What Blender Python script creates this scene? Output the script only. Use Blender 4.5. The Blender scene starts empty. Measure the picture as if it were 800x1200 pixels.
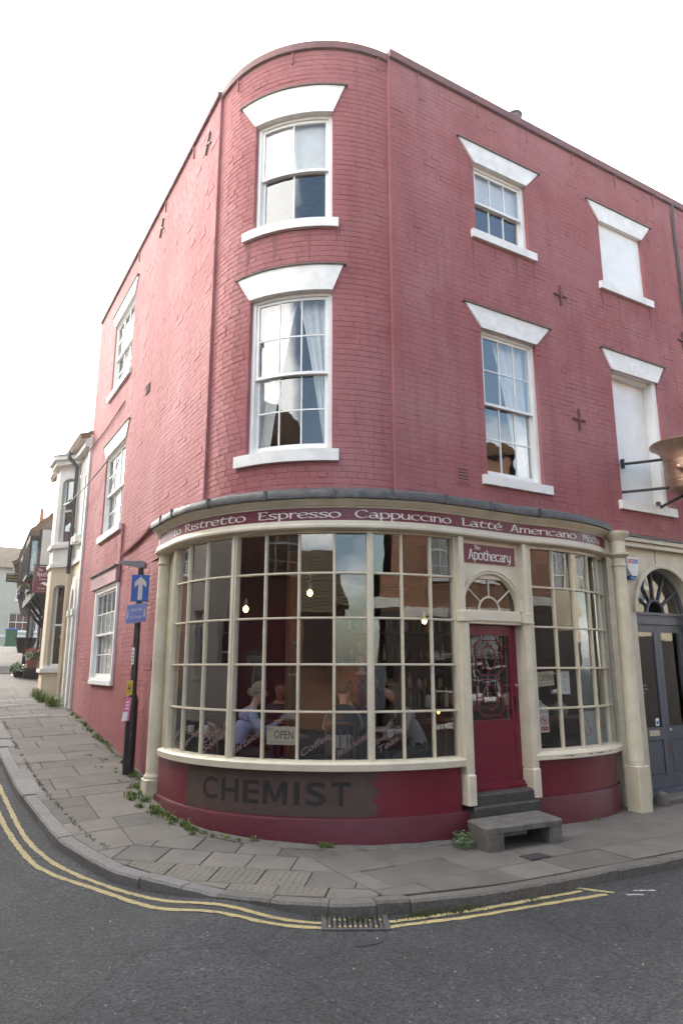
import bpy, bmesh, math, random
from mathutils import Vector, Matrix
R = random.Random(7)
rad = math.radians
sc = bpy.context.scene
COL = sc.collection
# ------------------------------------------------------------------ camera
# world axes: +X along the right-hand street front, +Y up the left-hand street
cd = bpy.data.cameras.new('camera'); cam = bpy.data.objects.new('camera', cd); COL.objects.link(cam)
cd.sensor_fit = 'VERTICAL'; cd.sensor_height = 36; cd.lens = 24.375
cd.clip_start = .05; cd.clip_end = 2000
cam.location = (-2.98, -6.85, 1.9); cam.rotation_euler = (rad(90 + 12.65), 0, rad(-30.45))
sc.camera = cam
CAM = Vector(cam.location)
# ------------------------------------------------------------------ sky, sun, exposure
SUN_AZ = Vector((-.38, .925)).normalized(); SUN_EL = rad(25)
SD = Vector((SUN_AZ.x * math.cos(SUN_EL), SUN_AZ.y * math.cos(SUN_EL), math.sin(SUN_EL)))
w = bpy.data.worlds.new("World"); sc.world = w; w.use_nodes = True
nt = w.node_tree; nt.nodes.clear()
def N(nt, t, **k):
    n = nt.nodes.new(t)
    for a, b in k.items(): setattr(n, a, b)
    return n
out = N(nt, 'ShaderNodeOutputWorld'); b1 = N(nt, 'ShaderNodeBackground'); b2 = N(nt, 'ShaderNodeBackground')
sky = N(nt, 'ShaderNodeTexSky', sky_type='NISHITA', sun_disc=False, sun_elevation=SUN_EL)
sky.sun_rotation = math.atan2(SUN_AZ.x, SUN_AZ.y)
sky.air_density = 1.3; sky.dust_density = 2.0; sky.ozone_density = 1.5
nt.links.new(sky.outputs[0], b1.inputs[0]); b1.inputs[1].default_value = .14
b2.inputs[0].default_value = (1, .985, .96, 1); b2.inputs[1].default_value = 1.85
tc = N(nt, 'ShaderNodeTexCoord'); mp = N(nt, 'ShaderNodeMapping'); mp.inputs['Scale'].default_value = (1.6, 1.6, 4.0)
nz = N(nt, 'ShaderNodeTexNoise'); nz.inputs['Scale'].default_value = 1.7; nz.inputs['Detail'].default_value = 9; nz.inputs['Roughness'].default_value = .58
nt.links.new(tc.outputs['Generated'], mp.inputs[0]); nt.links.new(mp.outputs[0], nz.inputs[0])
dt = N(nt, 'ShaderNodeVectorMath', operation='DOT_PRODUCT'); dt.inputs[1].default_value = SD
nt.links.new(tc.outputs['Generated'], dt.inputs[0])
gl = N(nt, 'ShaderNodeMapRange'); gl.inputs[1].default_value = -.1; gl.inputs[2].default_value = .35; gl.inputs[3].default_value = -.15; gl.inputs[4].default_value = .55
nt.links.new(dt.outputs['Value'], gl.inputs[0])
sz = N(nt, 'ShaderNodeSeparateXYZ'); nt.links.new(tc.outputs['Generated'], sz.inputs[0])   # clearer, bluer air overhead
zr = N(nt, 'ShaderNodeMapRange'); zr.inputs[1].default_value = .2; zr.inputs[2].default_value = .75; zr.inputs[3].default_value = .13; zr.inputs[4].default_value = -.38; nt.links.new(sz.outputs[2], zr.inputs[0])
a0 = N(nt, 'ShaderNodeMath', operation='ADD'); nt.links.new(nz.outputs[0], a0.inputs[0]); nt.links.new(zr.outputs[0], a0.inputs[1])
ad = N(nt, 'ShaderNodeMath', operation='ADD'); nt.links.new(a0.outputs[0], ad.inputs[0]); nt.links.new(gl.outputs[0], ad.inputs[1])
rp = N(nt, 'ShaderNodeMapRange'); rp.inputs[1].default_value = .44; rp.inputs[2].default_value = .68; nt.links.new(ad.outputs[0], rp.inputs[0])
mx = N(nt, 'ShaderNodeMixShader'); nt.links.new(rp.outputs[0], mx.inputs[0]); nt.links.new(b1.outputs[0], mx.inputs[1]); nt.links.new(b2.outputs[0], mx.inputs[2])
nt.links.new(mx.outputs[0], out.inputs[0])
sd = bpy.data.lights.new('sun', 'SUN'); sd.energy = 1.5; sd.angle = rad(10); sd.color = (1, .95, .87)
sun = bpy.data.objects.new('sun', sd); COL.objects.link(sun); sun.rotation_euler = SD.to_track_quat('Z', 'Y').to_euler()
sc.view_settings.view_transform = 'Standard'; sc.view_settings.look = 'None'; sc.view_settings.exposure = 1.9; sc.view_settings.gamma = 1
sc.cycles.max_bounces = 8; sc.cycles.transparent_max_bounces = 24; sc.cycles.glossy_bounces = 4; sc.cycles.diffuse_bounces = 3
sc.cycles.use_denoising = True; sc.cycles.sample_clamp_indirect = 6; sc.cycles.caustics_reflective = False

# ------------------------------------------------------------------ materials
MATS = {}
def mat(name, c, rough=.7, c2=None, ns=4., bump=0., bs=60., metal=0., rnd=0., coord='Object', detail=6, stretch=None, spec=.5, ramp=(.35, .68), coat=0.):
    """c mottled with c2 through noise; rnd: brightness variation from piece to piece"""
    m = bpy.data.materials.new(name); m.use_nodes = True; t = m.node_tree; b = t.nodes['Principled BSDF']; L = t.links.new
    b.inputs['Roughness'].default_value = rough; b.inputs['Metallic'].default_value = metal
    b.inputs['Specular IOR Level'].default_value = spec
    if coat: b.inputs['Coat Weight'].default_value = coat; b.inputs['Coat Roughness'].default_value = .2
    co = N(t, 'ShaderNodeTexCoord').outputs[coord]
    if coord == 'Object' or coord == 'Generated': co = N(t, 'ShaderNodeNewGeometry').outputs['Position']
    if stretch:
        mm = N(t, 'ShaderNodeMapping'); mm.inputs['Scale'].default_value = stretch; L(co, mm.inputs[0]); co = mm.outputs[0]
    src = None
    if c2 is not None:
        n = N(t, 'ShaderNodeTexNoise'); n.inputs['Scale'].default_value = ns; n.inputs['Detail'].default_value = detail; n.inputs['Roughness'].default_value = .65; L(co, n.inputs[0])
        mr = N(t, 'ShaderNodeMapRange'); mr.inputs[1].default_value = ramp[0]; mr.inputs[2].default_value = ramp[1]; L(n.outputs[0], mr.inputs[0])
        mi = N(t, 'ShaderNodeMix', data_type='RGBA'); mi.inputs[6].default_value = (*c, 1); mi.inputs[7].default_value = (*c2, 1); L(mr.outputs[0], mi.inputs[0])
        src = mi.outputs[2]
    else: b.inputs['Base Color'].default_value = (*c, 1)
    if rnd:
        oi = N(t, 'ShaderNodeObjectInfo'); mr = N(t, 'ShaderNodeMapRange'); mr.inputs[3].default_value = 1 - rnd; mr.inputs[4].default_value = 1 + rnd; L(oi.outputs['Random'], mr.inputs[0])
        hs = N(t, 'ShaderNodeHueSaturation')
        if src is None: hs.inputs['Color'].default_value = (*c, 1)
        else: L(src, hs.inputs['Color'])
        L(mr.outputs[0], hs.inputs['Value']); src = hs.outputs[0]
    if src is not None: L(src, b.inputs['Base Color'])
    if bump:
        n2 = N(t, 'ShaderNodeTexNoise'); n2.inputs['Scale'].default_value = bs; n2.inputs['Detail'].default_value = 5; L(co, n2.inputs[0])
        bu = N(t, 'ShaderNodeBump'); bu.inputs['Strength'].default_value = bump; bu.inputs['Distance'].default_value = .01; L(n2.outputs[0], bu.inputs['Height']); L(bu.outputs[0], b.inputs['Normal'])
    MATS[name] = m
    return m
def glass(name, refl=.08, tint=(.93, .95, .94), wob=.15, ws=5., rough=.0):
    m = bpy.data.materials.new(name); m.use_nodes = True; t = m.node_tree; t.nodes.clear(); L = t.links.new
    o = N(t, 'ShaderNodeOutputMaterial'); tr = N(t, 'ShaderNodeBsdfTransparent'); g = N(t, 'ShaderNodeBsdfGlossy'); mx = N(t, 'ShaderNodeMixShader')
    tr.inputs[0].default_value = (*tint, 1); g.inputs['Roughness'].default_value = rough
    fr = N(t, 'ShaderNodeFresnel'); fr.inputs[0].default_value = 1.5
    ml0 = N(t, 'ShaderNodeMath', operation='MULTIPLY_ADD', use_clamp=True); ml0.inputs[1].default_value = 1.9; ml0.inputs[2].default_value = refl; L(fr.outputs[0], ml0.inputs[0])
    inv = N(t, 'ShaderNodeMath', operation='SUBTRACT'); inv.inputs[0].default_value = 1; L(N(t, 'ShaderNodeNewGeometry').outputs['Backfacing'], inv.inputs[1])   # both surfaces of the pane are counted at its front
    ml = N(t, 'ShaderNodeMath', operation='MULTIPLY'); L(ml0.outputs[0], ml.inputs[0]); L(inv.outputs[0], ml.inputs[1])
    p = N(t, 'ShaderNodeNewGeometry').outputs['Position']
    n = N(t, 'ShaderNodeTexNoise'); n.inputs['Scale'].default_value = ws; n.inputs['Detail'].default_value = 1; L(p, n.inputs[0])
    bu = N(t, 'ShaderNodeBump'); bu.inputs['Strength'].default_value = wob; bu.inputs['Distance'].default_value = .01; L(n.outputs[0], bu.inputs['Height']); L(bu.outputs[0], g.inputs['Normal'])
    L(ml.outputs[0], mx.inputs[0]); L(tr.outputs[0], mx.inputs[1]); L(g.outputs[0], mx.inputs[2]); L(mx.outputs[0], o.inputs[0])
    return m
def emit(name, c, s):
    m = bpy.data.materials.new(name); m.use_nodes = True; b = m.node_tree.nodes['Principled BSDF']
    b.inputs['Base Color'].default_value = (*c, 1); b.inputs['Emission Color'].default_value = (*c, 1); b.inputs['Emission Strength'].default_value = s
    return m
def painted_brick():
    m = mat('painted_brick', (.345, .126, .128), .85, (.3, .103, .105), 2.2, .35, 90, spec=.25); t = m.node_tree; b = t.nodes['Principled BSDF']; L = t.links.new
    src = b.inputs['Base Color'].links[0].from_socket; p = N(t, 'ShaderNodeNewGeometry').outputs['Position']
    def layer(src, scale, detail, lo, hi, col, amt, st=None):
        co = p
        if st: q = N(t, 'ShaderNodeMapping'); q.inputs['Scale'].default_value = st; L(p, q.inputs[0]); co = q.outputs[0]
        n = N(t, 'ShaderNodeTexNoise'); n.inputs['Scale'].default_value = scale; n.inputs['Detail'].default_value = detail; n.inputs['Roughness'].default_value = .65; L(co, n.inputs[0])
        r = N(t, 'ShaderNodeMapRange'); r.inputs[1].default_value = lo; r.inputs[2].default_value = hi; r.inputs[4].default_value = amt; L(n.outputs[0], r.inputs[0])
        x = N(t, 'ShaderNodeMix', data_type='RGBA'); x.inputs[7].default_value = (*col, 1); L(r.outputs[0], x.inputs[0]); L(src, x.inputs[6]); return x.outputs[2]
    src = layer(src, .5, 5, .45, .68, (.41, .2, .2), .7)                     # faded areas
    src = layer(src, 1.0, 6, .5, .72, (.21, .088, .088), .6, (5, 5, .35))      # rain streaks
    src = layer(src, 9, 8, .66, .74, (.42, .24, .23), .5)                     # rubbed and chalky spots
    src = layer(src, 30, 4, .72, .78, (.16, .075, .07), .6)                   # small chips
    L(src, b.inputs['Base Color']); return m
M_red = painted_brick()
M_shop = mat('claret_paint', (.18, .014, .028), .34, (.135, .011, .022), 2.2, .2, 26, coat=.12)
M_door = mat('claret_gloss', (.19, .01, .03), .28, (.16, .009, .026), 3, .06, 30, coat=.2)
M_ledge = mat('faded_claret', (.105, .011, .021), .55, (.08, .009, .017), 5, .25, 22)
M_sign = mat('fascia_claret', (.15, .018, .035), .4, (.13, .016, .03), 3)
M_cream = mat('cream_paint', (.7, .625, .48), .42, (.6, .53, .4), 5, .12, 30, rnd=.02)
M_cream2 = mat('aged_cream', (.64, .575, .43), .5, (.5, .445, .325), 3.2, .15, 30)
M_white = mat('white_paint', (.86, .85, .82), .45, (.78, .765, .73), 4, .08, 40)
M_stonew = mat('white_stone', (.86, .84, .8), .6, (.7, .675, .63), 5, .15, 60)
M_lead = mat('lead', (.05, .05, .055), .55, (.11, .108, .1), 9, .5, 18, metal=.1)
M_slate = mat('slate_edge', (.1, .085, .075), .8, (.18, .15, .12), 20)
M_grey = mat('grey_blue_paint', (.085, .095, .12), .42, (.07, .078, .1), 4, .06, 40)
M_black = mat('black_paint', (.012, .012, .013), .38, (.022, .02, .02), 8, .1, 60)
M_iron = mat('black_iron', (.02, .021, .024), .5, (.05, .045, .04), 14, .25, 60)
M_grate = mat('cast_iron', (.05, .046, .048), .6, (.085, .078, .075), 20, .5, 80)
M_asph = None
M_slab = mat('york_stone', (.104, .092, .079), .8, (.148, .131, .112), 2.6, .5, 45, rnd=.17)
M_tact = mat('tactile_concrete', (.142, .126, .1), .85, (.112, .1, .08), 3, .4, 70, rnd=.08)
M_gran = mat('granite', (.19, .178, .165), .7, (.1, .094, .09), 38, .6, 70, rnd=.1)
M_gran2 = mat('dark_granite', (.135, .122, .106), .8, (.075, .067, .058), 30, .6, 60, rnd=.12)
M_dirt = mat('joint_dirt', (.025, .024, .02), .95, (.04, .04, .03), 12, .5, 40)
M_conc = mat('weathered_concrete', (.165, .15, .127), .9, (.085, .077, .066), 7, .8, 55)
M_dstone = mat('dark_step_stone', (.07, .062, .053), .8, (.04, .036, .032), 9, .6, 40)
M_copper = mat('copper', (.62, .43, .3), .42, (.42, .28, .19), 4, .1, 12, metal=.9)
M_grass = mat('grass', (.09, .15, .025), .6, (.17, .2, .045), 9)
M_leaf = mat('leaf', (.05, .1, .03), .5, (.08, .13, .03), 12)
M_bench = M_conc
M_gl = glass('shop_glass', .05, (.93, .94, .94), .1, 3.)
M_glu = glass('sash_glass', .07, (.97, .98, .98), .12, 4.)
M_gll = glass('side_sash_glass', .0, (.98, .985, .985), .1, 4.)
M_frost = mat('frosted_film', (.3, .31, .3), .8, (.26, .27, .26), 6)
M_curt = mat('curtain_cloth', (.8, .78, .74), .9, (.7, .68, .64), 10)
M_plast = mat('room_plaster', (.32, .3, .27), .9)
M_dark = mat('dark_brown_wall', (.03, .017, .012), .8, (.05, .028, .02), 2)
M_wood = mat('brown_wood', (.13, .06, .03), .5, (.08, .036, .018), 5, .1, 30, stretch=(1, 1, 8))
M_post = mat('oak_post', (.2, .11, .055), .6, (.12, .06, .03), 5, .2, 20, stretch=(6, 6, 1))
M_floor = mat('shop_floor', (.1, .06, .04), .5, (.07, .04, .03), 6)
M_letter = mat('pale_lettering', (.72, .69, .64), .5)
M_pink = mat('pink_dot', (.45, .05, .12), .5)
M_patch = mat('stripped_brown_paint', (.07, .043, .034), .7, (.095, .06, .047), 5, .25, 24)
M_chem = mat('old_black_lettering', (.016, .014, .014), .75, (.028, .021, .019), 14)
M_etch = mat('etched_lettering', (.2, .13, .13), .7)
M_card = mat('cream_card', (.6, .54, .4), .8, (.52, .46, .33), 4)
M_paper = mat('white_paper', (.78, .78, .75), .8)
M_ink = mat('ink', (.03, .028, .026), .8)
M_signred = mat('sign_red', (.5, .015, .03), .5)
M_blue = mat('sign_blue', (.015, .09, .4), .4, (.02, .1, .36), 4)
M_plaq = mat('plaque_blue', (.12, .17, .42), .5, (.18, .22, .45), 8)
M_arrow = mat('sign_white', (.62, .58, .55), .5, (.52, .48, .45), 10)
M_yel = mat('yellow_plate', (.6, .42, .04), .5)
M_pinkp = mat('pink_poster', (.62, .16, .3), .7)
M_lampg = mat('lamp_grey', (.2, .21, .21), .45)
M_tile = mat('clay_tile', (.16, .08, .045), .85, (.2, .13, .05), 4, .5, 30, rnd=.1)
M_mosst = mat('mossy_tile', (.13, .1, .05), .9, (.085, .055, .035), 1.5, .6, 9)
M_white2 = mat('white_render', (.74, .72, .67), .75, (.66, .63, .57), 3, .2, 20)
M_crm3 = mat('cream_render', (.66, .57, .42), .75, (.6, .5, .36), 3, .25, 20)
M_timb = mat('black_timber', (.025, .022, .02), .7, (.05, .043, .038), 8, .2, 30)
M_grend = mat('grey_render', (.46, .42, .34), .85, (.4, .36, .29), 3)
M_brown = mat('brown_brick', (.16, .085, .06), .9, (.23, .14, .09), 12, .4, 40)
M_skin = mat('skin', (.5, .27, .19), .5)
M_lav = mat('lavender_knit', (.27, .3, .47), .9, (.23, .26, .42), 40, .2, 90)
M_char = mat('charcoal_cloth', (.035, .034, .036), .9, (.05, .048, .048), 30)
M_navy = mat('navy_cloth', (.014, .017, .03), .8)
M_oat = mat('oatmeal_knit', (.36, .33, .31), .9, (.3, .27, .26), 40)
M_rust = mat('rust_red_cloth', (.3, .035, .02), .9)
M_hair1 = mat('ash_blond_hair', (.25, .17, .1), .6, (.14, .09, .055), 40, .5, 90)
M_hair2 = mat('dark_hair', (.014, .01, .008), .5)
M_hair3 = mat('brown_curls', (.12, .07, .04), .6, (.06, .035, .02), 30, .6, 60)
M_check = None
M_bulb = emit('warm_bulb', (1, .62, .25), 14)
M_amber = emit('amber_flame', (1, .3, .04), 9)
M_chalk = mat('chalkboard', (.012, .011, .011), .8)
M_chalkt = mat('chalk_amber', (.3, .13, .05), .8)
M_china = mat('white_china', (.7, .7, .68), .25)
M_bot = [mat('bottle_green', (.02, .06, .03), .15), mat('bottle_amber', (.2, .07, .02), .15), mat('bottle_clear', (.4, .42, .4), .15), mat('jar_label', (.5, .4, .3), .5)]
M_bin = mat('green_bin_plastic', (.03, .1, .045), .5)
M_binb = mat('blue_lid', (.03, .1, .35), .5)
M_terra = mat('terracotta', (.38, .14, .08), .8)
M_flow = mat('red_petals', (.6, .03, .05), .6)
M_rbrick = None
M_carp = mat('blue_car_paint', (.06, .12, .25), .3, coat=.5)

def brick_mat(name, c1, c2, mort, scale=1.0, axis='x'):
    m = bpy.data.materials.new(name); m.use_nodes = True; t = m.node_tree; b = t.nodes['Principled BSDF']; L = t.links.new
    p = N(t, 'ShaderNodeNewGeometry').outputs['Position']; sx = N(t, 'ShaderNodeSeparateXYZ'); L(p, sx.inputs[0]); cx = N(t, 'ShaderNodeCombineXYZ')
    L(sx.outputs['X' if axis == 'x' else 'Y'], cx.inputs[0]); L(sx.outputs['Z'], cx.inputs[1])
    br = N(t, 'ShaderNodeTexBrick'); L(cx.outputs[0], br.inputs[0])
    br.inputs['Color1'].default_value = (*c1, 1); br.inputs['Color2'].default_value = (*c2, 1); br.inputs['Mortar'].default_value = (*mort, 1)
    br.inputs['Scale'].default_value = 1; br.inputs['Brick Width'].default_value = .225 * scale; br.inputs['Row Height'].default_value = .075 * scale; br.inputs['Mortar Size'].default_value = .008 * scale
    L(br.outputs[0], b.inputs['Base Color']); b.inputs['Roughness'].default_value = .9
    return m
M_rbx = brick_mat('red_brick', (.32, .115, .055), (.18, .062, .036), (.42, .35, .26))
M_rby = brick_mat('grey_painted_brick', (.82, .77, .66), (.78, .73, .63), (.62, .57, .49), axis='y')

M_rbx2 = brick_mat('orange_brick', (.36, .17, .09), (.26, .12, .07), (.34, .3, .24), axis='y')
def asphalt():
    m = bpy.data.materials.new('asphalt'); m.use_nodes = True; t = m.node_tree; b = t.nodes['Principled BSDF']; L = t.links.new
    p = N(t, 'ShaderNodeNewGeometry').outputs['Position']
    def noise(s, d=6, r=.6):
        n = N(t, 'ShaderNodeTexNoise'); n.inputs['Scale'].default_value = s; n.inputs['Detail'].default_value = d; n.inputs['Roughness'].default_value = r; L(p, n.inputs[0]); return n.outputs[0]
    def rng(s, a, b_, c, d):
        r = N(t, 'ShaderNodeMapRange'); r.inputs[1].default_value = a; r.inputs[2].default_value = b_; r.inputs[3].default_value = c; r.inputs[4].default_value = d; L(s, r.inputs[0]); return r.outputs[0]
    v = N(t, 'ShaderNodeTexVoronoi'); v.inputs['Scale'].default_value = 70; L(p, v.inputs[0])
    sp = N(t, 'ShaderNodeSeparateColor'); L(v.outputs['Color'], sp.inputs[0])
    chip = rng(sp.outputs[0], .0, 1, .25, 1.95)
    pale = rng(sp.outputs[1], .985, .998, 0, .09)
    big = rng(noise(.55, 5), .35, .7, .78, 1.22)
    mid = rng(noise(6, 6), .3, .7, .85, 1.15)
    q = N(t, 'ShaderNodeMath', operation='MULTIPLY'); L(chip, q.inputs[0]); L(big, q.inputs[1])
    q2 = N(t, 'ShaderNodeMath', operation='MULTIPLY'); L(q.outputs[0], q2.inputs[0]); L(mid, q2.inputs[1])
    q3 = N(t, 'ShaderNodeMath', operation='MULTIPLY'); L(q2.outputs[0], q3.inputs[0]); q3.inputs[1].default_value = .027
    q4 = N(t, 'ShaderNodeMath', operation='ADD'); L(q3.outputs[0], q4.inputs[0]); L(pale, q4.inputs[1])
    dn = N(t, 'ShaderNodeTexNoise'); dn.inputs['Scale'].default_value = 2.5; dn.inputs['Detail'].default_value = 4; L(p, dn.inputs[0])
    vm = N(t, 'ShaderNodeMix', data_type='VECTOR'); vm.inputs[0].default_value = .18; L(p, vm.inputs[4]); L(dn.outputs['Color'], vm.inputs[5])
    cr = N(t, 'ShaderNodeTexVoronoi', feature='DISTANCE_TO_EDGE'); cr.inputs['Scale'].default_value = .42; L(vm.outputs[1], cr.inputs[0])
    ck = rng(cr.outputs[0], .002, .007, .62, 1)
    pv_ = N(t, 'ShaderNodeTexVoronoi'); pv_.inputs['Scale'].default_value = .3; L(vm.outputs[1], pv_.inputs[0]); ps = N(t, 'ShaderNodeSeparateColor'); L(pv_.outputs['Color'], ps.inputs[0])
    pt_ = rng(ps.outputs[2], 0, 1, .84, 1.14)
    for f_ in (ck, pt_):
        zz = N(t, 'ShaderNodeMath', operation='MULTIPLY'); L(q4.outputs[0], zz.inputs[0]); L(f_, zz.inputs[1]); q4 = zz
    cb = N(t, 'ShaderNodeCombineColor'); 
    for i, k in enumerate((.985, .985, 1.03)):
        z = N(t, 'ShaderNodeMath', operation='MULTIPLY'); L(q4.outputs[0], z.inputs[0]); z.inputs[1].default_value = k; L(z.outputs[0], cb.inputs[i])
    L(cb.outputs[0], b.inputs['Base Color']); b.inputs['Roughness'].default_value = .8
    bu = N(t, 'ShaderNodeBump'); bu.inputs['Strength'].default_value = .9; bu.inputs['Distance'].default_value = .006
    vd = N(t, 'ShaderNodeMath', operation='ADD'); L(v.outputs['Distance'], vd.inputs[0]); L(noise(30, 4), vd.inputs[1]); L(vd.outputs[0], bu.inputs['Height']); L(bu.outputs[0], b.inputs['Normal'])
    return m
M_asph = asphalt()
def road_paint():
    m = bpy.data.materials.new('worn_yellow_paint'); m.use_nodes = True; t = m.node_tree; b = t.nodes['Principled BSDF']; L = t.links.new
    p = N(t, 'ShaderNodeNewGeometry').outputs['Position']
    n = N(t, 'ShaderNodeTexNoise'); n.inputs['Scale'].default_value = 24; n.inputs['Detail'].default_value = 8; n.inputs['Roughness'].default_value = .75; L(p, n.inputs[0])
    mr = N(t, 'ShaderNodeMapRange'); mr.inputs[1].default_value = .5; mr.inputs[2].default_value = .64; L(n.outputs[0], mr.inputs[0])
    mi = N(t, 'ShaderNodeMix', data_type='RGBA'); mi.inputs[6].default_value = (.33, .265, .115, 1); mi.inputs[7].default_value = (.13, .112, .075, 1); L(mr.outputs[0], mi.inputs[0]); L(mi.outputs[2], b.inputs['Base Color'])
    b.inputs['Roughness'].default_value = .75
    return m
M_ypaint = road_paint()
M_wpaint = mat('worn_white_paint', (.45, .44, .42), .8, (.1, .1, .1), 30, ramp=(.45, .6))

# ------------------------------------------------------------------ object helpers
WOFF = {}
def link(o, parent=None, off=None):
    COL.objects.link(o)
    if parent is not None:
        o.parent = parent; pw = WOFF.get(parent.name, Vector()); o.location = Vector(o.location) - pw
    return o
def tag(o, label=None, cat=None, group=None, kind=None):
    if label: o['label'] = label
    if cat: o['category'] = cat
    if group: o['group'] = group
    if kind: o['kind'] = kind
    return o
def empty(name, loc, label=None, cat=None, group=None, kind=None):
    o = bpy.data.objects.new(name, None); o.empty_display_size = .2; o.location = loc; COL.objects.link(o); WOFF[o.name] = Vector(loc)
    return tag(o, label, cat, group, kind)
def mk(name, V, F, m, parent=None, smooth=False, loc=(0, 0, 0), mats=None, fm=None):
    me = bpy.data.meshes.new(name); me.from_pydata([tuple(v) for v in V], [], F)
    for x in (mats or [m]): me.materials.append(x)
    if fm: me.polygons.foreach_set('material_index', fm)
    if smooth is True: me.polygons.foreach_set('use_smooth', [True] * len(me.polygons))
    me.update()
    o = bpy.data.objects.new(name, me); o.location = loc
    link(o, parent)
    if smooth == 'auto': smooth_auto(me)
    return o
def smooth_auto(me, ang=40):
    bm = bmesh.new(); bm.from_mesh(me); c = math.cos(rad(ang))
    bm.normal_update()
    for f in bm.faces: f.smooth = True
    for e in bm.edges:
        if len(e.link_faces) == 2 and e.link_faces[0].normal.dot(e.link_faces[1].normal) < c: e.smooth = False
    bm.to_mesh(me); bm.free()
def piece(name, me, parent, loc, rot=None):
    o = bpy.data.objects.new(name, me); o.location = loc
    if rot is not None: o.rotation_euler = rot
    return link(o, parent)
ident = lambda u, w_, z: (u, w_, z)
class MB:
    def __init__(s): s.V = []; s.F = []
    def add(s, V, F):
        k = len(s.V); s.V += [tuple(v) for v in V]; s.F += [[i + k for i in f] for f in F]; return s
    def box(s, a0, a1, b0, b1, c0, c1, mp=ident, nu=1):
        """box in (u,w,z) mapped by mp, nu cuts along u"""
        V = []; F = []
        for i in range(nu + 1):
            u = a0 + (a1 - a0) * i / nu
            V += [mp(u, b0, c0), mp(u, b1, c0), mp(u, b1, c1), mp(u, b0, c1)]
        for i in range(nu):
            k = 4 * i
            for j in range(4): F.append([k + j, k + (j + 1) % 4, k + 4 + (j + 1) % 4, k + 4 + j])
        F.append([3, 2, 1, 0]); k = 4 * nu; F.append([k, k + 1, k + 2, k + 3])
        return s.add(V, F)
    def cbox(s, x0, x1, y0, y1, z0, z1, c=.01):
        """box with chamfered top and vertical edges"""
        def ring(e, z): return [(x0 + e + (0 if k else 0), y0 + e, z) for k in (0,)]
        V = []
        def oct_(i, cc, z):
            a, b_, d, e = x0 + i, x1 - i, y0 + i, y1 - i
            return [(a + cc, d, z), (b_ - cc, d, z), (b_, d + cc, z), (b_, e - cc, z), (b_ - cc, e, z), (a + cc, e, z), (a, e - cc, z), (a, d + cc, z)]
        V += oct_(0, c, z0) + oct_(0, c, z1 - c) + oct_(c, c * .6, z1)
        F = [list(range(7, -1, -1))] + [[k * 8 + i, k * 8 + (i + 1) % 8, k * 8 + 8 + (i + 1) % 8, k * 8 + 8 + i] for k in (0, 1) for i in range(8)] + [list(range(16, 24))]
        return s.add(V, F)
    def prism(s, poly, d0, d1, mp=ident):
        """polygon of (u,z) extruded from w=d0 to d1"""
        n = len(poly); V = [mp(u, d0, z) for u, z in poly] + [mp(u, d1, z) for u, z in poly]
        F = [list(range(n)), list(range(2 * n - 1, n - 1, -1))] + [[i, (i + n), (i + 1) % n + n, (i + 1) % n] for i in range(n)]
        return s.add(V, F)
    def tube(s, pts, r, n=8, cap=True):
        pts = [Vector(p) for p in pts]; rr = r if isinstance(r, (list, tuple)) else [r] * len(pts); V = []; F = []
        ref = None
        for i, p in enumerate(pts):
            d = (pts[min(i + 1, len(pts) - 1)] - pts[max(i - 1, 0)]).normalized()
            if ref is None: ref = d.orthogonal().normalized()
            ref = (ref - d * ref.dot(d)).normalized(); b_ = d.cross(ref)
            V += [p + (ref * math.cos(2 * math.pi * k / n) + b_ * math.sin(2 * math.pi * k / n)) * rr[i] for k in range(n)]
        for i in range(len(pts) - 1):
            F += [[i * n + k, i * n + (k + 1) % n, (i + 1) * n + (k + 1) % n, (i + 1) * n + k] for k in range(n)]
        if cap: F.append(list(range(n - 1, -1, -1))); F.append([(len(pts) - 1) * n + k for k in range(n)])
        return s.add(V, F)
    def lathe(s, prof, c, n=20):
        V = []; F = []
        for r, z in prof: V += [(c[0] + r * math.cos(2 * math.pi * k / n), c[1] + r * math.sin(2 * math.pi * k / n), z + (c[2] if len(c) > 2 else 0)) for k in range(n)]
        for i in range(len(prof) - 1): F += [[i * n + k, i * n + (k + 1) % n, (i + 1) * n + (k + 1) % n, (i + 1) * n + k] for k in range(n)]
        F.append(list(range(n - 1, -1, -1))); F.append([(len(prof) - 1) * n + k for k in range(n)])
        return s.add(V, F)
    def ball(s, c, r, n=10, m=6, sc_=(1, 1, 1)):
        V = [(c[0], c[1], c[2] - r * sc_[2])]; F = []
        for j in range(1, m):
            a = -math.pi / 2 + math.pi * j / m
            V += [(c[0] + r * sc_[0] * math.cos(a) * math.cos(2 * math.pi * k / n), c[1] + r * sc_[1] * math.cos(a) * math.sin(2 * math.pi * k / n), c[2] + r * sc_[2] * math.sin(a)) for k in range(n)]
        V.append((c[0], c[1], c[2] + r * sc_[2])); e = len(V) - 1
        F += [[0, 1 + (k + 1) % n, 1 + k] for k in range(n)]
        for j in range(m - 2): F += [[1 + j * n + k, 1 + j * n + (k + 1) % n, 1 + (j + 1) * n + (k + 1) % n, 1 + (j + 1) * n + k] for k in range(n)]
        F += [[1 + (m - 2) * n + k, 1 + (m - 2) * n + (k + 1) % n, e] for k in range(n)]
        return s.add(V, F)
    def build(s, name, m, parent=None, smooth=False): return mk(name, s.V, s.F, m, parent, smooth)

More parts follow.
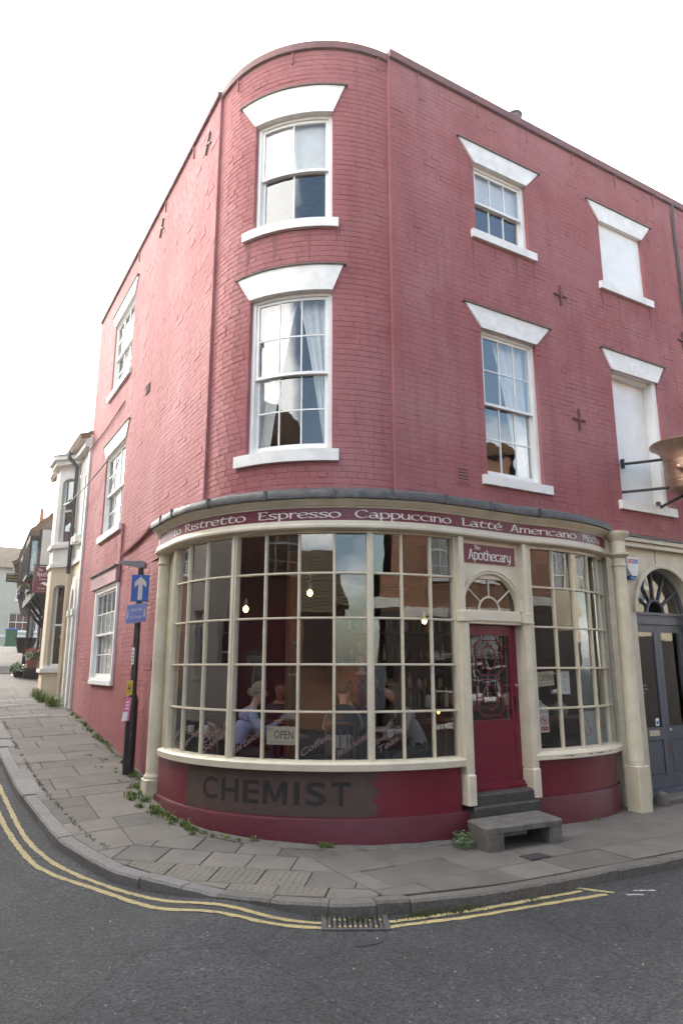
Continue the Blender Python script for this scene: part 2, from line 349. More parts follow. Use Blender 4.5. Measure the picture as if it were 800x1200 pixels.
# ------------------------------------------------------------------ lettering
def arc(cx, cy, rx, ry, a0, a1, n=14): return [(cx + rx * math.cos(rad(a0 + (a1 - a0) * i / n)), cy + ry * math.sin(rad(a0 + (a1 - a0) * i / n))) for i in range(n + 1)]
GL = {
 'o': (.95, [arc(.48, .5, .42, .5, 90, 450)]), 'c': (.85, [arc(.48, .5, .42, .5, 45, 310)]),
 'e': (.88, [arc(.48, .5, .42, .5, 70, 318), [(.6, .98), (.82, .8), (.74, .56), (.1, .5)]]),
 'i': (.36, [[(.05, .97), (.18, 1), (.18, .05), (.3, .02)]]),
 's': (.78, [[(.7, .84), (.5, .99), (.22, .93), (.12, .73), (.3, .56), (.55, .44), (.7, .26), (.58, .05), (.3, 0), (.06, .14)]]),
 't': (.8, [[(0, .9), (.12, .97), (.78, .97)], [(.4, 1.24), (.3, .9), (.24, .6), (.24, .28), (.38, .03), (.6, .02), (.74, .16)]]),
 'r': (.7, [[(.04, .95), (.16, 1), (.16, 0)], [(.16, .62), (.34, .95), (.52, .98), (.64, .86)]]),
 'p': (.92, [[(.02, .95), (.16, 1), (.16, -.42)], arc(.46, .5, .38, .5, 150, -140)]),
 'u': (.92, [[(.02, .97), (.14, 1), (.12, .35), (.26, .04), (.5, .05), (.72, .3)], [(.74, 1), (.74, .06), (.88, .02)]]),
 'n': (.9, [[(.02, .95), (.14, 1), (.14, 0)], [(.14, .66), (.34, .96), (.6, .95), (.72, .7), (.72, .06), (.84, .02)]]),
 'm': (1.3, [[(.02, .95), (.14, 1), (.14, 0)], [(.14, .66), (.3, .96), (.52, .95), (.62, .7), (.62, 0)], [(.62, .66), (.8, .96), (1.02, .95), (1.12, .7), (1.12, .06), (1.22, .02)]]),
 'a': (.9, [[(.16, .86), (.4, 1), (.64, .9), (.72, .62), (.72, .08), (.86, .02)], arc(.4, .27, .3, .27, 40, 400)]),
 'h': (.9, [[(.02, 1.42), (.14, 1.45), (.14, 0)], [(.14, .66), (.34, .96), (.6, .95), (.72, .7), (.72, .06), (.84, .02)]]),
 'y': (.85, [[(.05, 1), (.18, .3), (.4, .04), (.66, .25)], [(.72, 1), (.7, .1), (.5, -.36), (.1, -.36)]]),
 'R': (1.0, [[(.02, 1.36), (.18, 1.42), (.18, 0)], [(.0, 1.25), (.3, 1.42), (.62, 1.38), (.74, 1.1), (.6, .82), (.2, .74)], [(.4, .74), (.7, .14), (1, .02)]]),
 'E': (.92, [[(.1, 1.38), (.22, 1.4), (.18, .04), (.8, .02), (.86, .18)], [(.05, 1.36), (.74, 1.42), (.82, 1.26)], [(.18, .74), (.66, .76)]]),
 'C': (1.1, [arc(.6, .7, .54, .7, 42, 315)]), 'L': (.85, [[(.05, 1.36), (.2, 1.42), (.2, .03), (.72, .02), (.82, .2)]]),
 'A': (1.1, [[(-.02, .02), (.2, .1), (.5, 1.42), (.62, 1.42), (.9, .06), (1.06, .02)], [(.22, .5), (.78, .5)]]),
 'M': (1.35, [[(.0, .02), (.12, .1), (.24, 1.4), (.62, .4), (1.0, 1.4), (1.14, .06), (1.28, .02)]]),
 'T': (.95, [[(.0, 1.25), (.08, 1.38), (.88, 1.4), (.94, 1.26)], [(.47, 1.4), (.47, .04), (.6, .02)]]),
 ' ': (.45, [])}
GL['é'] = (GL['e'][0], GL['e'][1] + [[(.42, 1.16), (.66, 1.44)]])
def nib(ch, x0, h, sx=1., nw=.17, nt_=.05, ang=25):
    """broad-nib strokes of one glyph -> quads in (u,v) plus a tiny lift per quad"""
    wd, strokes = GL[ch]; a = rad(ang)
    nx, ny = math.cos(a) * nw / 2, math.sin(a) * nw / 2; tx, ty = -math.sin(a) * nt_ / 2, math.cos(a) * nt_ / 2
    base = [(nx + tx, ny + ty), (nx - tx, ny - ty), (-nx - tx, -ny - ty), (-nx + tx, -ny + ty)]
    out_ = []
    for st in strokes:
        for (x1, y1), (x2, y2) in zip(st[:-1], st[1:]):
            pts = [(x1 + p, y1 + q) for p, q in base] + [(x2 + p, y2 + q) for p, q in base]
            hl = hull(pts); out_.append([(x0 + p * h * sx, q * h) for p, q in hl])
    return wd * h * sx, out_
def hull(P):
    P = sorted(set((round(a, 5), round(b, 5)) for a, b in P))
    def half(Q):
        r = []
        for p in Q:
            while len(r) > 1 and (r[-1][0] - r[-2][0]) * (p[1] - r[-2][1]) - (r[-1][1] - r[-2][1]) * (p[0] - r[-2][0]) <= 1e-9: r.pop()
            r.append(p)
        return r
    a = half(P); b = half(P[::-1]); return a[:-1] + b[:-1]
def nib_len(txt, h, sx, gap=.06): return sum(GL[c][0] * h * sx + gap * h for c in txt)
def nib_text(txt, u0, z0, h, sx, m, parent, mp, w0, gap=.06, name='letter', **k):
    u = u0
    for c in txt:
        wd, q = nib(c, u, h, sx, **k)
        if q:
            V = []; F = []
            for i, poly in enumerate(q):
                b = len(V); V += [mp(x, w0 - i * .00012, z0 + y) for x, y in poly]; F.append(list(range(b, b + len(poly))))
            mk(name, V, F, m, parent)
        u += wd + gap * h
FCACHE = {}
def bfont(txt, bold=0.):
    key = (txt, bold)
    if key not in FCACHE:
        cu = bpy.data.curves.new('text', 'FONT'); cu.body = txt; cu.size = 1; cu.offset = bold; cu.resolution_u = 4
        o = bpy.data.objects.new('text', cu); COL.objects.link(o)
        dg = bpy.context.evaluated_depsgraph_get(); dg.update(); me = o.evaluated_get(dg).to_mesh()
        V = [(v.co.x, v.co.y) for v in me.vertices]; F = [list(p.vertices) for p in me.polygons]
        o.evaluated_get(dg).to_mesh_clear(); bpy.data.objects.remove(o); bpy.data.curves.remove(cu)
        x0 = min(v[0] for v in V); x1 = max(v[0] for v in V); y0 = min(v[1] for v in V); y1 = max(v[1] for v in V)
        FCACHE[key] = (V, F, x0, x1, y0, y1)
    return FCACHE[key]
def btext(txt, u0, u1, z0, z1, m, parent, mp, w0, bold=0., name='lettering', shear=0.):
    V, F, x0, x1, y0, y1 = bfont(txt, bold)
    P = []
    for x, y in V:
        a = u0 + (x - x0) / (x1 - x0) * (u1 - u0); b = z0 + (y - y0) / (y1 - y0) * (z1 - z0) + shear * (a - u0); P.append(mp(a, w0, b))
    return mk(name, P, F, m, parent)

# ------------------------------------------------------------------ ground height
def g(Y):
    s = .5
    def sp(v): return s * math.log1p(math.exp(min(v / s, 60))) if v / s < 60 else v
    return .1 * (sp(Y - .4) - sp(Y - 29)) + .02 * max(0, min(Y, 120) - 29)
def groad(x, y):
    z = g(y) - .1
    d = ((x + .55) * .75 + (y + .85) * .66) ** 2 * .5 + ((x + .55) * -.66 + (y + .85) * .75) ** 2 * 4
    return z + .07 * math.exp(-d)
# road sheet
xs = [-900, -300, -120, -60, -30, -18, -12] + [-9 + .25 * i for i in range(73)] + [12, 18, 30, 60, 120, 300, 900]
ys = [-900, -300, -120, -60, -30, -18, -12] + [-9.5 + .25 * i for i in range(64)] + [7 + i for i in range(40)] + [50, 60, 80, 120, 300, 900]
V = [(x, y, groad(x, y)) for y in ys for x in xs]; nx_ = len(xs)
F = [[j * nx_ + i, j * nx_ + i + 1, (j + 1) * nx_ + i + 1, (j + 1) * nx_ + i] for j in range(len(ys) - 1) for i in range(nx_ - 1)]
road = mk('road', V, F, M_asph, smooth=True); tag(road, kind='structure')

# kerb line (front top edge), from far up the left street round the corner to the right
KERB = [(-1.78, 40), (-1.78, 20), (-1.78, 10), (-1.77, 6.2), (-1.73, 3.85), (-1.57, 1.84), (-1.44, 1.16), (-1.23, .44), (-.88, -.2), (-.56, -.74), (-.22, -1.1), (.02, -1.32), (.41, -1.55), (.93, -1.68), (1.5, -1.8), (2.23, -1.87), (3.09, -1.9), (4, -1.94), (6, -1.98), (9, -2.0), (16, -2.0)]
def resample(P, step):
    out_ = [Vector(P[0])]; acc = 0
    # smooth by Catmull-Rom then walk
    Q = [Vector(p) for p in P]; fine = []
    for i in range(len(Q) - 1):
        p0, p1, p2, p3 = Q[max(i - 1, 0)], Q[i], Q[i + 1], Q[min(i + 2, len(Q) - 1)]
        n = max(2, int((p2 - p1).length / .05)); n = min(n, 60)
        if (p2 - p1).length > 1.6: fine += [p1.lerp(p2, k / n) for k in range(n)]; continue
        for k in range(n):
            t = k / n; fine.append(.5 * ((2 * p1) + (p2 - p0) * t + (2 * p0 - 5 * p1 + 4 * p2 - p3) * t * t + (3 * p1 - p0 - 3 * p2 + p3) * t ** 3))
    fine.append(Q[-1])
    for a, b in zip(fine[:-1], fine[1:]):
        d = (b - a).length; s = step - acc
        while s <= d: out_.append(a.lerp(b, s / d)); s += step
        acc = d - (s - step)
    return out_
KF = resample(KERB, .1)
def off_line(P, d):
    """offset to the right-hand side of travel (towards the road) by d"""
    o = []
    for i, p in enumerate(P):
        t = (P[min(i + 1, len(P) - 1)] - P[max(i - 1, 0)]).normalized(); o.append(p + Vector((-t.y, t.x)) * -d if False else p + Vector((t.y, -t.x)) * d)
    return o
def drop(p):  # how far the kerb is dropped at the crossing
    return math.exp(-((p.x + .55) ** 2 + (p.y + .8) ** 2) / .5)
kerb = mk('kerb', [(0, 0, -1), (.01, 0, -1), (0, .01, -1)], [[0, 1, 2]], M_gran); tag(kerb, kind='structure')
i = 0; Rk = random.Random(3)
while i < len(KF) - 8:
    p = KF[i]; Lg = Rk.choice([6, 7, 8, 9]) if p.y > 1.5 else (Rk.choice([4, 5, 3]) if p.x < .6 else Rk.choice([7, 8, 9]))
    if p.y > 12 or p.x > 8: Lg = 12
    seg = KF[i:min(i + Lg + 1, len(KF))]; i += Lg
    wd = (.27 if seg[0].y > 1.4 else (.17 if seg[0].x < .3 else .135)) + Rk.uniform(-.015, .015)
    dz = Rk.uniform(-.006, .008); fr = Rk.uniform(-.006, .012); tl = Rk.uniform(-.006, .006)
    back = off_line(seg, -wd); front = off_line(seg, fr); fr2 = off_line(seg, fr - .02)
    V = []; F = []; n = len(seg)
    for k in range(n):
        e = .003 if k in (0, n - 1) else 0
        sh = (seg[min(k + 1, n - 1)] - seg[max(k - 1, 0)]).normalized() * (.0035 if k == 0 else (-.0035 if k == n - 1 else 0))
        z = g(seg[k].y) + dz + tl * (k / n - .5) * 2 - e * .6
        def P3(q, zz): return (q.x + sh.x, q.y + sh.y, zz)
        j = Rk.uniform(-.004, .004)
        V += [P3(back[k], z - .2), P3(back[k], z - .004), P3(fr2[k], z + j), P3(front[k], z - .02 + j), P3(off_line(seg, fr + .012)[k], z - .3)]
    for k in range(n - 1): F += [[k * 5 + a, k * 5 + a + 1, (k + 1) * 5 + a + 1, (k + 1) * 5 + a] for a in range(4)]
    F += [[4, 3, 2, 1, 0], [(n - 1) * 5 + a for a in range(5)]]
    mk('kerb_stone', V, F, M_gran if (seg[0].x < -.75) else M_gran2, kerb)
# pavement base + slabs
KB = off_line(KF, -.1)
pv = [];
for p in KB:
    pv.append((p.x, p.y, g(p.y) - .016))
inn = []
for p in KB:
    if p.y > 18: q = (3.5, p.y)
    elif p.y > 1.0: q = (.4, p.y)
    elif p.x > 1.0: q = (p.x, .4)
    else: q = (1.2, 1.2)
    inn.append((q[0], q[1], g(q[1]) - .016))
n = len(pv); V = []
for a, b in zip(pv, inn): V += [a, (a[0] * .5 + b[0] * .5, a[1] * .5 + b[1] * .5, g(a[1] * .5 + b[1] * .5) - .016), b]
F = [f for k in range(n - 1) for f in ([k * 3, k * 3 + 1, k * 3 + 4, k * 3 + 3], [k * 3 + 1, k * 3 + 2, k * 3 + 5, k * 3 + 4])]
pave = mk('pavement', V, F, M_dirt); tag(pave, kind='structure')
CL = resample(KERB, .5); CLB = off_line(CL, -.15)
def clip(poly, a, b):
    """keep the side left of a->b"""
    o = []; d = b - a
    def s(p): return d.x * (p.y - a.y) - d.y * (p.x - a.x)
    for i, p in enumerate(poly):
        q = poly[(i + 1) % len(poly)]; sp_, sq = s(p), s(q)
        if sp_ >= 0: o.append(p)
        if sp_ * sq < 0: o.append(p.lerp(q, sp_ / (sp_ - sq)))
    return o
CONV = [CLB[k] for k in range(len(CLB)) if CLB[k].y < 36 and CLB[k].x < 9]
def clip_kerb(poly, wide):
    cen = sum(poly, Vector((0, 0))) / len(poly)
    for a, b in zip(CONV[:-1], CONV[1:]):
        if ((a + b) / 2 - cen).length < 1.6: poly = clip(poly, a, b)
        if len(poly) < 3: return []
    return poly
def area(P): return abs(sum(P[i].x * P[(i + 1) % len(P)].y - P[(i + 1) % len(P)].x * P[i].y for i in range(len(P)))) / 2
def inset(P, d):
    c = sum(P, Vector((0, 0))) / len(P); o = []; n = len(P)
    for i in range(n):
        a, b, e = P[i - 1], P[i], P[(i + 1) % n]; t1 = (b - a).normalized(); t2 = (e - b).normalized()
        n1 = Vector((-t1.y, t1.x)); n2 = Vector((-t2.y, t2.x)); m = n1 + n2
        if m.length < .2: o.append(b + n1 * d)
        else: m.normalize(); o.append(b + m * (d / max(.4, m.dot(n1))))
    return o
Rs = random.Random(11)
def clean(P):
    o = []
    for p in P:
        if not o or (p - o[-1]).length > .015: o.append(p)
    if len(o) > 1 and (o[0] - o[-1]).length < .015: o.pop()
    return o
def slab(poly, m=M_slab, dots=False, gap=.0048, name='paving_slab'):
    poly = clean(poly)
    if len(poly) < 3 or area(poly) < .012: return
    if sum(poly[i].x * poly[(i + 1) % len(poly)].y - poly[(i + 1) % len(poly)].x * poly[i].y for i in range(len(poly))) < 0: poly = poly[::-1]
    tx, ty, dz = Rs.uniform(-.007, .007), Rs.uniform(-.007, .007), Rs.uniform(-.003, .003)
    c = sum(poly, Vector((0, 0))) / len(poly); lo = inset(poly, gap); hi = inset(poly, gap + .006); n = len(poly)
    zf = lambda p: g(p.y) + dz + tx * (p.x - c.x) + ty * (p.y - c.y)
    V = [(p.x, p.y, zf(p) - .03) for p in lo] + [(p.x, p.y, zf(p) - .005) for p in lo] + [(p.x, p.y, zf(p)) for p in hi]
    F = [[k * n + i, k * n + (i + 1) % n, k * n + n + (i + 1) % n, k * n + n + i] for k in (0, 1) for i in range(n)] + [list(range(2 * n, 3 * n))]
    if dots:
        e1 = (poly[1] - poly[0]).normalized(); e2 = Vector((-e1.y, e1.x)); s = .067
        for ia in range(-5, 6):
            for ib in range(-5, 6):
                p = c + e1 * (ia + .5) * s + e2 * (ib + .5) * s
                ok = all(((hi[(k + 1) % n] - hi[k]).x * (p - hi[k]).y - (hi[(k + 1) % n] - hi[k]).y * (p - hi[k]).x) > .02 * (hi[(k + 1) % n] - hi[k]).length for k in range(n))
                if ok:
                    b = len(V); z = zf(p)
                    V += [(p.x + .013 * math.cos(a), p.y + .013 * math.sin(a), z - .0005) for a in [k * math.pi / 3 for k in range(6)]] + [(p.x + .008 * math.cos(a), p.y + .008 * math.sin(a), z + .005) for a in [k * math.pi / 3 for k in range(6)]]
                    F += [[b + k, b + (k + 1) % 6, b + 6 + (k + 1) % 6, b + 6 + k] for k in range(6)] + [[b + 6 + k for k in range(6)]]
    mk(name, V, F, m, pave)
v2 = lambda x, y: Vector((x, y))
y = 1.0; sk = .12   # left street: courses run from kerb to wall, slightly skewed
while y < 33:
    h = Rs.choice([.42, .5, .56, .62]); x = -1.9; xe = (.3 if y > 2.6 else .55) if y < 20 else 1.6
    if y > 14: h *= 1.6
    while x < xe:
        wd = Rs.choice([.62, .75, .9, 1.05]); x2 = min(x + wd, xe)
        if xe - x2 < .22: x2 = xe
        f = lambda xx, yy: v2(xx, yy + sk * (xx + 1.5))
        P = clip_kerb([f(x, y), f(x2, y), f(x2, y + h), f(x, y + h)], 1)
        if P: slab(P)
        x = x2
    y += h
# right street: courses along the kerb
for k, (ya, yb) in enumerate([(-2.1, -1.28), (-1.28, -.74), (-.74, -.16), (-.16, .3)]):
    x = .62; w0_ = (.45, .2, .6, .3)[k]
    while x < 9:
        x2 = x + (w0_ or Rs.choice([.6, .72, .85, .95])); w0_ = 0
        P = clip_kerb([v2(x, ya), v2(x2, ya), v2(x2, yb), v2(x, yb)], 1)
        if P: slab(P)
        x = x2
# corner: turned flags with tactile blisters
a = rad(-38); e1 = v2(math.cos(a), math.sin(a)); e2 = v2(-math.sin(a), math.cos(a)); o0 = v2(-1.72, .02); S = .45
for ia in range(-3, 10):
    for ib in range(-4, 7):
        q = o0 + e1 * (ia + (.5 if ib % 2 else 0)) * S + e2 * ib * S
        P = [q, q + e1 * S, q + e1 * S + e2 * S, q + e2 * S]
        cq = sum(P, v2(0, 0)) / 4; ik = min(range(1, len(KF) - 1), key=lambda i: (KF[i] - cq).length); tk = KF[ik + 1] - KF[ik - 1]
        if (tk.x * (cq - KF[ik]).y - tk.y * (cq - KF[ik]).x) / tk.length < -.2: continue   # would lie out in the road
        P = clip(P, v2(2, .995 + sk * 3.5), v2(-2, .995 - sk * .5)) 
        if len(P) > 2: P = clip(P, v2(.62, -3), v2(.62, 1.2))
        if len(P) > 2: P = clip_kerb(P, 1)
        if P and len(P) > 2:
            c = sum(P, v2(0, 0)) / len(P); tac = -1.35 < c.x < .12 and (c.x * .6 + c.y * .8) < -.12
            if (c.x - 2.5) ** 2 / 2.6 ** 2 + (c.y - 2.3) ** 2 / 2.45 ** 2 > 1: slab(P, M_tact if tac else M_slab, tac, name='tactile_slab' if tac else 'paving_slab')
# service cover in the pavement
o = MB().box(2.52, 2.8, -1.28, -1.1, -.01, .008).build('service_cover', M_iron); tag(o, 'small dark iron service cover set in the pavement before the step', 'cover')
for k in range(6): MB().box(2.54 + k * .042, 2.56 + k * .042, -1.27, -1.11, .006, .0105).build('rib', M_grate, o)

# double yellow lines
def ribbon(P, w_, name, m, lift=.004, parent=None, jag=0):
    P = [Vector(p) for p in P]; A = off_line(P, w_ / 2); B = off_line(P, -w_ / 2); V = []
    for a_, b_ in zip(A, B):
        j1, j2 = (R.uniform(-jag, jag), R.uniform(-jag, jag)); a_ = a_ + v2(j1, j1); b_ = b_ + v2(j2, -j2)
        V += [(a_.x, a_.y, groad(a_.x, a_.y) + lift), (b_.x, b_.y, groad(b_.x, b_.y) + lift)]
    return mk(name, V, [[2 * k, 2 * k + 1, 2 * k + 3, 2 * k + 2] for k in range(len(P) - 1)], m, parent)
YO = [(-2.12, 12), (-2.1, 6), (-1.99, 2.93), (-1.86, 1.46), (-1.7, .84), (-1.36, .16), (-.99, -.66), (-.49, -1.27), (-.12, -1.54), (-.0, -1.62)]
YI = [(-1.96, 12), (-1.95, 6), (-1.89, 4.32), (-1.83, 2.43), (-1.7, 1.39), (-1.43, .57), (-.92, -.43), (-.44, -1.13), (-.1, -1.44), (.03, -1.52)]
def lift_ribbon(P, **k):
    Q = resample(P, .06); return ribbon(Q, .055, 'yellow_line', M_ypaint, jag=.0075, **k)
ym = None
for P in (YO, YI, [(.47, -1.73), (.8, -1.79), (1.31, -1.87), (2.0, -1.93), (2.48, -1.97)], [(.42, -1.83), (.8, -1.9), (1.2, -1.98), (2.0, -2.07), (2.6, -2.15)], [(2.42, -1.8), (2.66, -2.17)]):
    o = lift_ribbon(P); tag(o, kind='structure')
for P in ([(2.7, -2.24), (2.86, -2.33)], [(2.86, -2.2), (3.05, -2.3)]):
    o = ribbon(resample(P, .04), .03, 'white_mark', M_wpaint, jag=.004); tag(o, kind='structure')
q_ = [(.1 + .13 * math.cos(t) * (1 + .25 * math.sin(3 * t)), -2.02 + .05 * math.sin(t) * (1 + .3 * math.cos(2 * t))) for t in [k * math.pi / 10 for k in range(20)]]
o = mk('tar_patch', [(a_, b_, groad(a_, b_) + .004) for a_, b_ in q_], [list(range(20))], mat('tar', (.018, .018, .019), .6, (.035, .035, .036), 30)); tag(o, kind='structure')
# drain grate
gc = v2(.24, -1.585); ga = rad(-29); ge = v2(math.cos(ga), math.sin(ga)); gn = v2(-math.sin(ga), math.cos(ga))
def gm(u, v, z): q = gc + ge * u + gn * v; return (q.x, q.y, groad(q.x, q.y) + z)
gr = empty('drain_grate', (gc.x, gc.y, -.1), 'cast iron road gully grate crossed by yellow paint dabs', 'drain')
m_ = MB(); m_.box(-.27, .27, -.2, -.165, -.02, .012, gm); m_.box(-.27, .27, .15, .19, -.02, .012, gm); m_.box(-.27, -.225, -.165, .15, -.02, .012, gm); m_.box(.225, .27, -.165, .15, -.02, .012, gm)
m_.box(-.22, .22, -.16, .15, -.3, .001, gm) if False else None
fr_ = m_.build('frame', M_grate, gr)
MB().box(-.225, .225, -.165, .15, .0005, .002, gm).build('painted_pit', M_black, gr)  # black sheet on the road stands in for the gully's shade, no hole
for k in range(11):
    u = -.205 + k * .041
    MB().box(u - .0105, u + .0105, -.165, .15, .001, .01, gm).build('bar', M_grate, gr)
    if k not in (0, 4, 9): MB().box(u - .0105, u + .0105, .0, .035, .0102, .0112, gm).build('paint_dab', M_ypaint, gr)
    if k not in (1, 8, 10): MB().box(u - .0105, u + .0105, -.14, -.11, .0102, .0112, gm).build('paint_dab', M_ypaint, gr)

# ================================================================== the corner building
BLD = empty('corner_building', (1.9, 1.9, 0), 'claret painted brick corner building with rounded corner above a bow fronted coffee shop', 'building')
DC = Vector((1.9, 1.9)); DR = 1.85
mapR = lambda u, w_, z: (u, w_, z)
mapL = lambda u, w_, z: (w_, u, z)
def mapD(u, w_, z):
    t = u / DR; return (DC.x - (DR - w_) * math.cos(t), DC.y - (DR - w_) * math.sin(t), z)
QU = DR * math.pi / 2
# openings: (u0,u1,z0,z1)
opR = [(3.36, 4.44, 8.2, 9.4), (6.15, 7.27, 8.2, 9.4), (3.36, 4.44, 4.45, 6.66), (6.13, 7.3, 4.44, 6.66)]
dd = lambda a: rad(a) * DR
opD = [(dd(27.5), dd(62.8), 7.73, 9.42), (dd(27.2), dd(63), 4.52, 6.7)]
opL = [(6.75, 8.5, 7.88, 9.6), (6.65, 8.42, 4.62, 6.4), (6.42, 8.22, 1.66, 3.42)]
ZT = 10.5
def backing(mp, ua, ub, zlo, ops, cut=None, nu=1):
    us = sorted(set([ua, ub] + [o[k] for o in ops for k in (0, 1)])); m = MB()
    zs = sorted(set([zlo, ZT] + [o[k] for o in ops for k in (2, 3)]))
    if cut: us = sorted(set(us + [cut[0]])); zs = sorted(set(zs + [cut[1]]))
    if nu > 1:
        us = sorted(set(us + [ua + (ub - ua) * i / nu for i in range(nu + 1)]))
    for i in range(len(us) - 1):
        for j in range(len(zs) - 1):
            uc, zc = (us[i] + us[i + 1]) / 2, (zs[j] + zs[j + 1]) / 2
            if any(o[0] < uc < o[1] and o[2] < zc < o[3] for o in ops): continue
            if cut and uc < cut[0] and zc < cut[1]: continue
            m.add([mp(us[i], 0, zs[j]), mp(us[i + 1], 0, zs[j]), mp(us[i + 1], 0, zs[j + 1]), mp(us[i], 0, zs[j + 1])], [[0, 1, 2, 3]])
    for u0, u1, z0, z1 in ops:
        cuts = 8 if mp is mapD else 1
        for a_, b_ in ((u0, u0), (u1, u1)): m.add([mp(a_, 0, z0), mp(a_, .22, z0), mp(a_, .22, z1), mp(a_, 0, z1)], [[0, 1, 2, 3]])
        for z in (z0, z1):
            for k in range(cuts):
                p, q = u0 + (u1 - u0) * k / cuts, u0 + (u1 - u0) * (k + 1) / cuts
                m.add([mp(p, 0, z), mp(q, 0, z), mp(q, .22, z), mp(p, .22, z)], [[0, 1, 2, 3]])
    return m
wallR = backing(mapR, 1.83, 11.2, 3.9, opR); wallR.add([mapR(1.83, 0, 3.9), mapR(1.83, .12, 3.9), mapR(1.83, .12, ZT), mapR(1.83, 0, ZT)], [[0, 1, 2, 3]])
wR = wallR.build('wall', M_red, BLD)
wD = backing(mapD, 0, QU, 3.9, opD, nu=32).build('wall', M_red, BLD)
wallL = backing(mapL, 1.87, 10.28, -.2, opL, cut=(3.0, 3.95)); wallL.add([mapL(1.87, 0, 3.9), mapL(1.87, .12, 3.9), mapL(1.87, .12, ZT), mapL(1.87, 0, ZT)], [[0, 1, 2, 3]])
wL = wallL.build('wall', M_red, BLD)
# bricks ---------------------------------------------------------------
BR = []   # (map, u0, u1, z0, z1, proud)
Rb = random.Random(5)
def lay(mp, ua, ub, zlo, zhi, ops, tag_, cut=None):
    ch = .0775; jt = .0065; z = zlo; row = 0
    while z + ch < zhi:
        u = ua - Rb.uniform(0, .2); hdr = row % 4 == 3
        seq = 0
        wob = Rb.uniform(-.002, .002)
        while u < ub:
            L_ = (.1125 if (hdr or (row % 2 and seq % 5 == 4)) else .225) + Rb.uniform(-.012, .012); seq += 1
            a, b = max(u, ua), min(u + L_, ub); u += L_
            if b - a < .03: continue
            zc = z + ch / 2; segs = [(a, b)]
            for o in ops:
                if o[2] - .02 < zc < o[3] + .02:
                    ns_ = []
                    for p, q in segs:
                        if q <= o[0] or p >= o[1]: ns_.append((p, q)); continue
                        if p < o[0]: ns_.append((p, o[0]))
                        if q > o[1]: ns_.append((o[1], q))
                    segs = ns_
            if cut and zc < cut[1]: segs = [(max(p, cut[0]), q) for p, q in segs if q > cut[0] + .03]
            for p, q in segs:
                if q - p < .03: continue
                pr_ = .0028 + Rb.uniform(-.0012, .0016)
                if Rb.random() < .035: pr_ += Rb.uniform(.003, .006)
                BR.append((mp, p + jt / 2, q - jt / 2, z + jt / 2 + wob + Rb.uniform(-.0015, .0015), z + ch - jt / 2 + wob + Rb.uniform(-.0015, .0015), pr_, tag_))
        z += ch; row += 1
crop = [(3.06, 4.66, 9.4, 9.71), (5.9, 7.52, 9.4, 9.71), (3.06, 4.65, 6.66, 6.97), (5.92, 7.5, 6.66, 6.97)]
lay(mapR, 1.845, 8.9, 3.93, 10.48, opR, 'R')
lay(mapD, .02, QU - .02, 3.93, 10.46, opD, 'D')
lay(mapL, 1.885, 10.26, .15, 10.48, opL, 'L', cut=(3.02, 3.97))
def bscore(b):
    p = Vector(b[0]((b[1] + b[2]) / 2, 0, (b[3] + b[4]) / 2)); d = (p - CAM); q = Vector(b[0]((b[1] + b[2]) / 2 + .01, 0, (b[3] + b[4]) / 2)); t = (q - p).normalized()
    nrm = Vector((t.y, -t.x, 0)); vis = abs(nrm.dot(d.normalized()))
    return (b[2] - b[1]) * vis * (b[4] - b[3]) / d.length_squared
def bvis(b):
    z = (b[3] + b[4]) / 2
    return not (b[6] in 'RD' and z < 4.13)
order = sorted(range(len(BR)), key=lambda i: -bscore(BR[i]) if bvis(BR[i]) else 0)
single = set(order[:290])
BMESH = {}
def brick_local(L_, H_, pr_, seed=0):
    c = .0035; r = random.Random(seed); j = lambda s: r.uniform(-s, s)
    a, h = L_ / 2, H_ / 2
    V = [(-a, .002, -h), (a, .002, -h), (a, .002, h), (-a, .002, h)]
    V += [(x + j(.0015), -pr_ + j(.0009), z + j(.0015)) for x, z in ((-a + c, -h + c), (a - c, -h + c), (a - c, h - c), (-a + c, h - c))]
    F = [[4, 5, 6, 7]] + [[k, (k + 1) % 4, 4 + (k + 1) % 4, 4 + k] for k in range(4)]
    return V, F
sv = []; sf = []
for i, b in enumerate(BR):
    mp, u0, u1, z0, z1, pr_, tg = b
    uc, zc = (u0 + u1) / 2, (z0 + z1) / 2; p = Vector(mp(uc, 0, zc)); t = (Vector(mp(uc + .01, 0, zc)) - p).normalized()
    ang = math.atan2(t.y, t.x)
    if tg == 'L': t = -t; ang = math.atan2(t.y, t.x)
    if i in single:
        key = (round(u1 - u0, 2), i % 3)
        if key not in BMESH:
            V, F = brick_local(key[0], .071, .0032, i); me = bpy.data.meshes.new('brick'); me.from_pydata(V, [], F); me.materials.append(M_red); BMESH[key] = me
        o = piece('brick', BMESH[key], {'R': wR, 'D': wD, 'L': wL}[tg], (p.x, p.y, p.z), (R.uniform(-.006, .006), R.uniform(-.004, .004), ang))
    else:
        V, F = brick_local(u1 - u0, z1 - z0, pr_, i); k = len(sv); ca, sa = math.cos(ang), math.sin(ang)
        sv += [(p.x + x * ca - y_ * sa, p.y + x * sa + y_ * ca, p.z + z) for x, y_, z in V]; sf += [[q + k for q in f] for f in F]
o = mk('brickwork', sv, sf, M_red, BLD); o['kind'] = 'stuff'

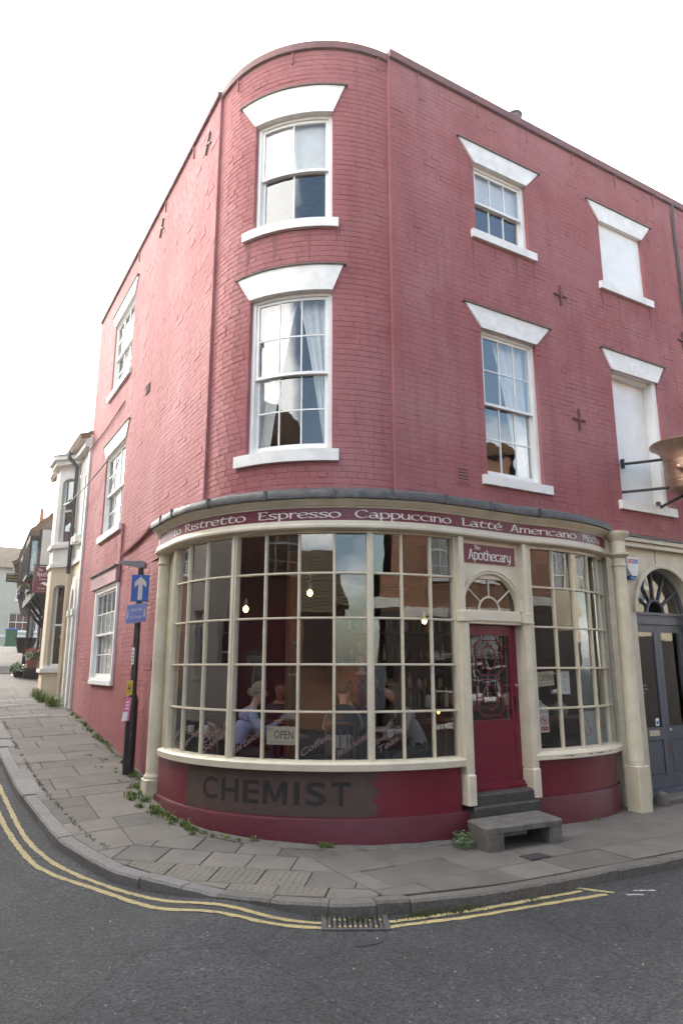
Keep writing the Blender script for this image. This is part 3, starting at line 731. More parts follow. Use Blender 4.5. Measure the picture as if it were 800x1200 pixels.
# sash windows -----------------------------------------------------------
Rw = random.Random(21)
def sash_window(mp, op, cols, rows_u, rows_l, parent=BLD, w_=.06, meet=.5, nu=1, curtain=None, lintel=True, sill=.11, sill_h=.13, lin=(.28, .31), label=None, m=M_white, mg=None, lower_cols=None, rt=(1., 1.)):
    u0, u1, z0, z1 = op; fr = .055; mg = mg or M_glu
    f = MB(); nn = nu
    f.box(u0, u0 + fr, w_, w_ + .12, z0, z1, mp); f.box(u1 - fr, u1, w_, w_ + .12, z0, z1, mp)
    f.box(u0 + fr, u1 - fr, w_ + .002, w_ + .12, z1 - fr, z1, mp, nn); f.box(u0 + fr, u1 - fr, w_ + .002, w_ + .12, z0, z0 + .05, mp, nn)
    win = f.build('window', m, parent, 'auto' if nu > 1 else False)
    if label: win['label'] = label
    ua, ub = u0 + fr, u1 - fr; za, zb = z0 + .05, z1 - fr; zm = za + (zb - za) * meet
    for (a, b, wd, rows, cc) in ((zm - .02, zb, w_ + .025, rows_u, cols), (za, zm + .02, w_ + .07, rows_l, lower_cols or cols)):
        s = MB(); st = .042; g_ = .018; top = b; bot = a
        s.box(ua, ua + st, wd, wd + .035, a, b, mp); s.box(ub - st, ub, wd, wd + .035, a, b, mp)
        s.box(ua + st, ub - st, wd + .001, wd + .035, b - .042, b, mp, nn)
        bh = .075 if a == za else .04
        s.box(ua + st, ub - st, wd + .001, wd + .035, a, a + bh, mp, nn)
        pu = [ua + st + (ub - ua - 2 * st) * i / cc for i in range(cc + 1)]; pz = [a + bh + (b - .042 - a - bh) * j / rows for j in range(rows + 1)]
        for i in range(1, cc): s.box(pu[i] - g_ / 2, pu[i] + g_ / 2, wd + .004, wd + .03, a + bh, b - .042, mp)
        for j in range(1, rows): s.box(ua + st, ub - st, wd + .006, wd + .028, pz[j] - g_ / 2, pz[j] + g_ / 2, mp, nn)
        s.build('sash', m, win, 'auto' if nu > 1 else False)
        for i in range(cc):
            for j in range(rows):
                p = MB(); tl = Rw.uniform(-.0015, .0015); tz = Rw.uniform(-.0012, .0012)
                um, zmid = (pu[i] + pu[i + 1]) / 2, (pz[j] + pz[j + 1]) / 2
                mpt = lambda u, w__, z: mp(u, w__ + tl * (u - um) / .2 + tz * (z - zmid) / .2, z)
                p.box(pu[i], pu[i + 1], wd + .015, wd + .018, pz[j], pz[j + 1], mpt, max(1, nu // 3)); p.build('pane', mg, win, 'auto' if nu > 1 else False)
    if lintel:
        lx, lh = lin; l = MB()
        n = max(1, nu * 2)
        Vp = []; uc = (u0 + u1) / 2
        for d in (-.028, .1):
            for k in range(n + 1):
                fk = k / n; ub_ = u0 - .0 + (u1 - u0) * fk; ut = u0 - lx + (u1 - u0 + lx * (1 + rt[0])) * fk
                Vp += [mp(ub_, d, z1 - .01), mp(ut, d, z1 + lh)]
        q = 2 * (n + 1); Fp = []
        for k in range(n):
            Fp += [[2 * k, 2 * k + 2, 2 * k + 3, 2 * k + 1], [q + 2 * k, q + 2 * k + 1, q + 2 * k + 3, q + 2 * k + 2], [2 * k, q + 2 * k, q + 2 * k + 2, 2 * k + 2], [2 * k + 1, 2 * k + 3, q + 2 * k + 3, q + 2 * k + 1]]
        Fp += [[0, 1, q + 1, q], [2 * n, q + 2 * n, q + 2 * n + 1, 2 * n + 1]]
        mk('lintel', Vp, Fp, M_stonew, win, 'auto' if nu > 1 else False)
        MB().box(u0 - lx - .04, u1 + lx * rt[0] + .04, -.05, .02, z1 + lh + .001, z1 + lh + .018, mp, n).build('slate_drip', M_slate, win)
    if sill: MB().box(u0 - sill, u1 + sill * rt[1], -.06, w_, z0 - sill_h, z0, mp, max(1, nu * 2)).build('sill', M_stonew, win, 'auto' if nu > 1 else False)
    return win
def drape(win, mp, u_edge, u_in_top, u_in_bot, z0, z1, w_=.215, name='curtain', tie=None, m=M_curt):
    """hanging folded cloth between u_edge and a slanting inner edge"""
    nz_, nu_ = 14, 26; V = []
    for j in range(nz_ + 1):
        t = j / nz_; z = z1 + (z0 - z1) * t
        uin = u_in_top + (u_in_bot - u_in_top) * (t ** .8)
        for i in range(nu_ + 1):
            f = i / nu_; u = u_edge + (uin - u_edge) * f
            V.append(mp(u, w_ + .022 * math.sin(f * 22 + t * 1.5) + .01 * math.sin(f * 51), z))
    F = [[j * (nu_ + 1) + i, j * (nu_ + 1) + i + 1, (j + 1) * (nu_ + 1) + i + 1, (j + 1) * (nu_ + 1) + i] for j in range(nz_) for i in range(nu_)]
    return mk(name, V, F, m, win, True)
w1 = sash_window(mapD, opD[0], 2, 1, 1, nu=10, meet=.5, lin=(dd(8.3), .42), sill=dd(4.8), rt=(.62, .5), label='curved two over two sash window at the top of the rounded corner')
MB().box(opD[0][0] + .06, opD[0][1] - .06, .165, .17, 8.56, 9.4, mapD, 10).build('blind', M_curt, w1)
w2 = sash_window(mapD, opD[1], 3, 2, 2, nu=9, meet=.49, lin=(dd(7), .35), sill=dd(4.8), rt=(.6, .5), sill_h=.15, label='curved six over six sash window with white curtains')
drape(w2, mapD, opD[1][0], opD[1][0] + .66, opD[1][0] + .24, 4.6, 6.7); drape(w2, mapD, opD[1][1], opD[1][1] - .52, opD[1][1] - .1, 4.6, 6.7)
w3 = sash_window(mapR, opR[0], 3, 1, 1, label='small six pane sash window on the top floor')
MB().box(3.42, 4.38, .165, .17, 8.82, 9.4).build('blind', M_curt, w3)
w4 = sash_window(mapR, opR[2], 3, 2, 2, lin=(.29, .31), label='tall twelve pane sash window with white curtains')
drape(w4, mapR, 4.44, 3.72, 4.15, 4.5, 6.7); drape(w4, mapR, 3.36, 3.5, 3.4, 4.5, 6.7)
# blocked window and loading door
def blank_window(op, name, w_, lin=(.26, .31)):
    u0, u1, z0, z1 = op
    return u0, u1, z0, z1
u0, u1, z0, z1 = opR[1]
bw = MB().box(u0, u1, .05, .1, z0, z1).build('blocked_window', M_white, BLD); bw['label'] = 'blocked window filled with a plain white panel'
def plain_lintel(par, u0, u1, z1, lx, lh):
    MB().prism([(u0, z1 - .01), (u1, z1 - .01), (u1 + lx, z1 + lh), (u0 - lx, z1 + lh)], -.028, .1).build('lintel', M_stonew, par)
    MB().box(u0 - lx - .045, u1 + lx + .045, -.05, .02, z1 + lh + .001, z1 + lh + .018).build('slate_drip', M_slate, par)
plain_lintel(bw, u0, u1, z1, .26, .31); MB().box(u0 - .13, u1 + .12, -.06, .05, z0 - .13, z0).build('sill', M_stonew, bw)
u0, u1, z0, z1 = opR[3]
ld = MB().box(u0, u0 + .05, .2, .24, z0, z1).box(u1 - .1, u1, .03, .24, z0, z1).box(u0 + .05, u1 - .1, .1, .24, z1 - .06, z1).build('loading_door', M_white, BLD); ld['label'] = 'white boarded loading door behind the mortar sign'
for k in range(3): MB().box(u0 + .05 + k * .34, u0 + .05 + k * .34 + .335, .2 + .004 * k, .23, z0, z1 - .06).build('plank', M_white, ld)
plain_lintel(ld, u0, u1, z1, .2, .31); MB().box(u0 - .1, u1 + .12, -.06, .2, z0 - .14, z0).build('sill', M_stonew, ld)
# left wall windows
w5 = sash_window(mapL, opL[0], 3, 2, 2, mg=M_gll, lin=(.2, .3), w_=.03, label='top floor sash window on the left street wall'); MB().box(6.8, 8.45, .165, .17, 7.9, 9.6, mapL).build('blind', M_curt, w5)
w6 = sash_window(mapL, opL[1], 3, 2, 2, mg=M_gll, lin=(.2, .3), w_=.03, label='first floor sash window on the left street wall'); MB().box(6.7, 8.37, .165, .17, 4.65, 6.4, mapL).build('blind', M_curt, w6)
w7 = sash_window(mapL, opL[2], 4, 2, 2, mg=M_gll, lintel=False, sill=.0, w_=-.03, label='ground floor sash window below the faded name board'); MB().box(6.47, 8.17, .12, .125, 1.7, 3.0, mapL).build('blind', M_curt, w7); MB().box(6.34, 8.3, -.06, .02, 1.58, 1.66, mapL).box(6.34, 6.42, -.045, .03, 1.66, 3.45, mapL).box(8.22, 8.3, -.045, .03, 1.66, 3.45, mapL).box(6.42, 8.22, -.044, .03, 3.42, 3.47, mapL).build('window_surround', M_white, w7)
nb = MB().box(6.35, 8.62, -.09, .0, 3.48, 3.76, mapL).build('name_board', mat('faded_pink_board', (.38, .2, .22), .7, (.45, .28, .28), 6), BLD); MB().box(6.32, 8.66, -.13, .0, 3.76, 3.785, mapL).build('board_cap', M_slate, nb)
mapLr = lambda u, w_, z: (w_, 15.0 - u, z)
nib_text('The Apothecary', 15 - 8.4, 3.555, .1, .95, mat('ghost_lettering', (.5, .36, .37), .7), nb, mapLr, -.092, ang=10)
# coping
def path_top(ins):
    P = [(ins, 10.3)] if True else []
    P += [(ins, 1.87)]
    return P
cp = MB()
cp.box(1.87, 10.3, -.05, .25, 10.485, 10.576, mapL); cp.box(1.83, 11.2, -.05, .25, 10.5, 10.63, mapR)
cp.box(0, QU, -.045, .25, 10.46, 10.575, mapD, 32)
cp.build('coping', mat('coping_paint', (.2, .07, .07), .7, (.12, .06, .055), 9), BLD)
for mp, us in ((mapR, [2.35, 3.5, 4.55, 5.6, 6.7, 7.75]), (mapD, [dd(15), dd(45), dd(83)]), (mapL, [3.1, 4.7, 6.6])):
    for u in us: MB().box(u - .009, u + .009, -.028, 0, 10.25, 10.49, mp).build('gutter_strap', M_red, BLD)
# roof, floors and dark rooms behind the sashes
MB().box(.12, 11.2, .12, 10.28, 10.15, 10.2).build('roof', M_lead, BLD) if False else None
rp_ = [(.03, 10.28), (.03, 1.9)] + [mapD(QU * k / 12, .03, 0)[:2] for k in range(13)] + [(1.9, .03), (11.2, .03), (11.2, 10.28)]
for nm, z, mm in (('roof', 10.2, M_lead), ('floor', 7.2, M_wood), ('floor', 3.98, M_wood)):
    n = len(rp_); mk(nm, [(x, y_, z) for x, y_ in rp_] + [(x, y_, z + .15) for x, y_ in rp_], [list(range(n))[::-1], list(range(n, 2 * n))] + [[k, (k + 1) % n, n + (k + 1) % n, n + k] for k in range(n)], mm, BLD)
MB().box(0, 11.2, 10.28, 10.4, -.2, 10.5).box(11.2, 11.3, 0, 10.4, -.2, 10.5).build('wall', M_brown, BLD)
MB().box(5.2, 5.3, .3, 10.2, 4.13, 10.1).box(.3, 5.2, 4.9, 5.0, 4.13, 10.1).build('partition', M_plast, BLD)
ch = empty('chimney_pot', (5.16, .8, 10.35), 'short metal flue pot peeping over the parapet', 'chimney'); MB().lathe([(.12, 10.3), (.12, 11.4), (.15, 11.42), (.15, 11.48), (.12, 11.5), (.12, 11.66), (.14, 11.67), (.14, 11.7), (.02, 11.72)], (5.16, .8), 14).build('pot', mat('sooty_flue', (.09, .07, .065), .7, (.16, .13, .12), 12), ch, 'auto')
M_grime = mat('sill_grime', (.2, .085, .082), .9, (.27, .115, .11), 12, stretch=(3, 3, .5), spec=.15)
Rg = random.Random(8)
for mp, op in [(mapR, o) for o in opR] + [(mapD, o) for o in opD]:
    for e_, sg_ in ((op[0] - .08, 1), (op[1] + .06, -1), (op[0] + .35, 1), (op[1] - .3, 1)):
        wd = Rg.uniform(.02, .05); ln = Rg.uniform(.25, .7); zt_ = op[2] - .14; zz = [zt_ - ln * k / 6 for k in range(7)]
        V = []
        for k, z in enumerate(zz): ww = wd * (1 - k / 6) * (1 + .35 * math.sin(k * 2.3 + e_ * 9)); V += [mp(e_ - ww, -.0078, z), mp(e_ + ww * .8, -.0078, z)]
        if zt_ - ln > 4.05: mk('drip_stain', V, [[2 * k, 2 * k + 1, 2 * k + 3, 2 * k + 2] for k in range(6)], M_grime, BLD)
# pattress crosses, vents, cables
M_tie = mat('rusty_wall_tie', (.15, .05, .048), .7, (.09, .035, .03), 14)
def cross(mp, u, z, s=.17, rot=0.):
    m = MB(); c_, s_ = math.cos(rot), math.sin(rot)
    mq = lambda a, b, c: mp(u + a * c_ - c * s_, b, z + a * s_ + c * c_)
    m.box(-.014, .014, -.035, -.002, -s, s, mq); m.box(-s * .8, -.014, -.03, -.002, -.014, .014, mq); m.box(.014, s * .8, -.03, -.002, -.014, .014, mq); m.build('wall_tie', M_tie, BLD)
for u, z in ((5.05, 7.65), (5.26, 5.61), (8.18, 7.66)): cross(mapR, u, z)
for u, z in ((2.36, 10.0), (4.9, 10.02)): cross(mapL, u, z, .18, .5)
vt = MB(); vt.box(2.8, 3.02, -.015, 0, 4.28, 4.3).box(2.8, 3.02, -.015, 0, 4.48, 4.5).box(2.8, 2.82, -.0145, 0, 4.3, 4.48).box(3.0, 3.02, -.0145, 0, 4.3, 4.48)
vb = vt.build('air_brick', M_red, BLD)
for k in range(4): MB().box(2.82, 3.0, -.013, 0, 4.312 + k * .042, 4.335 + k * .042).build('slat', M_red, vb)
MB().box(2.82, 3.0, -.0075, 0, 4.3, 4.48).build('vent_shade', M_black, vb)  # black sheet behind the slats, standing in for the shaded opening
MB().box(5.05, 5.28, -.02, 0, 6.78, 6.95, mapL).build('air_brick', mat('rusty_vent', (.05, .03, .028), .95, spec=.1), BLD)
MB().tube([(8.3, -.06, 10.5), (8.29, -.03, 10.2), (8.3, -.03, 8.6), (8.32, -.03, 7.5), (8.35, -.03, 5.5)], .022, 6).build('cable_pipe', M_iron, BLD)
MB().tube([(-.03, 6.28, 4.55), (-.03, 6.3, 3.9), (-.03, 6.33, 3.5)], .02, 6).build('cable', M_red, BLD)
MB().tube([(-.03, 6.3, 3.95), (-.035, 5.6, 3.98), (-.03, 4.9, 4.05), (-.05, 4.1, 4.16), (-.05, 3.3, 4.18)], [.015, .03, .04, .04, .02], 6).build('cable', M_red, BLD)
MB().tube([(-.02, 10.3, 4.35), (-.02, 8.7, 3.78)], .014, 5).build('cable', M_red, BLD)
MB().tube([(-.03, 6.9, 7.22), (-.03, 8.6, 7.12), (-.05, 10.6, 7.1)], .012, 5).build('cable', M_iron, BLD)
MB().tube([(-.03, 8.0, 6.3), (-.2, 9.5, 6.0), (-.3, 11, 5.9), (-.3, 12.5, 6.1)], .014, 5).build('cable', M_iron, BLD)
for u in (4.97, 7.0): MB().box(u, u + .05, -.05, 0, 4.05, 4.17).build('clip', M_red, BLD)

# ================================================================== shop front (parts of the building)
EX, EY, RX, RY = 2.5, 2.3, 2.75, 2.6
def bowpt(th, o): return v2(EX - (RX + o) * math.cos(rad(th)), EY - (RY + o) * math.sin(rad(th)))
# right bow base curve (o=0)
RBX = [(3.62, -.3), (3.9, -.335), (4.2, -.36), (4.5, -.36), (4.8, -.33), (5.05, -.28), (5.25, -.215), (5.45, -.12), (5.62, 0.), (5.76, .12)]
PATH = []
for k in range(5): PATH.append((v2(EX - RX, 3.0 - .7 * k / 5), v2(-1, 0)))
for k in range(49):
    th = 90 * k / 48; n_ = v2(-math.cos(rad(th)) / RX, -math.sin(rad(th)) / RY).normalized(); PATH.append((bowpt(th, 0), n_))
for x in (2.62, 2.85, 3.1, 3.35, 3.6): PATH.append((v2(x, -.3), v2(0, -1)))
rb = resample(RBX, .12)
for k in range(1, len(rb)):
    t = (rb[min(k + 1, len(rb) - 1)] - rb[k - 1]).normalized(); PATH.append((rb[k], v2(t.y, -t.x)))
SL = [0.]
for a_, b_ in zip(PATH[:-1], PATH[1:]): SL.append(SL[-1] + (b_[0] - a_[0]).length)
def at_s(s):
    s = max(0, min(SL[-1] - 1e-6, s))
    lo = 0; hi = len(SL) - 1
    while hi - lo > 1:
        m_ = (lo + hi) // 2
        if SL[m_] <= s: lo = m_
        else: hi = m_
    f = (s - SL[lo]) / (SL[hi] - SL[lo]); return PATH[lo][0].lerp(PATH[hi][0], f), PATH[lo][1].lerp(PATH[hi][1], f).normalized()
mapS = lambda s, w_, z: ((lambda P: (P[0].x - P[1].x * w_, P[0].y - P[1].y * w_, z))(at_s(s)))
def s_of(x, y):
    p = v2(x, y); b = min(range(len(PATH)), key=lambda k: (PATH[k][0] - p).length); best = (1e9, 0)
    for k in (max(0, b - 1), min(b, len(PATH) - 2)):
        a_, c_ = PATH[k][0], PATH[k + 1][0]; t = max(0, min(1, (p - a_).dot(c_ - a_) / (c_ - a_).length_squared)); d = (a_.lerp(c_, t) - p).length
        if d < best[0]: best = (d, SL[k] + t * (SL[k + 1] - SL[k]))
    return best[1]
s_th = lambda th: s_of(*bowpt(th, 0)) if th >= 0 else 0
def sweep(prof, s0, s1, step=.08, closed=True):
    """prof [(o,z)] outward offsets; swept along the shop path"""
    n = max(2, int((s1 - s0) / step)); V = []; F = []; k = len(prof)
    for i in range(n + 1):
        P, nn = at_s(s0 + (s1 - s0) * i / n)
        V += [(P.x + nn.x * o, P.y + nn.y * o, z) for o, z in prof]
    for i in range(n):
        for j in range(k if closed else k - 1): F.append([i * k + j, i * k + (j + 1) % k, (i + 1) * k + (j + 1) % k, (i + 1) * k + j])
    if closed: F.append(list(range(k))[::-1]); F.append([n * k + j for j in range(k)])
    return V, F
S0, S1 = 0., SL[-1]
SDL = s_of(2.565, -.3); SDR = s_of(3.66, -.3)    # either side of the door
def swp(name, prof, s0, s1, m, parent=BLD, smooth='auto'):
    V, F = sweep(prof, s0, s1); return mk(name, V, F, m, parent, smooth)
SE = SL[-1] + .0
cor = swp('cornice', [(-.02, 3.755), (.012, 3.755), (.02, 3.775), (.04, 3.78), (.05, 3.8), (.08, 3.815), (.095, 3.835), (.1, 3.86), (-.02, 3.86)], S0, SE, M_cream2)
V, F = sweep([(.1, 3.845), (.13, 3.85), (.137, 3.885), (.12, 3.94), (-.1, 4.03), (-.62, 4.07), (-.62, 3.97), (-.05, 3.87)], S0, SE, .06)
V = [(x, y_, z + (R.uniform(-.006, .006) if z > 3.86 else 0)) for x, y_, z in V]
lead = mk('lead_flashing', V, F, M_lead, BLD, 'auto')
for s_ in [S0 + .3 + k * .75 + R.uniform(-.2, .2) for k in range(9)]:
    if s_ < SE - .1: MB().box(s_, s_ + .03, -.145, .1, 3.84, 3.955, mapS).build('lead_roll', M_lead, lead)
fas = swp('fascia', [(-.06, 3.6), (0, 3.6), (0, 3.765), (-.06, 3.765)], S0, SE - .04, M_sign)
swp('fascia_moulding', [(-.14, 3.49), (-.05, 3.49), (.012, 3.5), (.03, 3.515), (.034, 3.54), (.02, 3.56), (.02, 3.59), (.008, 3.603), (-.08, 3.603)], S0, SE, M_cream)
dkx = s_of
def word(txt, sa, sb, z0=3.635, h=.066):
    h = h; sx = (sb - sa) / (nib_len(txt, h, 1.0, 0)); nib_text(txt, sa, z0, h, sx, M_letter, fas, mapS, -.003, gap=0., nw=.16, nt_=.06)
def sx(x): return s_of(x, -.3 if x < 3.65 else min(RBX, key=lambda r: abs(r[0] - x))[1])
WORDS = {'w': [('to', s_th(.5), s_th(6.4)), ('Ristretto', s_th(8.8), s_th(33.4)), ('Espresso', s_th(37), s_th(58.9)), ('Cappuccino', s_th(62.5), sx(2.44)), ('Latté', sx(2.6), sx(3.28)), ('Americano', sx(3.42), sx(4.6)), ('Mocha', sx(4.75), sx(5.23))],
         'd': [s_th(7.7), s_th(35), s_th(60.6), sx(2.52), sx(3.35), sx(4.67)]}
for txt, sa, sb in WORDS['w']: word(txt, sa, sb)
for s_ in WORDS['d']:
    P = [(s_ + .011 * math.cos(k * math.pi / 4), 3.665 + .011 * math.sin(k * math.pi / 4)) for k in range(8)]
    mk('dot', [mapS(a_, -.003, b_) for a_, b_ in P], [list(range(8))], M_pink, fas)
# left bow window
TH = [-1.6, 8.6, 18.0, 28.9, 38.6, 48.0, 57.2, 66.4, 74.9, 83.2, 91.1]; ZR = [.885, 1.41, 1.935, 2.465, 2.99, 3.5]
def mapB(u, w_, z):   # u = degrees, w inward from the glass line
    p = bowpt(u, -.12 - w_); return (p.x, p.y, z)
bow = MB()
for k in (0, 3, 7, 10):
    h = .055 if k in (3, 7) else .05; d_ = math.degrees(h / 2.6); a_ = TH[k] - d_ * (.7 if k != 0 else 1.2); b_ = TH[k] + d_ * (.7 if k < 10 else .9)
    bow.box(a_, b_, -.05, .04, .86, 3.5, mapB)
    bow.box((a_ + b_) / 2 - d_ * .25, (a_ + b_) / 2 + d_ * .25, -.065, -.05, .87, 3.495, mapB)
bow.box(TH[0], TH[10], -.045, .04, .845, .893, mapB, 30); bow.box(TH[0], TH[10], -.042, .038, 3.47, 3.51, mapB, 30)
lw = bow.build('shop_window', M_cream, BLD, 'auto'); lw['label'] = 'large left bow window of fifty panes'
for k in range(1, 10):
    if k in (3, 7): continue
    d_ = .36; MB().box(TH[k] - d_, TH[k] + d_, -.022, .018, .893, 3.47, mapB).box(TH[k] - d_ * .45, TH[k] + d_ * .45, -.034, -.022, .893, 3.47, mapB).build('muntin', M_cream, lw)
for j in range(1, 5):
    for a_, b_ in ((0, 3), (3, 7), (7, 10)): MB().box(TH[a_], TH[b_], -.02, .016, ZR[j] - .013, ZR[j] + .013, mapB, 4 * (b_ - a_)).box(TH[a_], TH[b_], -.031, -.02, ZR[j] - .006, ZR[j] + .006, mapB, 4 * (b_ - a_)).build('glazing_bar', M_cream, lw, 'auto')
Rp = random.Random(9)
def flat_pane(P, Q, za, zb, parent, tilt=.016, m=M_gl):
    P = Vector((P[0], P[1], 0)); Q = Vector((Q[0], Q[1], 0)); t = (Q - P).normalized(); n_ = Vector((t.y, -t.x, 0))
    L_ = (Q - P).length; a1 = Rp.gauss(0, tilt * .6); a2 = Rp.gauss(0, tilt * .6)
    def mq(u, w_, z): 
        p = P + t * u - n_ * (w_ + a1 * (u - L_ / 2) + a2 * (z - (za + zb) / 2)); return (p.x, p.y, z)
    return MB().box(0, L_, 0, .004, za, zb, mq).build('pane', m, parent)
def pane_map(P, Q):
    P = v2(*P[:2]); Q = v2(*Q[:2]); t = (Q - P).normalized(); n_ = v2(t.y, -t.x); return (lambda u, w_, z: (P.x + t.x * u - n_.x * w_, P.y + t.y * u - n_.y * w_, z)), (Q - P).length
for k in range(10):
    for j in range(5): flat_pane(bowpt(TH[k] + .15, -.12), bowpt(TH[k + 1] - .15, -.12), ZR[j] + .005, ZR[j + 1] - .005, lw)
sl = [(-.015, .785), (-.01, .855), (-.025, .872), (-.1, .885), (-.2, .885), (-.2, .775)]
swp('window_sill', sl, S0 + .45, SDL, M_cream); swp('stall_riser', [(-.085, .2), (-.085, .775), (-.3, .775), (-.3, .2)], S0 + .3, SDL - .04, M_shop)
pl_prof = [(-.045, -.2), (-.045, .275), (-.055, .292), (-.085, .3), (-.3, .3), (-.3, -.2)]
swp('plinth', pl_prof, S0 + .3, SDL + .1, M_ledge)
V, F = sweep([(.0, -.03), (.13, -.03), (.125, .006), (.06, .012), (-.02, .02)], S0 + 1.9, SDL - .05, .1)
mk('edging', [(x, y_, z + g(y_) + .004 * math.sin(x * 17 + y_ * 9)) for x, y_, z in V], F, M_conc, BLD, 'auto')
# stripped patch with old lettering
Rc = random.Random(4); pp = []
sA, sB = s_of(*bowpt(13, -.08)), s_of(*bowpt(67.5, -.08))
up = [(sA + (sB - sA) * k / 40, .765) for k in range(41)]; dn = [(sA + (sB - sA) * k / 40, .305 + .003 * math.sin(k)) for k in range(41)]
jl = lambda z: .02 * math.sin(z * 31) + .022 * math.sin(z * 13 + 1) + (.05 if z > .55 else .0)
V = []; F = []; nj = 9
for j in range(nj + 1):
    z = .303 + (.768 - .303) * j / nj
    for k in range(41):
        f = k / 40; s_ = sA + (sB - sA) * f
        e0 = (.035 * math.sin(z * 37) + .02 * math.sin(z * 71)) ; e1_ = .03 * math.sin(z * 33 + 2) + .018 * math.sin(z * 80) - .09 * abs(z - .5) * 1.4
        s_ += (1 - f) ** 6 * e0 + f ** 6 * e1_
        V.append(mapS(s_, .082, z))
F = [[j * 41 + k, j * 41 + k + 1, (j + 1) * 41 + k + 1, (j + 1) * 41 + k] for j in range(nj) for k in range(40)]
pat = mk('stripped_patch', V, F, M_patch, BLD, True)
cs, ce = s_of(*bowpt(20.5, -.08)), s_of(*bowpt(62.5, -.08)); adv = {'C': 1., 'H': 1., 'E': .85, 'M': 1.2, 'I': .45, 'S': .95, 'T': .9}; tot = sum(adv[c] for c in 'CHEMIST'); u = cs
for c in 'CHEMIST':
    if c == 'M':
        L_ = (ce - cs) * adv[c] / tot; W_ = L_ * .8; z0_, z1_ = .42, .665
        for i_, pl in enumerate(([(0, z0_), (.2, z0_), (.2, z1_), (0, z1_)], [(.8, z0_), (1, z0_), (1, z1_), (.8, z1_)], [(.02, z1_), (.25, z1_), (.58, z0_ + .03), (.42, z0_ + .03)], [(.75, z1_), (.98, z1_), (.58, z0_ + .03), (.42, z0_ + .03)])):
            mk('letter', [mapS(u + a_ * W_, .0795 - i_ * .0002, b_) for a_, b_ in pl], [[0, 1, 2, 3]], M_chem, pat)
        u += L_; continue
    L_ = (ce - cs) * adv[c] / tot; btext(c, u, u + L_ * (.8 if c != 'I' else .5), .42, .665, M_chem, pat, mapS, .0795, bold=.018 if c != 'M' else -.012, name='letter'); u += L_
# right bow window
RG = []
for q in (3.76, 4.18, 4.57, 4.95, 5.31, 5.63):
    k_ = next(i for i in range(len(RBX) - 1) if RBX[i + 1][0] >= q); f_ = (q - RBX[k_][0]) / (RBX[k_ + 1][0] - RBX[k_][0]); s_ = s_of(q, RBX[k_][1] + f_ * (RBX[k_ + 1][1] - RBX[k_][1])); RG.append(s_)
ps = [at_s(s_) for s_ in RG]; RPT = [(p - n_ * .11) for p, n_ in ps]
mapRB = lambda s_, w_, z: mapS(s_, .11 + w_, z)
rbm = MB(); d_ = .03
for k in (0, 5): rbm.box(RG[k] - d_, RG[k] + d_, -.045, .04, .84, 3.5, mapRB)
rbm.box(RG[0] + d_, RG[5] - d_, -.04, .04, .85, .9, mapRB, 14); rbm.box(RG[0] + d_, RG[5] - d_, -.04, .04, 3.45, 3.5, mapRB, 14)
rw = rbm.build('shop_window', M_cream, BLD, 'auto'); rw['label'] = 'small right bow window beside the door'
for k in range(1, 5): MB().box(RG[k] - .016, RG[k] + .016, -.022, .018, .9, 3.46, mapRB).box(RG[k] - .007, RG[k] + .007, -.034, -.022, .9, 3.46, mapRB).build('muntin', M_cream, rw)
ZQ = [.89, 1.39, 1.895, 2.42, 2.94, 3.46]
for j in range(1, 5): MB().box(RG[0], RG[5], -.02, .016, ZQ[j] - .013, ZQ[j] + .013, mapRB, 14).box(RG[0], RG[5], -.031, -.02, ZQ[j] - .006, ZQ[j] + .006, mapRB, 14).build('glazing_bar', M_cream, rw, 'auto')
for k in range(5):
    for j in range(5): flat_pane(RPT[k], RPT[k + 1], ZQ[j] + .004, ZQ[j + 1] - .004, rw, .018)
MB().box(RG[5] + d_, S1, -.06, .12, .3, 3.5, mapRB, 2).build('end_panel', M_cream2, BLD)
sl2 = [(.02, .785), (.02, .84), (-.01, .86), (-.1, .88), (-.2, .88), (-.2, .785)]
rs_ = swp('window_sill', sl2, SDR - .02, S1 - .03, M_cream)
for s_, l_ in ((SDR + .42, .2), (SDR + .83, .1), (SDR + 1.0, .22), (SDR + 1.3, .06)):
    P = [(s_ + l_ * k / 6, .826 + .006 * math.sin(k * 2.1 + s_ * 9)) for k in range(7)]; Q = [(a_, b_ - .003 - .016 * abs(math.sin(k * 1.1 + s_ * 5)) * math.sin(math.pi * (k + .3) / 6.6)) for k, (a_, b_) in enumerate(P)]
    mk('flaked_paint', [mapS(a_, -.0215, b_) for a_, b_ in P + Q[::-1]], [[k, k + 1, 12 - k, 13 - k] for k in range(6)], M_slate, rs_)
swp('stall_riser', [(-.085, .2), (-.085, .785), (-.3, .785), (-.3, .2)], SDR - .02, S1, M_shop)
swp('plinth', [(a_, b_ + (.05 if b_ > 0 else 0)) for a_, b_ in pl_prof], SDR - .15, S1, M_ledge)
# door case ---------------------------------------------------------------
for x0, x1 in ((2.55, 2.665), (3.585, 3.7)):
    dc = MB()
    dc.box(x0, x1, -.3, -.12, .7, 2.45); dc.box(x0 + .025, x1 - .025, -.312, -.3, .74, 2.42)
    dc.cbox(x0 - .008, x1 + .008, -.33, -.12, .36, .7, .02); dc.box(x0 - .025, x1 + .025, -.335, -.12, 2.45, 2.47); dc.cbox(x0 - .015, x1 + .015, -.325, -.12, 2.47, 2.58, .008)
    dc.build('pilaster', M_cream, BLD)
pc = MB().box(2.665, 3.585, -.19, -.1, 3.0, 3.06).build('door_case', M_cream, BLD)
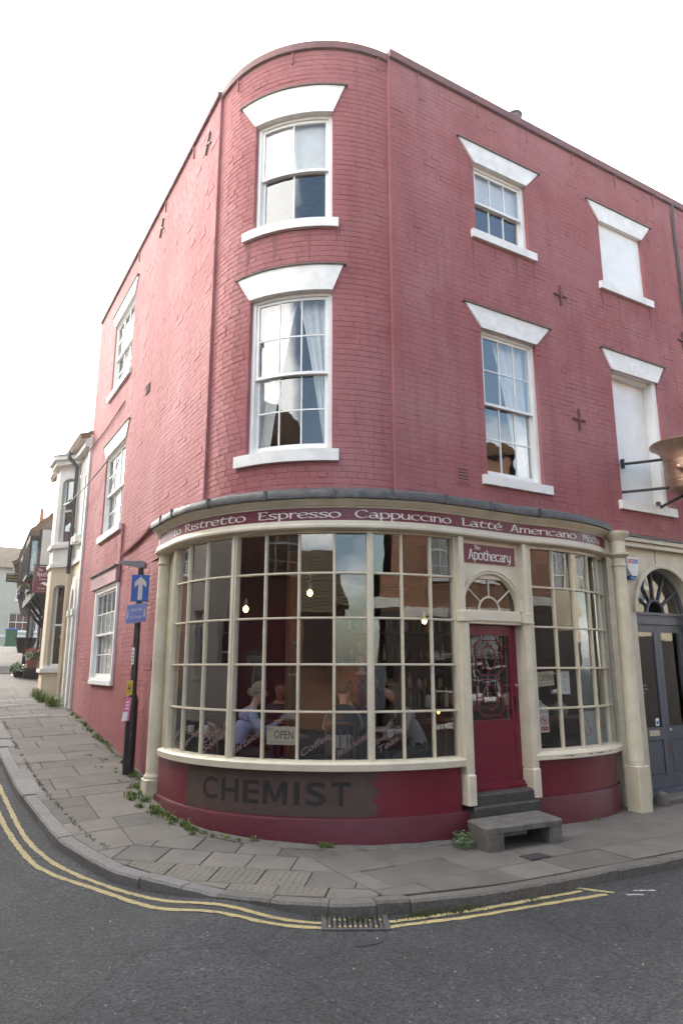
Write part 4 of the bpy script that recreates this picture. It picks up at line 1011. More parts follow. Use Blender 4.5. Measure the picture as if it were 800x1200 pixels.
# panel above with arch hole
cx_, zc_ = 3.125, 2.6; ri, ro = .455, .525
m = MB(); n = 20; V = []; 
for k in range(n + 1):
    a_ = math.pi * k / n; V += [(cx_ + ro * math.cos(a_), -.2, zc_ + ro * math.sin(a_))]
    t_ = max(abs(math.cos(a_)) / .57, math.sin(a_) / .9, 1e-6); V += [(cx_ + math.cos(a_) / t_, -.2, zc_ + math.sin(a_) / t_)]
m.add(V, [[2 * k, 2 * k + 2, 2 * k + 3, 2 * k + 1] for k in range(n)]); m.build('arch_panel', M_cream, pc)
V = []; F = []; prof = [(ri, -.14), (ri, -.2), (ri + .015, -.225), (ri + .04, -.225), (ri + .05, -.24), (ro, -.24), (ro + .005, -.2)]; k_ = len(prof)
for k in range(n + 1):
    a_ = math.pi * k / n; V += [(cx_ + r_ * math.cos(a_), y_, zc_ + r_ * math.sin(a_)) for r_, y_ in prof]
F = [[k * k_ + j, (k + 1) * k_ + j, (k + 1) * k_ + j + 1, k * k_ + j + 1] for k in range(n) for j in range(k_ - 1)]
mk('archivolt', V, F, M_cream, pc, 'auto')
MB().box(2.665, 3.585, -.26, -.1, 2.43, 2.47).box(2.69, 3.56, -.285, -.1, 2.47, 2.575).box(2.69, 3.56, -.25, -.1, 2.575, 2.6).build('transom', M_cream, pc)
fl = MB()
for a_ in (38, 90, 142):
    c_, s_ = math.cos(rad(a_)), math.sin(rad(a_)); fl.tube([(cx_ + .175 * c_, -.16, zc_ + .175 * s_), (cx_ + (ri + .01) * c_, -.16, zc_ + (ri + .01) * s_)], .012, 6)
fl.tube([(cx_ + .175 * math.cos(math.pi * k / 12), -.16, zc_ + .175 * math.sin(math.pi * k / 12)) for k in range(13)], .014, 6)
fl.build('fanlight_bars', M_cream, pc)
ang = [0, 38, 90, 142, 180]
for a_, b_ in zip(ang[:-1], ang[1:]):
    P = [(cx_ + ri * math.cos(rad(a_ + (b_ - a_) * k / 5)), zc_ + ri * math.sin(rad(a_ + (b_ - a_) * k / 5))) for k in range(6)] + [(cx_ + .175 * math.cos(rad(b_ - (b_ - a_) * k / 4)), zc_ + .175 * math.sin(rad(b_ - (b_ - a_) * k / 4))) for k in range(5)]
    MB().prism(P, -.152 + R.uniform(-.002, .002), -.148).build('pane', M_gl, pc)
MB().prism([(cx_ + .175 * math.cos(math.pi * k / 8), zc_ + .175 * math.sin(math.pi * k / 8)) for k in range(9)], -.152, -.148).build('pane', M_gl, pc)
MB().box(2.555, 2.63, -.29, -.1, 2.58, 3.49).box(3.63, 3.7, -.29, -.1, 2.58, 3.49).box(2.63, 3.63, -.195, -.1, 3.06, 3.49).build('frieze', M_cream, pc)
bd = MB().box(2.69, 3.55, -.222, -.19, 3.2, 3.43).build('name_board', M_sign, pc)
h = .088; sx = .72 / nib_len('Apothecary', h, 1, 0); nib_text('Apothecary', 2.76, 3.235, h, sx, M_letter, pc, mapR, -.2235, gap=0, ang=8, nw=.2, nt_=.09)
nib_text('The', 2.86, 3.365, .036, 1.0, M_letter, pc, mapR, -.2235, gap=.02, ang=8, nw=.22, nt_=.1)
# the door
dr = MB(); DY0, DY1 = -.13, -.085
X0, X1, Z0, Z1 = 2.67, 3.58, .475, 2.43; GX0, GX1, GZ0, GZ1 = 2.79, 3.46, 1.27, 2.3
dr.box(X0, GX0, DY0, DY1, Z0, Z1); dr.box(GX1, X1, DY0, DY1, Z0, Z1); dr.box(GX0, GX1, DY0, DY1, GZ1, Z1); dr.box(GX0, GX1, DY0, DY1, Z0, GZ0)
dr.box(GX0 - .02, GX1 + .02, DY0 - .012, DY0, GZ0 - .03, GZ0); dr.box(X0, X1, -.2, -.13, Z0, Z0 + .035); dr.box(X0, X1, -.175, -.13, Z0 + .035, Z0 + .07)
dr.box(3.5, 3.506, DY0 - .006, DY0, Z0 + .07, Z1); dr.box(GX0, GX1, DY0 - .002, DY0, .93, .934)
door = dr.build('door', M_door, BLD); door['label'] = 'claret half glazed door with ovals and octagons in its glazing bars'
gb = MB(); GC = (GX0 + GX1) / 2; yb = -.11
def bar(p, q, r=.0085): gb.tube([(p[0], yb, p[1]), (q[0], yb, q[1])], r, 5)
for zc in (2.02, 1.54):
    ox, oz = .215, .215; xa, xb = GC - ox, GC + ox; c_ = .075
    pts = [(xa + c_, zc + oz), (xb - c_, zc + oz), (xb, zc + oz - c_), (xb, zc - oz + c_), (xb - c_, zc - oz), (xa + c_, zc - oz), (xa, zc - oz + c_), (xa, zc + oz - c_)]
    for i in range(8): bar(pts[i], pts[(i + 1) % 8])
    gb.tube([(GC + .115 * math.cos(2 * math.pi * k / 20), yb, zc + .15 * math.sin(2 * math.pi * k / 20)) for k in range(21)], .0095, 5)
    bar((GC, zc + .15), (GC, zc + oz)); bar((GC, zc - .15), (GC, zc - oz)); bar((xa, zc), (GC - .115, zc)); bar((GC + .115, zc), (xb, zc))
    for sx_, xe in ((xa, GX0), (xb, GX1)): bar((sx_, zc + oz - c_), (xe, zc + oz - c_)); bar((sx_, zc - oz + c_), (xe, zc - oz + c_))
for sx_ in (GC - .125, GC + .125): bar((sx_, 2.235), (sx_, GZ1)); bar((sx_, 1.325), (sx_, GZ0))
bar((GC - .125, 1.805), (GC + .125, 1.755)) if False else None
gb.build('glazing_bars', M_door, door)
for i in range(3):
    for j in range(4):
        xa = GX0 + (GX1 - GX0) * i / 3; xb = GX0 + (GX1 - GX0) * (i + 1) / 3; za = GZ0 + (GZ1 - GZ0) * j / 4; zb = GZ0 + (GZ1 - GZ0) * (j + 1) / 4
        flat_pane((xa, -.107), (xb, -.107), za, zb, door, .008)
MB().box(3.5, 3.53, -.142, -.13, 1.38, 1.55).build('door_plate', M_black, door); MB().ball((3.52, -.16, 1.68), .02).build('knob', M_copper, door, True)
MB().tube([(3.5, -.14, 1.1), (3.49, -.17, 1.06), (3.5, -.14, 1.0)], .01, 6).build('handle', M_door, door)
# threshold and bench step
ts = MB().cbox(2.6, 3.63, -.36, .1, .2, .345, .02).cbox(2.67, 3.58, -.33, .1, .345, .475, .025).build('threshold', M_dstone, BLD)
bs = empty('stone_step', (2.85, -.65, 0), 'hollow concrete step standing on the pavement below the shop door', 'step')
def bsm(x, y_, z): a_ = rad(-3.5); x -= 2.85; y_ += .65; return (2.85 + x * math.cos(a_) - y_ * math.sin(a_), -.65 + x * math.sin(a_) + y_ * math.cos(a_), z)
tp = [v2(2.31, -.86), v2(3.38, -.93), v2(3.5, -.42), v2(2.4, -.42)]
def slab3(P, z0, z1, c):
    P = [Vector(p) for p in P]; A = []
    for i, p in enumerate(P):   # rounded corners
        q0 = p + (P[i - 1] - p).normalized() * .045; q1 = p + (P[(i + 1) % len(P)] - p).normalized() * .045; A += [q0, q0.lerp(q1, .5).lerp(p, .4), q1]
    n = len(A); B = inset(A, c); V = [(p.x, p.y, z0) for p in A] + [(p.x, p.y, z1 - c) for p in A] + [(p.x, p.y, z1) for p in B]
    return V, [list(range(n))[::-1]] + [[k * n + i, k * n + (i + 1) % n, k * n + n + (i + 1) % n, k * n + n + i] for k in (0, 1) for i in range(n)] + [list(range(2 * n, 3 * n))]
V, F = slab3(tp, .185, .25, .014); mk('tread', V, F, M_conc, bs, 'auto')
for q in ([v2(2.315, -.855), v2(2.56, -.872), v2(2.62, -.43), v2(2.405, -.43)], [v2(3.17, -.91), v2(3.375, -.925), v2(3.49, -.43), v2(3.28, -.43)]):
    V, F = slab3(q, -.03, .187, .004); mk('leg', V, F, M_conc, bs, 'auto')
# columns ---------------------------------------------------------------
def column(cx, cy, zb, r=.105, rb_=.115, ped=.16, zp=.62, ztop=3.5):
    c = MB(); c.cbox(cx - ped, cx + ped, cy - ped, cy + ped, zb - .1, zp, .012)
    c.lathe([(ped * .95, zp), (ped * .98, zp + .02), (ped * .9, zp + .045), (rb_ * 1.06, zp + .055), (rb_, zp + .08), (r * .98, 2.2), (r * .9, ztop - .18), (r * .9, ztop - .17), (r * 1.08, ztop - .165), (r * 1.08, ztop - .145), (r * .9, ztop - .14), (r * .9, ztop - .05), (r * 1.2, ztop - .03), (r * 1.5, ztop), (r * 1.5, ztop + .03), (r * 1.1, ztop + .04), (r * 1.05, ztop + .2), (r * 1.25, ztop + .22), (r * 1.3, ztop + .25), (r * 1.7, ztop + .29), (r * 1.75, ztop + .34), (.02, ztop + .36)], (cx, cy), 24)
    return c.build('column', M_cream2, BLD, 'auto')
column(-.15, 2.95, g(2.8), r=.1, rb_=.105, ped=.135, zp=.45)
column(5.575, -.255, 0, r=.1, rb_=.108, ped=.117, zp=.6)
MB().box(-.1, .05, 2.72, 3.15, .2, 3.9).build('pilaster', M_cream2, BLD)
# ================================================================== neighbouring arched entrance
NC, NS, NR = 6.88, 2.72, .7
m = MB(); n = 24; x0, x1, zt = 5.6, 9.6, 3.8
for k in range(n):
    a_, b_ = math.pi * k / n, math.pi * (k + 1) / n
    m.add([(NC + NR * math.cos(a_), -.02, NS + NR * math.sin(a_)), (NC + NR * math.cos(a_), -.02, zt), (NC + NR * math.cos(b_), -.02, zt), (NC + NR * math.cos(b_), -.02, NS + NR * math.sin(b_))], [[0, 1, 2, 3]])
m.box(x0, NC - NR, -.02, .05, NS, zt); m.box(NC + NR, x1, -.02, .05, NS, zt)
m.box(x0, NC - NR, -.02, .05, -.2, NS); m.box(NC + NR, x1, -.02, .05, -.2, NS)
for k in range(n):
    a_, b_ = math.pi * k / n, math.pi * (k + 1) / n; m.add([(NC + NR * math.cos(t), y_, NS + NR * math.sin(t)) for t, y_ in ((a_, -.02), (b_, -.02), (b_, .25), (a_, .25))], [[0, 1, 2, 3]])
m.box(NC - NR - .001, NC - NR, -.02, .25, 0, NS); m.box(NC + NR, NC + NR + .001, -.02, .25, 0, NS)
en = m.build('arched_wall', M_cream2, BLD)
V = []; prof = [(NR, -.02), (NR, -.06), (NR + .03, -.07), (NR + .07, -.06), (NR + .075, -.02)]; k_ = 5
for k in range(n + 1):
    a_ = math.pi * k / n; V += [(NC + r_ * math.cos(a_), y_, NS + r_ * math.sin(a_)) for r_, y_ in prof]
mk('archivolt', V, [[k * 5 + j, (k + 1) * 5 + j, (k + 1) * 5 + j + 1, k * 5 + j + 1] for k in range(n) for j in range(4)], M_cream2, en, 'auto')
MB().box(5.8, 9.6, -.1, 0, 3.74, 3.78).box(5.8, 9.6, -.15, 0, 3.78, 3.84).box(5.8, 9.6, -.13, 0, 3.7, 3.74).build('cornice', M_cream2, BLD)
MB().box(5.8, 9.6, -.17, .1, 3.842, 3.875).build('lead_flashing', M_lead, BLD)
MB().box(6.75, 6.757, -.026, -.02, 3.3, 3.7).build('crack', M_slate, en)
nd = MB(); yd = .16
nd.box(NC - NR, NC + NR, yd - .03, yd + .06, 2.56, 2.74).box(NC - NR, NC + NR, yd - .06, yd - .03, 2.7, 2.74).box(NC - NR, NC - NR + .06, yd - .02, yd + .05, .12, 2.56).box(NC + NR - .06, NC + NR, yd - .02, yd + .05, .12, 2.56)
nd.box(NC - NR, NC + NR, yd - .1, yd + .05, .1, .15)
nf = nd.build('entrance', M_grey, BLD); nf['label'] = 'grey blue arched double entrance right of the column'
for xa, xb in ((NC - NR + .062, NC - .003), (NC + .003, NC + NR - .062)):
    d = MB(); s_ = .085
    d.box(xa, xa + s_, yd, yd + .04, .155, 2.555).box(xb - s_, xb, yd, yd + .04, .155, 2.555).box(xa + s_, xb - s_, yd, yd + .04, 2.44, 2.555).box(xa + s_, xb - s_, yd, yd + .04, .84, 1.02).box(xa + s_, xb - s_, yd, yd + .04, .155, .33)
    d.box(xa + s_, xb - s_, yd + .022, yd + .035, .33, .84); d.box(xa + s_ + .03, xb - s_ - .03, yd + .01, yd + .022, .36, .81)
    d.build('door_leaf', M_grey, nf); flat_pane((xa + s_, yd + .02), (xb - s_, yd + .02), 1.02, 2.44, nf, .004)
MB().box(6.46, 6.7, yd - .012, yd, .9, .98).build('letter_plate', M_card, nf); MB().ball((6.94, yd - .03, .98), .02).build('knob', M_china, nf, True)
MB().box(6.925, 6.95, yd - .006, yd, .6, .78).build('lock_plate', mat('worn_brass', (.2, .1, .06), .6, metal=.5), nf)
mapN = lambda u, w_, z: (u, w_, z)
for k, tx in enumerate(('Opening Times', '10am to 5.30pm', 'every day')): btext(tx, 6.38, 6.38 + .012 * len(tx), 1.62 - k * .055, 1.65 - k * .055, M_letter, nf, mapN, yd + .017)
MB().box(6.66, 6.74, yd + .012, yd + .016, 1.04, 1.15).build('sticker', M_paper, nf); MB().box(6.675, 6.725, yd + .0105, yd + .012, 1.06, 1.11).build('sticker', M_blue, nf)
fb = MB()
for a_ in (33, 63, 93, 123, 150):
    c_, s_ = math.cos(rad(a_)), math.sin(rad(a_)); fb.tube([(NC + .2 * c_, yd + .0, NS + .02 + .2 * s_), (NC + NR * c_, yd + .0, NS + .02 + NR * s_)], [.02, .026], 6)
fb.tube([(NC + .2 * math.cos(math.pi * k / 12), yd, NS + .02 + .2 * math.sin(math.pi * k / 12)) for k in range(13)], .025, 6); fb.tube([(NC + (NR - .02) * math.cos(math.pi * k / 24), yd, NS + .02 + (NR - .02) * math.sin(math.pi * k / 24)) for k in range(25)], .03, 6)
fb.build('fanlight_bars', M_grey, nf)
ang = [0, 33, 63, 93, 123, 150, 180]
for a_, b_ in zip(ang[:-1], ang[1:]):
    P = [(NC + NR * math.cos(rad(a_ + (b_ - a_) * k / 5)), NS + .02 + NR * math.sin(rad(a_ + (b_ - a_) * k / 5))) for k in range(6)] + [(NC + .2 * math.cos(rad(b_ - (b_ - a_) * k / 4)), NS + .02 + .2 * math.sin(rad(b_ - (b_ - a_) * k / 4))) for k in range(5)]
    MB().prism(P, yd + .012, yd + .016).build('pane', M_gl, nf)
MB().cbox(6.2, 7.75, -.22, .3, -.05, .1, .02).build('doorstep', M_conc, nf)
MB().lathe([(.1, -.05), (.1, .1), (.08, .17), (.03, .2)], (6.16, -.18), 12).build('guard_stone', M_conc, nf, 'auto')
# alarm box
al = empty('alarm_box', (6.1, -.05, 3.2), 'white burglar alarm box with a red and blue label on the cream wall', 'alarm')
MB().prism([(5.95, 3.53), (6.2, 3.53), (6.21, 3.4), (6.15, 3.25), (6.03, 3.25), (5.95, 3.36)], -.12, -.021).build('case', M_paper, al); MB().box(6.02, 6.16, -.1, -.03, 3.2, 3.25).build('strobe', M_blue, al)
MB().box(5.97, 6.08, -.1225, -.12, 3.44, 3.5).build('label_strip', M_signred, al); MB().box(6.08, 6.19, -.1225, -.12, 3.44, 3.5).build('label_strip', M_blue, al)
btext('RedAlert', 5.985, 6.175, 3.457, 3.485, M_paper, al, mapR, -.1235)

# ================================================================== signs and cards in the windows
def card_on(mp, w_, u0, u1, z0, z1, name, label, cat, m=M_card, rot=0., th=.003, group=None):
    o = empty(name, mp((u0 + u1) / 2, w_, z0), label, cat, group); uc, zc = (u0 + u1) / 2, (z0 + z1) / 2; c_, s_ = math.cos(rot), math.sin(rot)
    mq = lambda u, d, z: mp(uc + (u - uc) * c_ - (z - zc) * s_, d, zc + (u - uc) * s_ + (z - zc) * c_)
    MB().box(u0, u1, w_, w_ + th, z0, z1, mq).build('card', m, o); return o, mq
def pane_of(k): return pane_map(bowpt(TH[k], -.12), bowpt(TH[k + 1], -.12))
mp_, L_ = pane_of(4)
o, mq = card_on(mp_, .03, .04, L_ - .03, 1.045, 1.245, 'open_sign', 'cream card reading OPEN in the big bow window beside the seated woman', 'sign')
btext('OPEN', .13, L_ - .06, 1.11, 1.2, M_ink, o, mq, .0295); btext('We are', .055, .115, 1.205, 1.225, M_ink, o, mq, .0295); btext('7 Days A Week 9am to 5pm', .055, L_ - .05, 1.06, 1.08, M_ink, o, mq, .0295)
for k, lines in ((0, ['Teas']), (1, ['Light Food']), (2, ['Cakes &', 'Scones']), (3, ['Lite Lunch']), (5, ['Coffee']), (6, ['Milkshakes']), (7, ['Speciality', 'Teas'])):
    mp_, L_ = pane_of(k)
    for q, tx in enumerate(lines):
        wt = min(L_ * .8, .06 * len(tx)); z0 = .97 + (.1 if len(lines) > 1 and q == 0 else 0)
        mt = lambda u, w_, z, mp_=mp_, wt=wt: mp_(u, w_, z + .62 * (u - L_ * .5))
        btext(tx, L_ * .5 - wt / 2, L_ * .5 + wt / 2, z0 + .05, z0 + .13, M_etch, lw, mt, -.012, bold=.01, name='etched_word')
mp_, L_ = pane_map(RPT[0], RPT[1])
o, mq = card_on(mp_, .03, .03, L_ - .05, 1.665, 1.85, 'open_sign', 'tilted cream OPEN card in the small right bow window', 'sign', rot=.07)
btext('OPEN', .12, L_ - .09, 1.73, 1.81, M_ink, o, mq, .0295); btext('We are', .045, .105, 1.8, 1.82, M_ink, o, mq, .0295); btext('7 Days A Week 9am to 5pm', .045, L_ - .07, 1.685, 1.702, M_ink, o, mq, .0295)
o, mq = card_on(mp_, .028, .1, .235, 1.095, 1.325, 'no_dogs_sign', 'white sign with a red ring crossing out a black dog', 'sign', M_paper)
cx, cz = .1675, 1.24
P = []; n = 24
for k in range(n): a_ = 2 * math.pi * k / n; P += [mq(cx + .056 * math.cos(a_), .0275, cz + .056 * math.sin(a_)), mq(cx + .044 * math.cos(a_), .0275, cz + .044 * math.sin(a_))]
mk('ring', P, [[2 * k, (2 * k + 2) % (2 * n), (2 * k + 3) % (2 * n), 2 * k + 1] for k in range(n)], M_signred, o)
dog = [(-.033, .012), (-.03, .022), (-.018, .024), (-.012, .016), (.016, .014), (.026, .024), (.03, .02), (.022, .006), (.02, -.03), (.012, -.03), (.01, -.008), (-.01, -.006), (-.012, -.03), (-.02, -.03), (-.019, .002), (-.026, .006)]
mk('dog', [mq(cx + a_, .0273, cz + b_) for a_, b_ in dog], [list(range(16))], M_ink, o)
mk('slash', [mq(cx + a_, .027, cz + b_) for a_, b_ in ((-.036, .03), (-.03, .036), (.036, -.03), (.03, -.036))], [[0, 1, 2, 3]], M_signred, o)
mk('bar', [mq(a_, .0275, b_) for a_, b_ in ((.112, 1.115), (.224, 1.115), (.224, 1.165), (.112, 1.165))], [[0, 1, 2, 3]], M_signred, o)
btext('NO DOGS', .125, .21, 1.13, 1.15, M_paper, o, mq, .027)
mp_, L_ = pane_map(RPT[1], RPT[2])
o, mq = card_on(mp_, .03, .06, .24, 1.56, 1.855, 'notice', 'white paper notice between the OPEN card and the next pane', 'notice', M_paper)
for tx, a_, b_, z in (('WE', .12, .18, 1.8), ('HAVE', .1, .2, 1.765), ('a selection of', .08, .22, 1.72), ('cakes', .12, .18, 1.69), ('gluten free', .1, .2, 1.63), ('available', .12, .18, 1.61)): btext(tx, a_, b_, z, z + (.024 if tx.isupper() else .013), M_ink, o, mq, .0295)
# frosted lower panes with printed cup and words
for k in (2, 3, 4):
    mp_, L_ = pane_map(RPT[k], RPT[k + 1])
    MB().box(.01, L_ - .01, .012, .014, .9, 1.33 if k == 2 else 1.385, mp_).build('frosted_film', M_frost, rw)
    if k == 2:
        f = MB(); mt = lambda p: Vector(mp_(p[0], .010, p[1]))
        f.tube([mt((.08 + .13 * t, 1.06 + .05 * (2 * t - 1) ** 2 - .05)) for t in [i / 8 for i in range(9)]], .004, 4); f.tube([mt(p) for p in ((.075, 1.13), (.09, 1.05), (.12, 1.02), (.17, 1.02), (.2, 1.05), (.215, 1.13), (.075, 1.13))], .004, 4)
        f.tube([mt((.145 + .03 * math.sin(t * 5), 1.15 + .12 * t)) for t in [i / 10 for i in range(11)]], .005, 4); f.tube([mt(p) for p in ((.21, 1.11), (.24, 1.1), (.235, 1.06), (.2, 1.05))], .004, 4); f.build('cup_print', M_rust, rw)
    if k == 3: btext('Fresh', .05, L_ - .06, 1.17, 1.22, M_rust, rw, mp_, .0115); btext('Coffee', .05, L_ - .06, 1.1, 1.15, M_rust, rw, mp_, .0115)
    if k == 4: btext('Tea', .05, L_ - .07, 1.15, 1.22, M_rust, rw, mp_, .0115)

# ================================================================== inside the coffee shop
FZ = .35
pin = [(p - n_ * .16) for p, n_ in PATH]
poly = [(q.x, q.y) for q in pin] + [(5.8, 5.2), (.06, 5.2)]
n = len(poly)
sf_ = mk('shop_floor', [(a_, b_, FZ) for a_, b_ in poly], [list(range(n))], M_floor, BLD); mk('shop_ceiling', [(a_, b_, 3.56) for a_, b_ in poly], [list(range(n))], M_dark, BLD)
MB().box(.02, 5.6, 5.2, 5.26, 0, 3.6).box(5.8, 5.86, .28, 5.2, 0, 3.6).box(.03, .06, 3.0, 5.2, 0, 3.6).build('inner_wall', M_dark, BLD)
MB().box(5.51, 9.6, 3.0, 3.1, 0, 3.8).box(9.5, 9.6, .1, 3, 0, 3.8).box(5.87, 9.6, .25, 3.0, 3.81, 3.85).box(5.87, 9.6, .1, 3.0, .02, .1).build('inner_wall', mat('neighbour_room', (.1, .095, .09), .9), BLD)
def thing_post(x, y_):
    o = empty('oak_post', (x, y_, FZ), 'brown oak post standing in the coffee shop behind the OPEN card', 'post'); MB().cbox(x - .075, x + .075, y_ - .075, y_ + .075, FZ, 3.56, .012).build('shaft', M_post, o)
thing_post(1.5, 2.15)
def bulb(x, y_, z, label):
    o = empty('pendant_bulb', (x, y_, 3.55), label, 'light bulb', 'bare pendant bulbs in the coffee shop')
    MB().tube([(x, y_, 3.56), (x, y_, z + .13)], .004, 5).build('cord', M_black, o); MB().lathe([(.018, z + .05), (.02, z + .06), (.02, z + .12), (.008, z + .14)], (x, y_), 10).build('socket', M_lampg, o)
    MB().ball((x, y_, z), .033, 12, 8, (1, 1, 1.25)).build('bulb', M_bulb, o, True)
bulb(1.3, 1.25, 2.86, 'lit bare bulb hanging above the OPEN card'); bulb(.63, 1.8, 2.66, 'lit bare bulb hanging left of the thick bow window mullion'); bulb(2.9, .9, 2.53, 'lit bare bulb hanging left of the claret door')
def table(x, y_, sx_, sy_, label, rnd=False, a_=0):
    o = empty('cafe_table', (x, y_, FZ), label, 'table', 'wooden coffee shop tables')
    if rnd: MB().lathe([(.02, FZ + .69), (sx_, FZ + .69), (sx_ + .01, FZ + .705), (sx_, FZ + .72), (.02, FZ + .72)], (x, y_), 24).build('table_top', M_wood, o, 'auto')
    else: MB().cbox(x - sx_, x + sx_, y_ - sy_, y_ + sy_, FZ + .69, FZ + .72, .01).build('table_top', M_wood, o)
    MB().lathe([(.2, FZ), (.2, FZ + .02), (.03, FZ + .05), (.03, FZ + .69)], (x, y_), 12).build('pedestal', M_iron, o, 'auto')
    return o
table(1.0, 1.5, .28, .3, 'wooden table before the woman in lavender'); table(.42, 2.25, .3, .45, 'wooden table with white mugs at the left end of the bow'); table(2.05, .62, .3, .3, 'small round wooden table before the curly haired woman', True)
MUGS = [(.2, 2.0), (.3, 2.2), (.14, 2.35), (.95, 1.33), (1.12, 1.58), (2.0, .45), (2.1, .7)]
mug = MB().lathe([(.03, 0), (.038, .01), (.042, .09), (.038, .09), (.033, .015), (.01, .012)], (0, 0), 14); mug.tube([(.04, 0, .075), (.065, 0, .065), (.065, 0, .035), (.038, 0, .025)], .006, 6)
mug0 = mug.build('mug', M_china, None, 'auto')
for k, (x, y_) in enumerate(MUGS):
    o = mug0 if k == 0 else mug0.copy()
    if k: COL.objects.link(o)
    o.location = (x, y_, FZ + .721); o.rotation_euler = (0, 0, k * 1.3)
    o['label'] = ['white mug on the left end table nearest the glass', 'white mug on the left end table, right of the others', 'white mug on the left end table, furthest left', 'white mug before the woman in lavender', 'white mug at the far side of the lavender woman\'s table', 'white mug on the round table near the window', 'white mug on the round table, far side'][k]; o['category'] = 'mug'; o['group'] = 'white mugs on the coffee shop tables'
def chair(x, y_, rz, label):
    o = empty('cafe_chair', (x, y_, FZ), label, 'chair', 'wooden coffee shop chairs'); c_, s_ = math.cos(rz), math.sin(rz)
    T = lambda a_, b_, c: (x + a_ * c_ - b_ * s_, y_ + a_ * s_ + b_ * c_, FZ + c)
    MB().box(-.2, .2, -.2, .2, .42, .45, T).build('seat', M_wood, o)
    for a_ in (-.17, .17):
        MB().tube([T(a_, .17, .42), T(a_, .19, 0)], .017, 6).build('leg', M_wood, o); MB().tube([T(a_, -.19, 0), T(a_, -.18, .42), T(a_, -.23, .88)], .017, 6).build('leg', M_wood, o)
    MB().tube([T(-.17, -.23, .86), T(-.08, -.26, .88), T(.08, -.26, .88), T(.17, -.23, .86)], .022, 6).build('back_rail', M_wood, o)
    for a_ in (-.09, 0, .09): MB().tube([T(a_, -.19, .44), T(a_, -.245, .86)], .01, 5).build('spindle', M_wood, o)
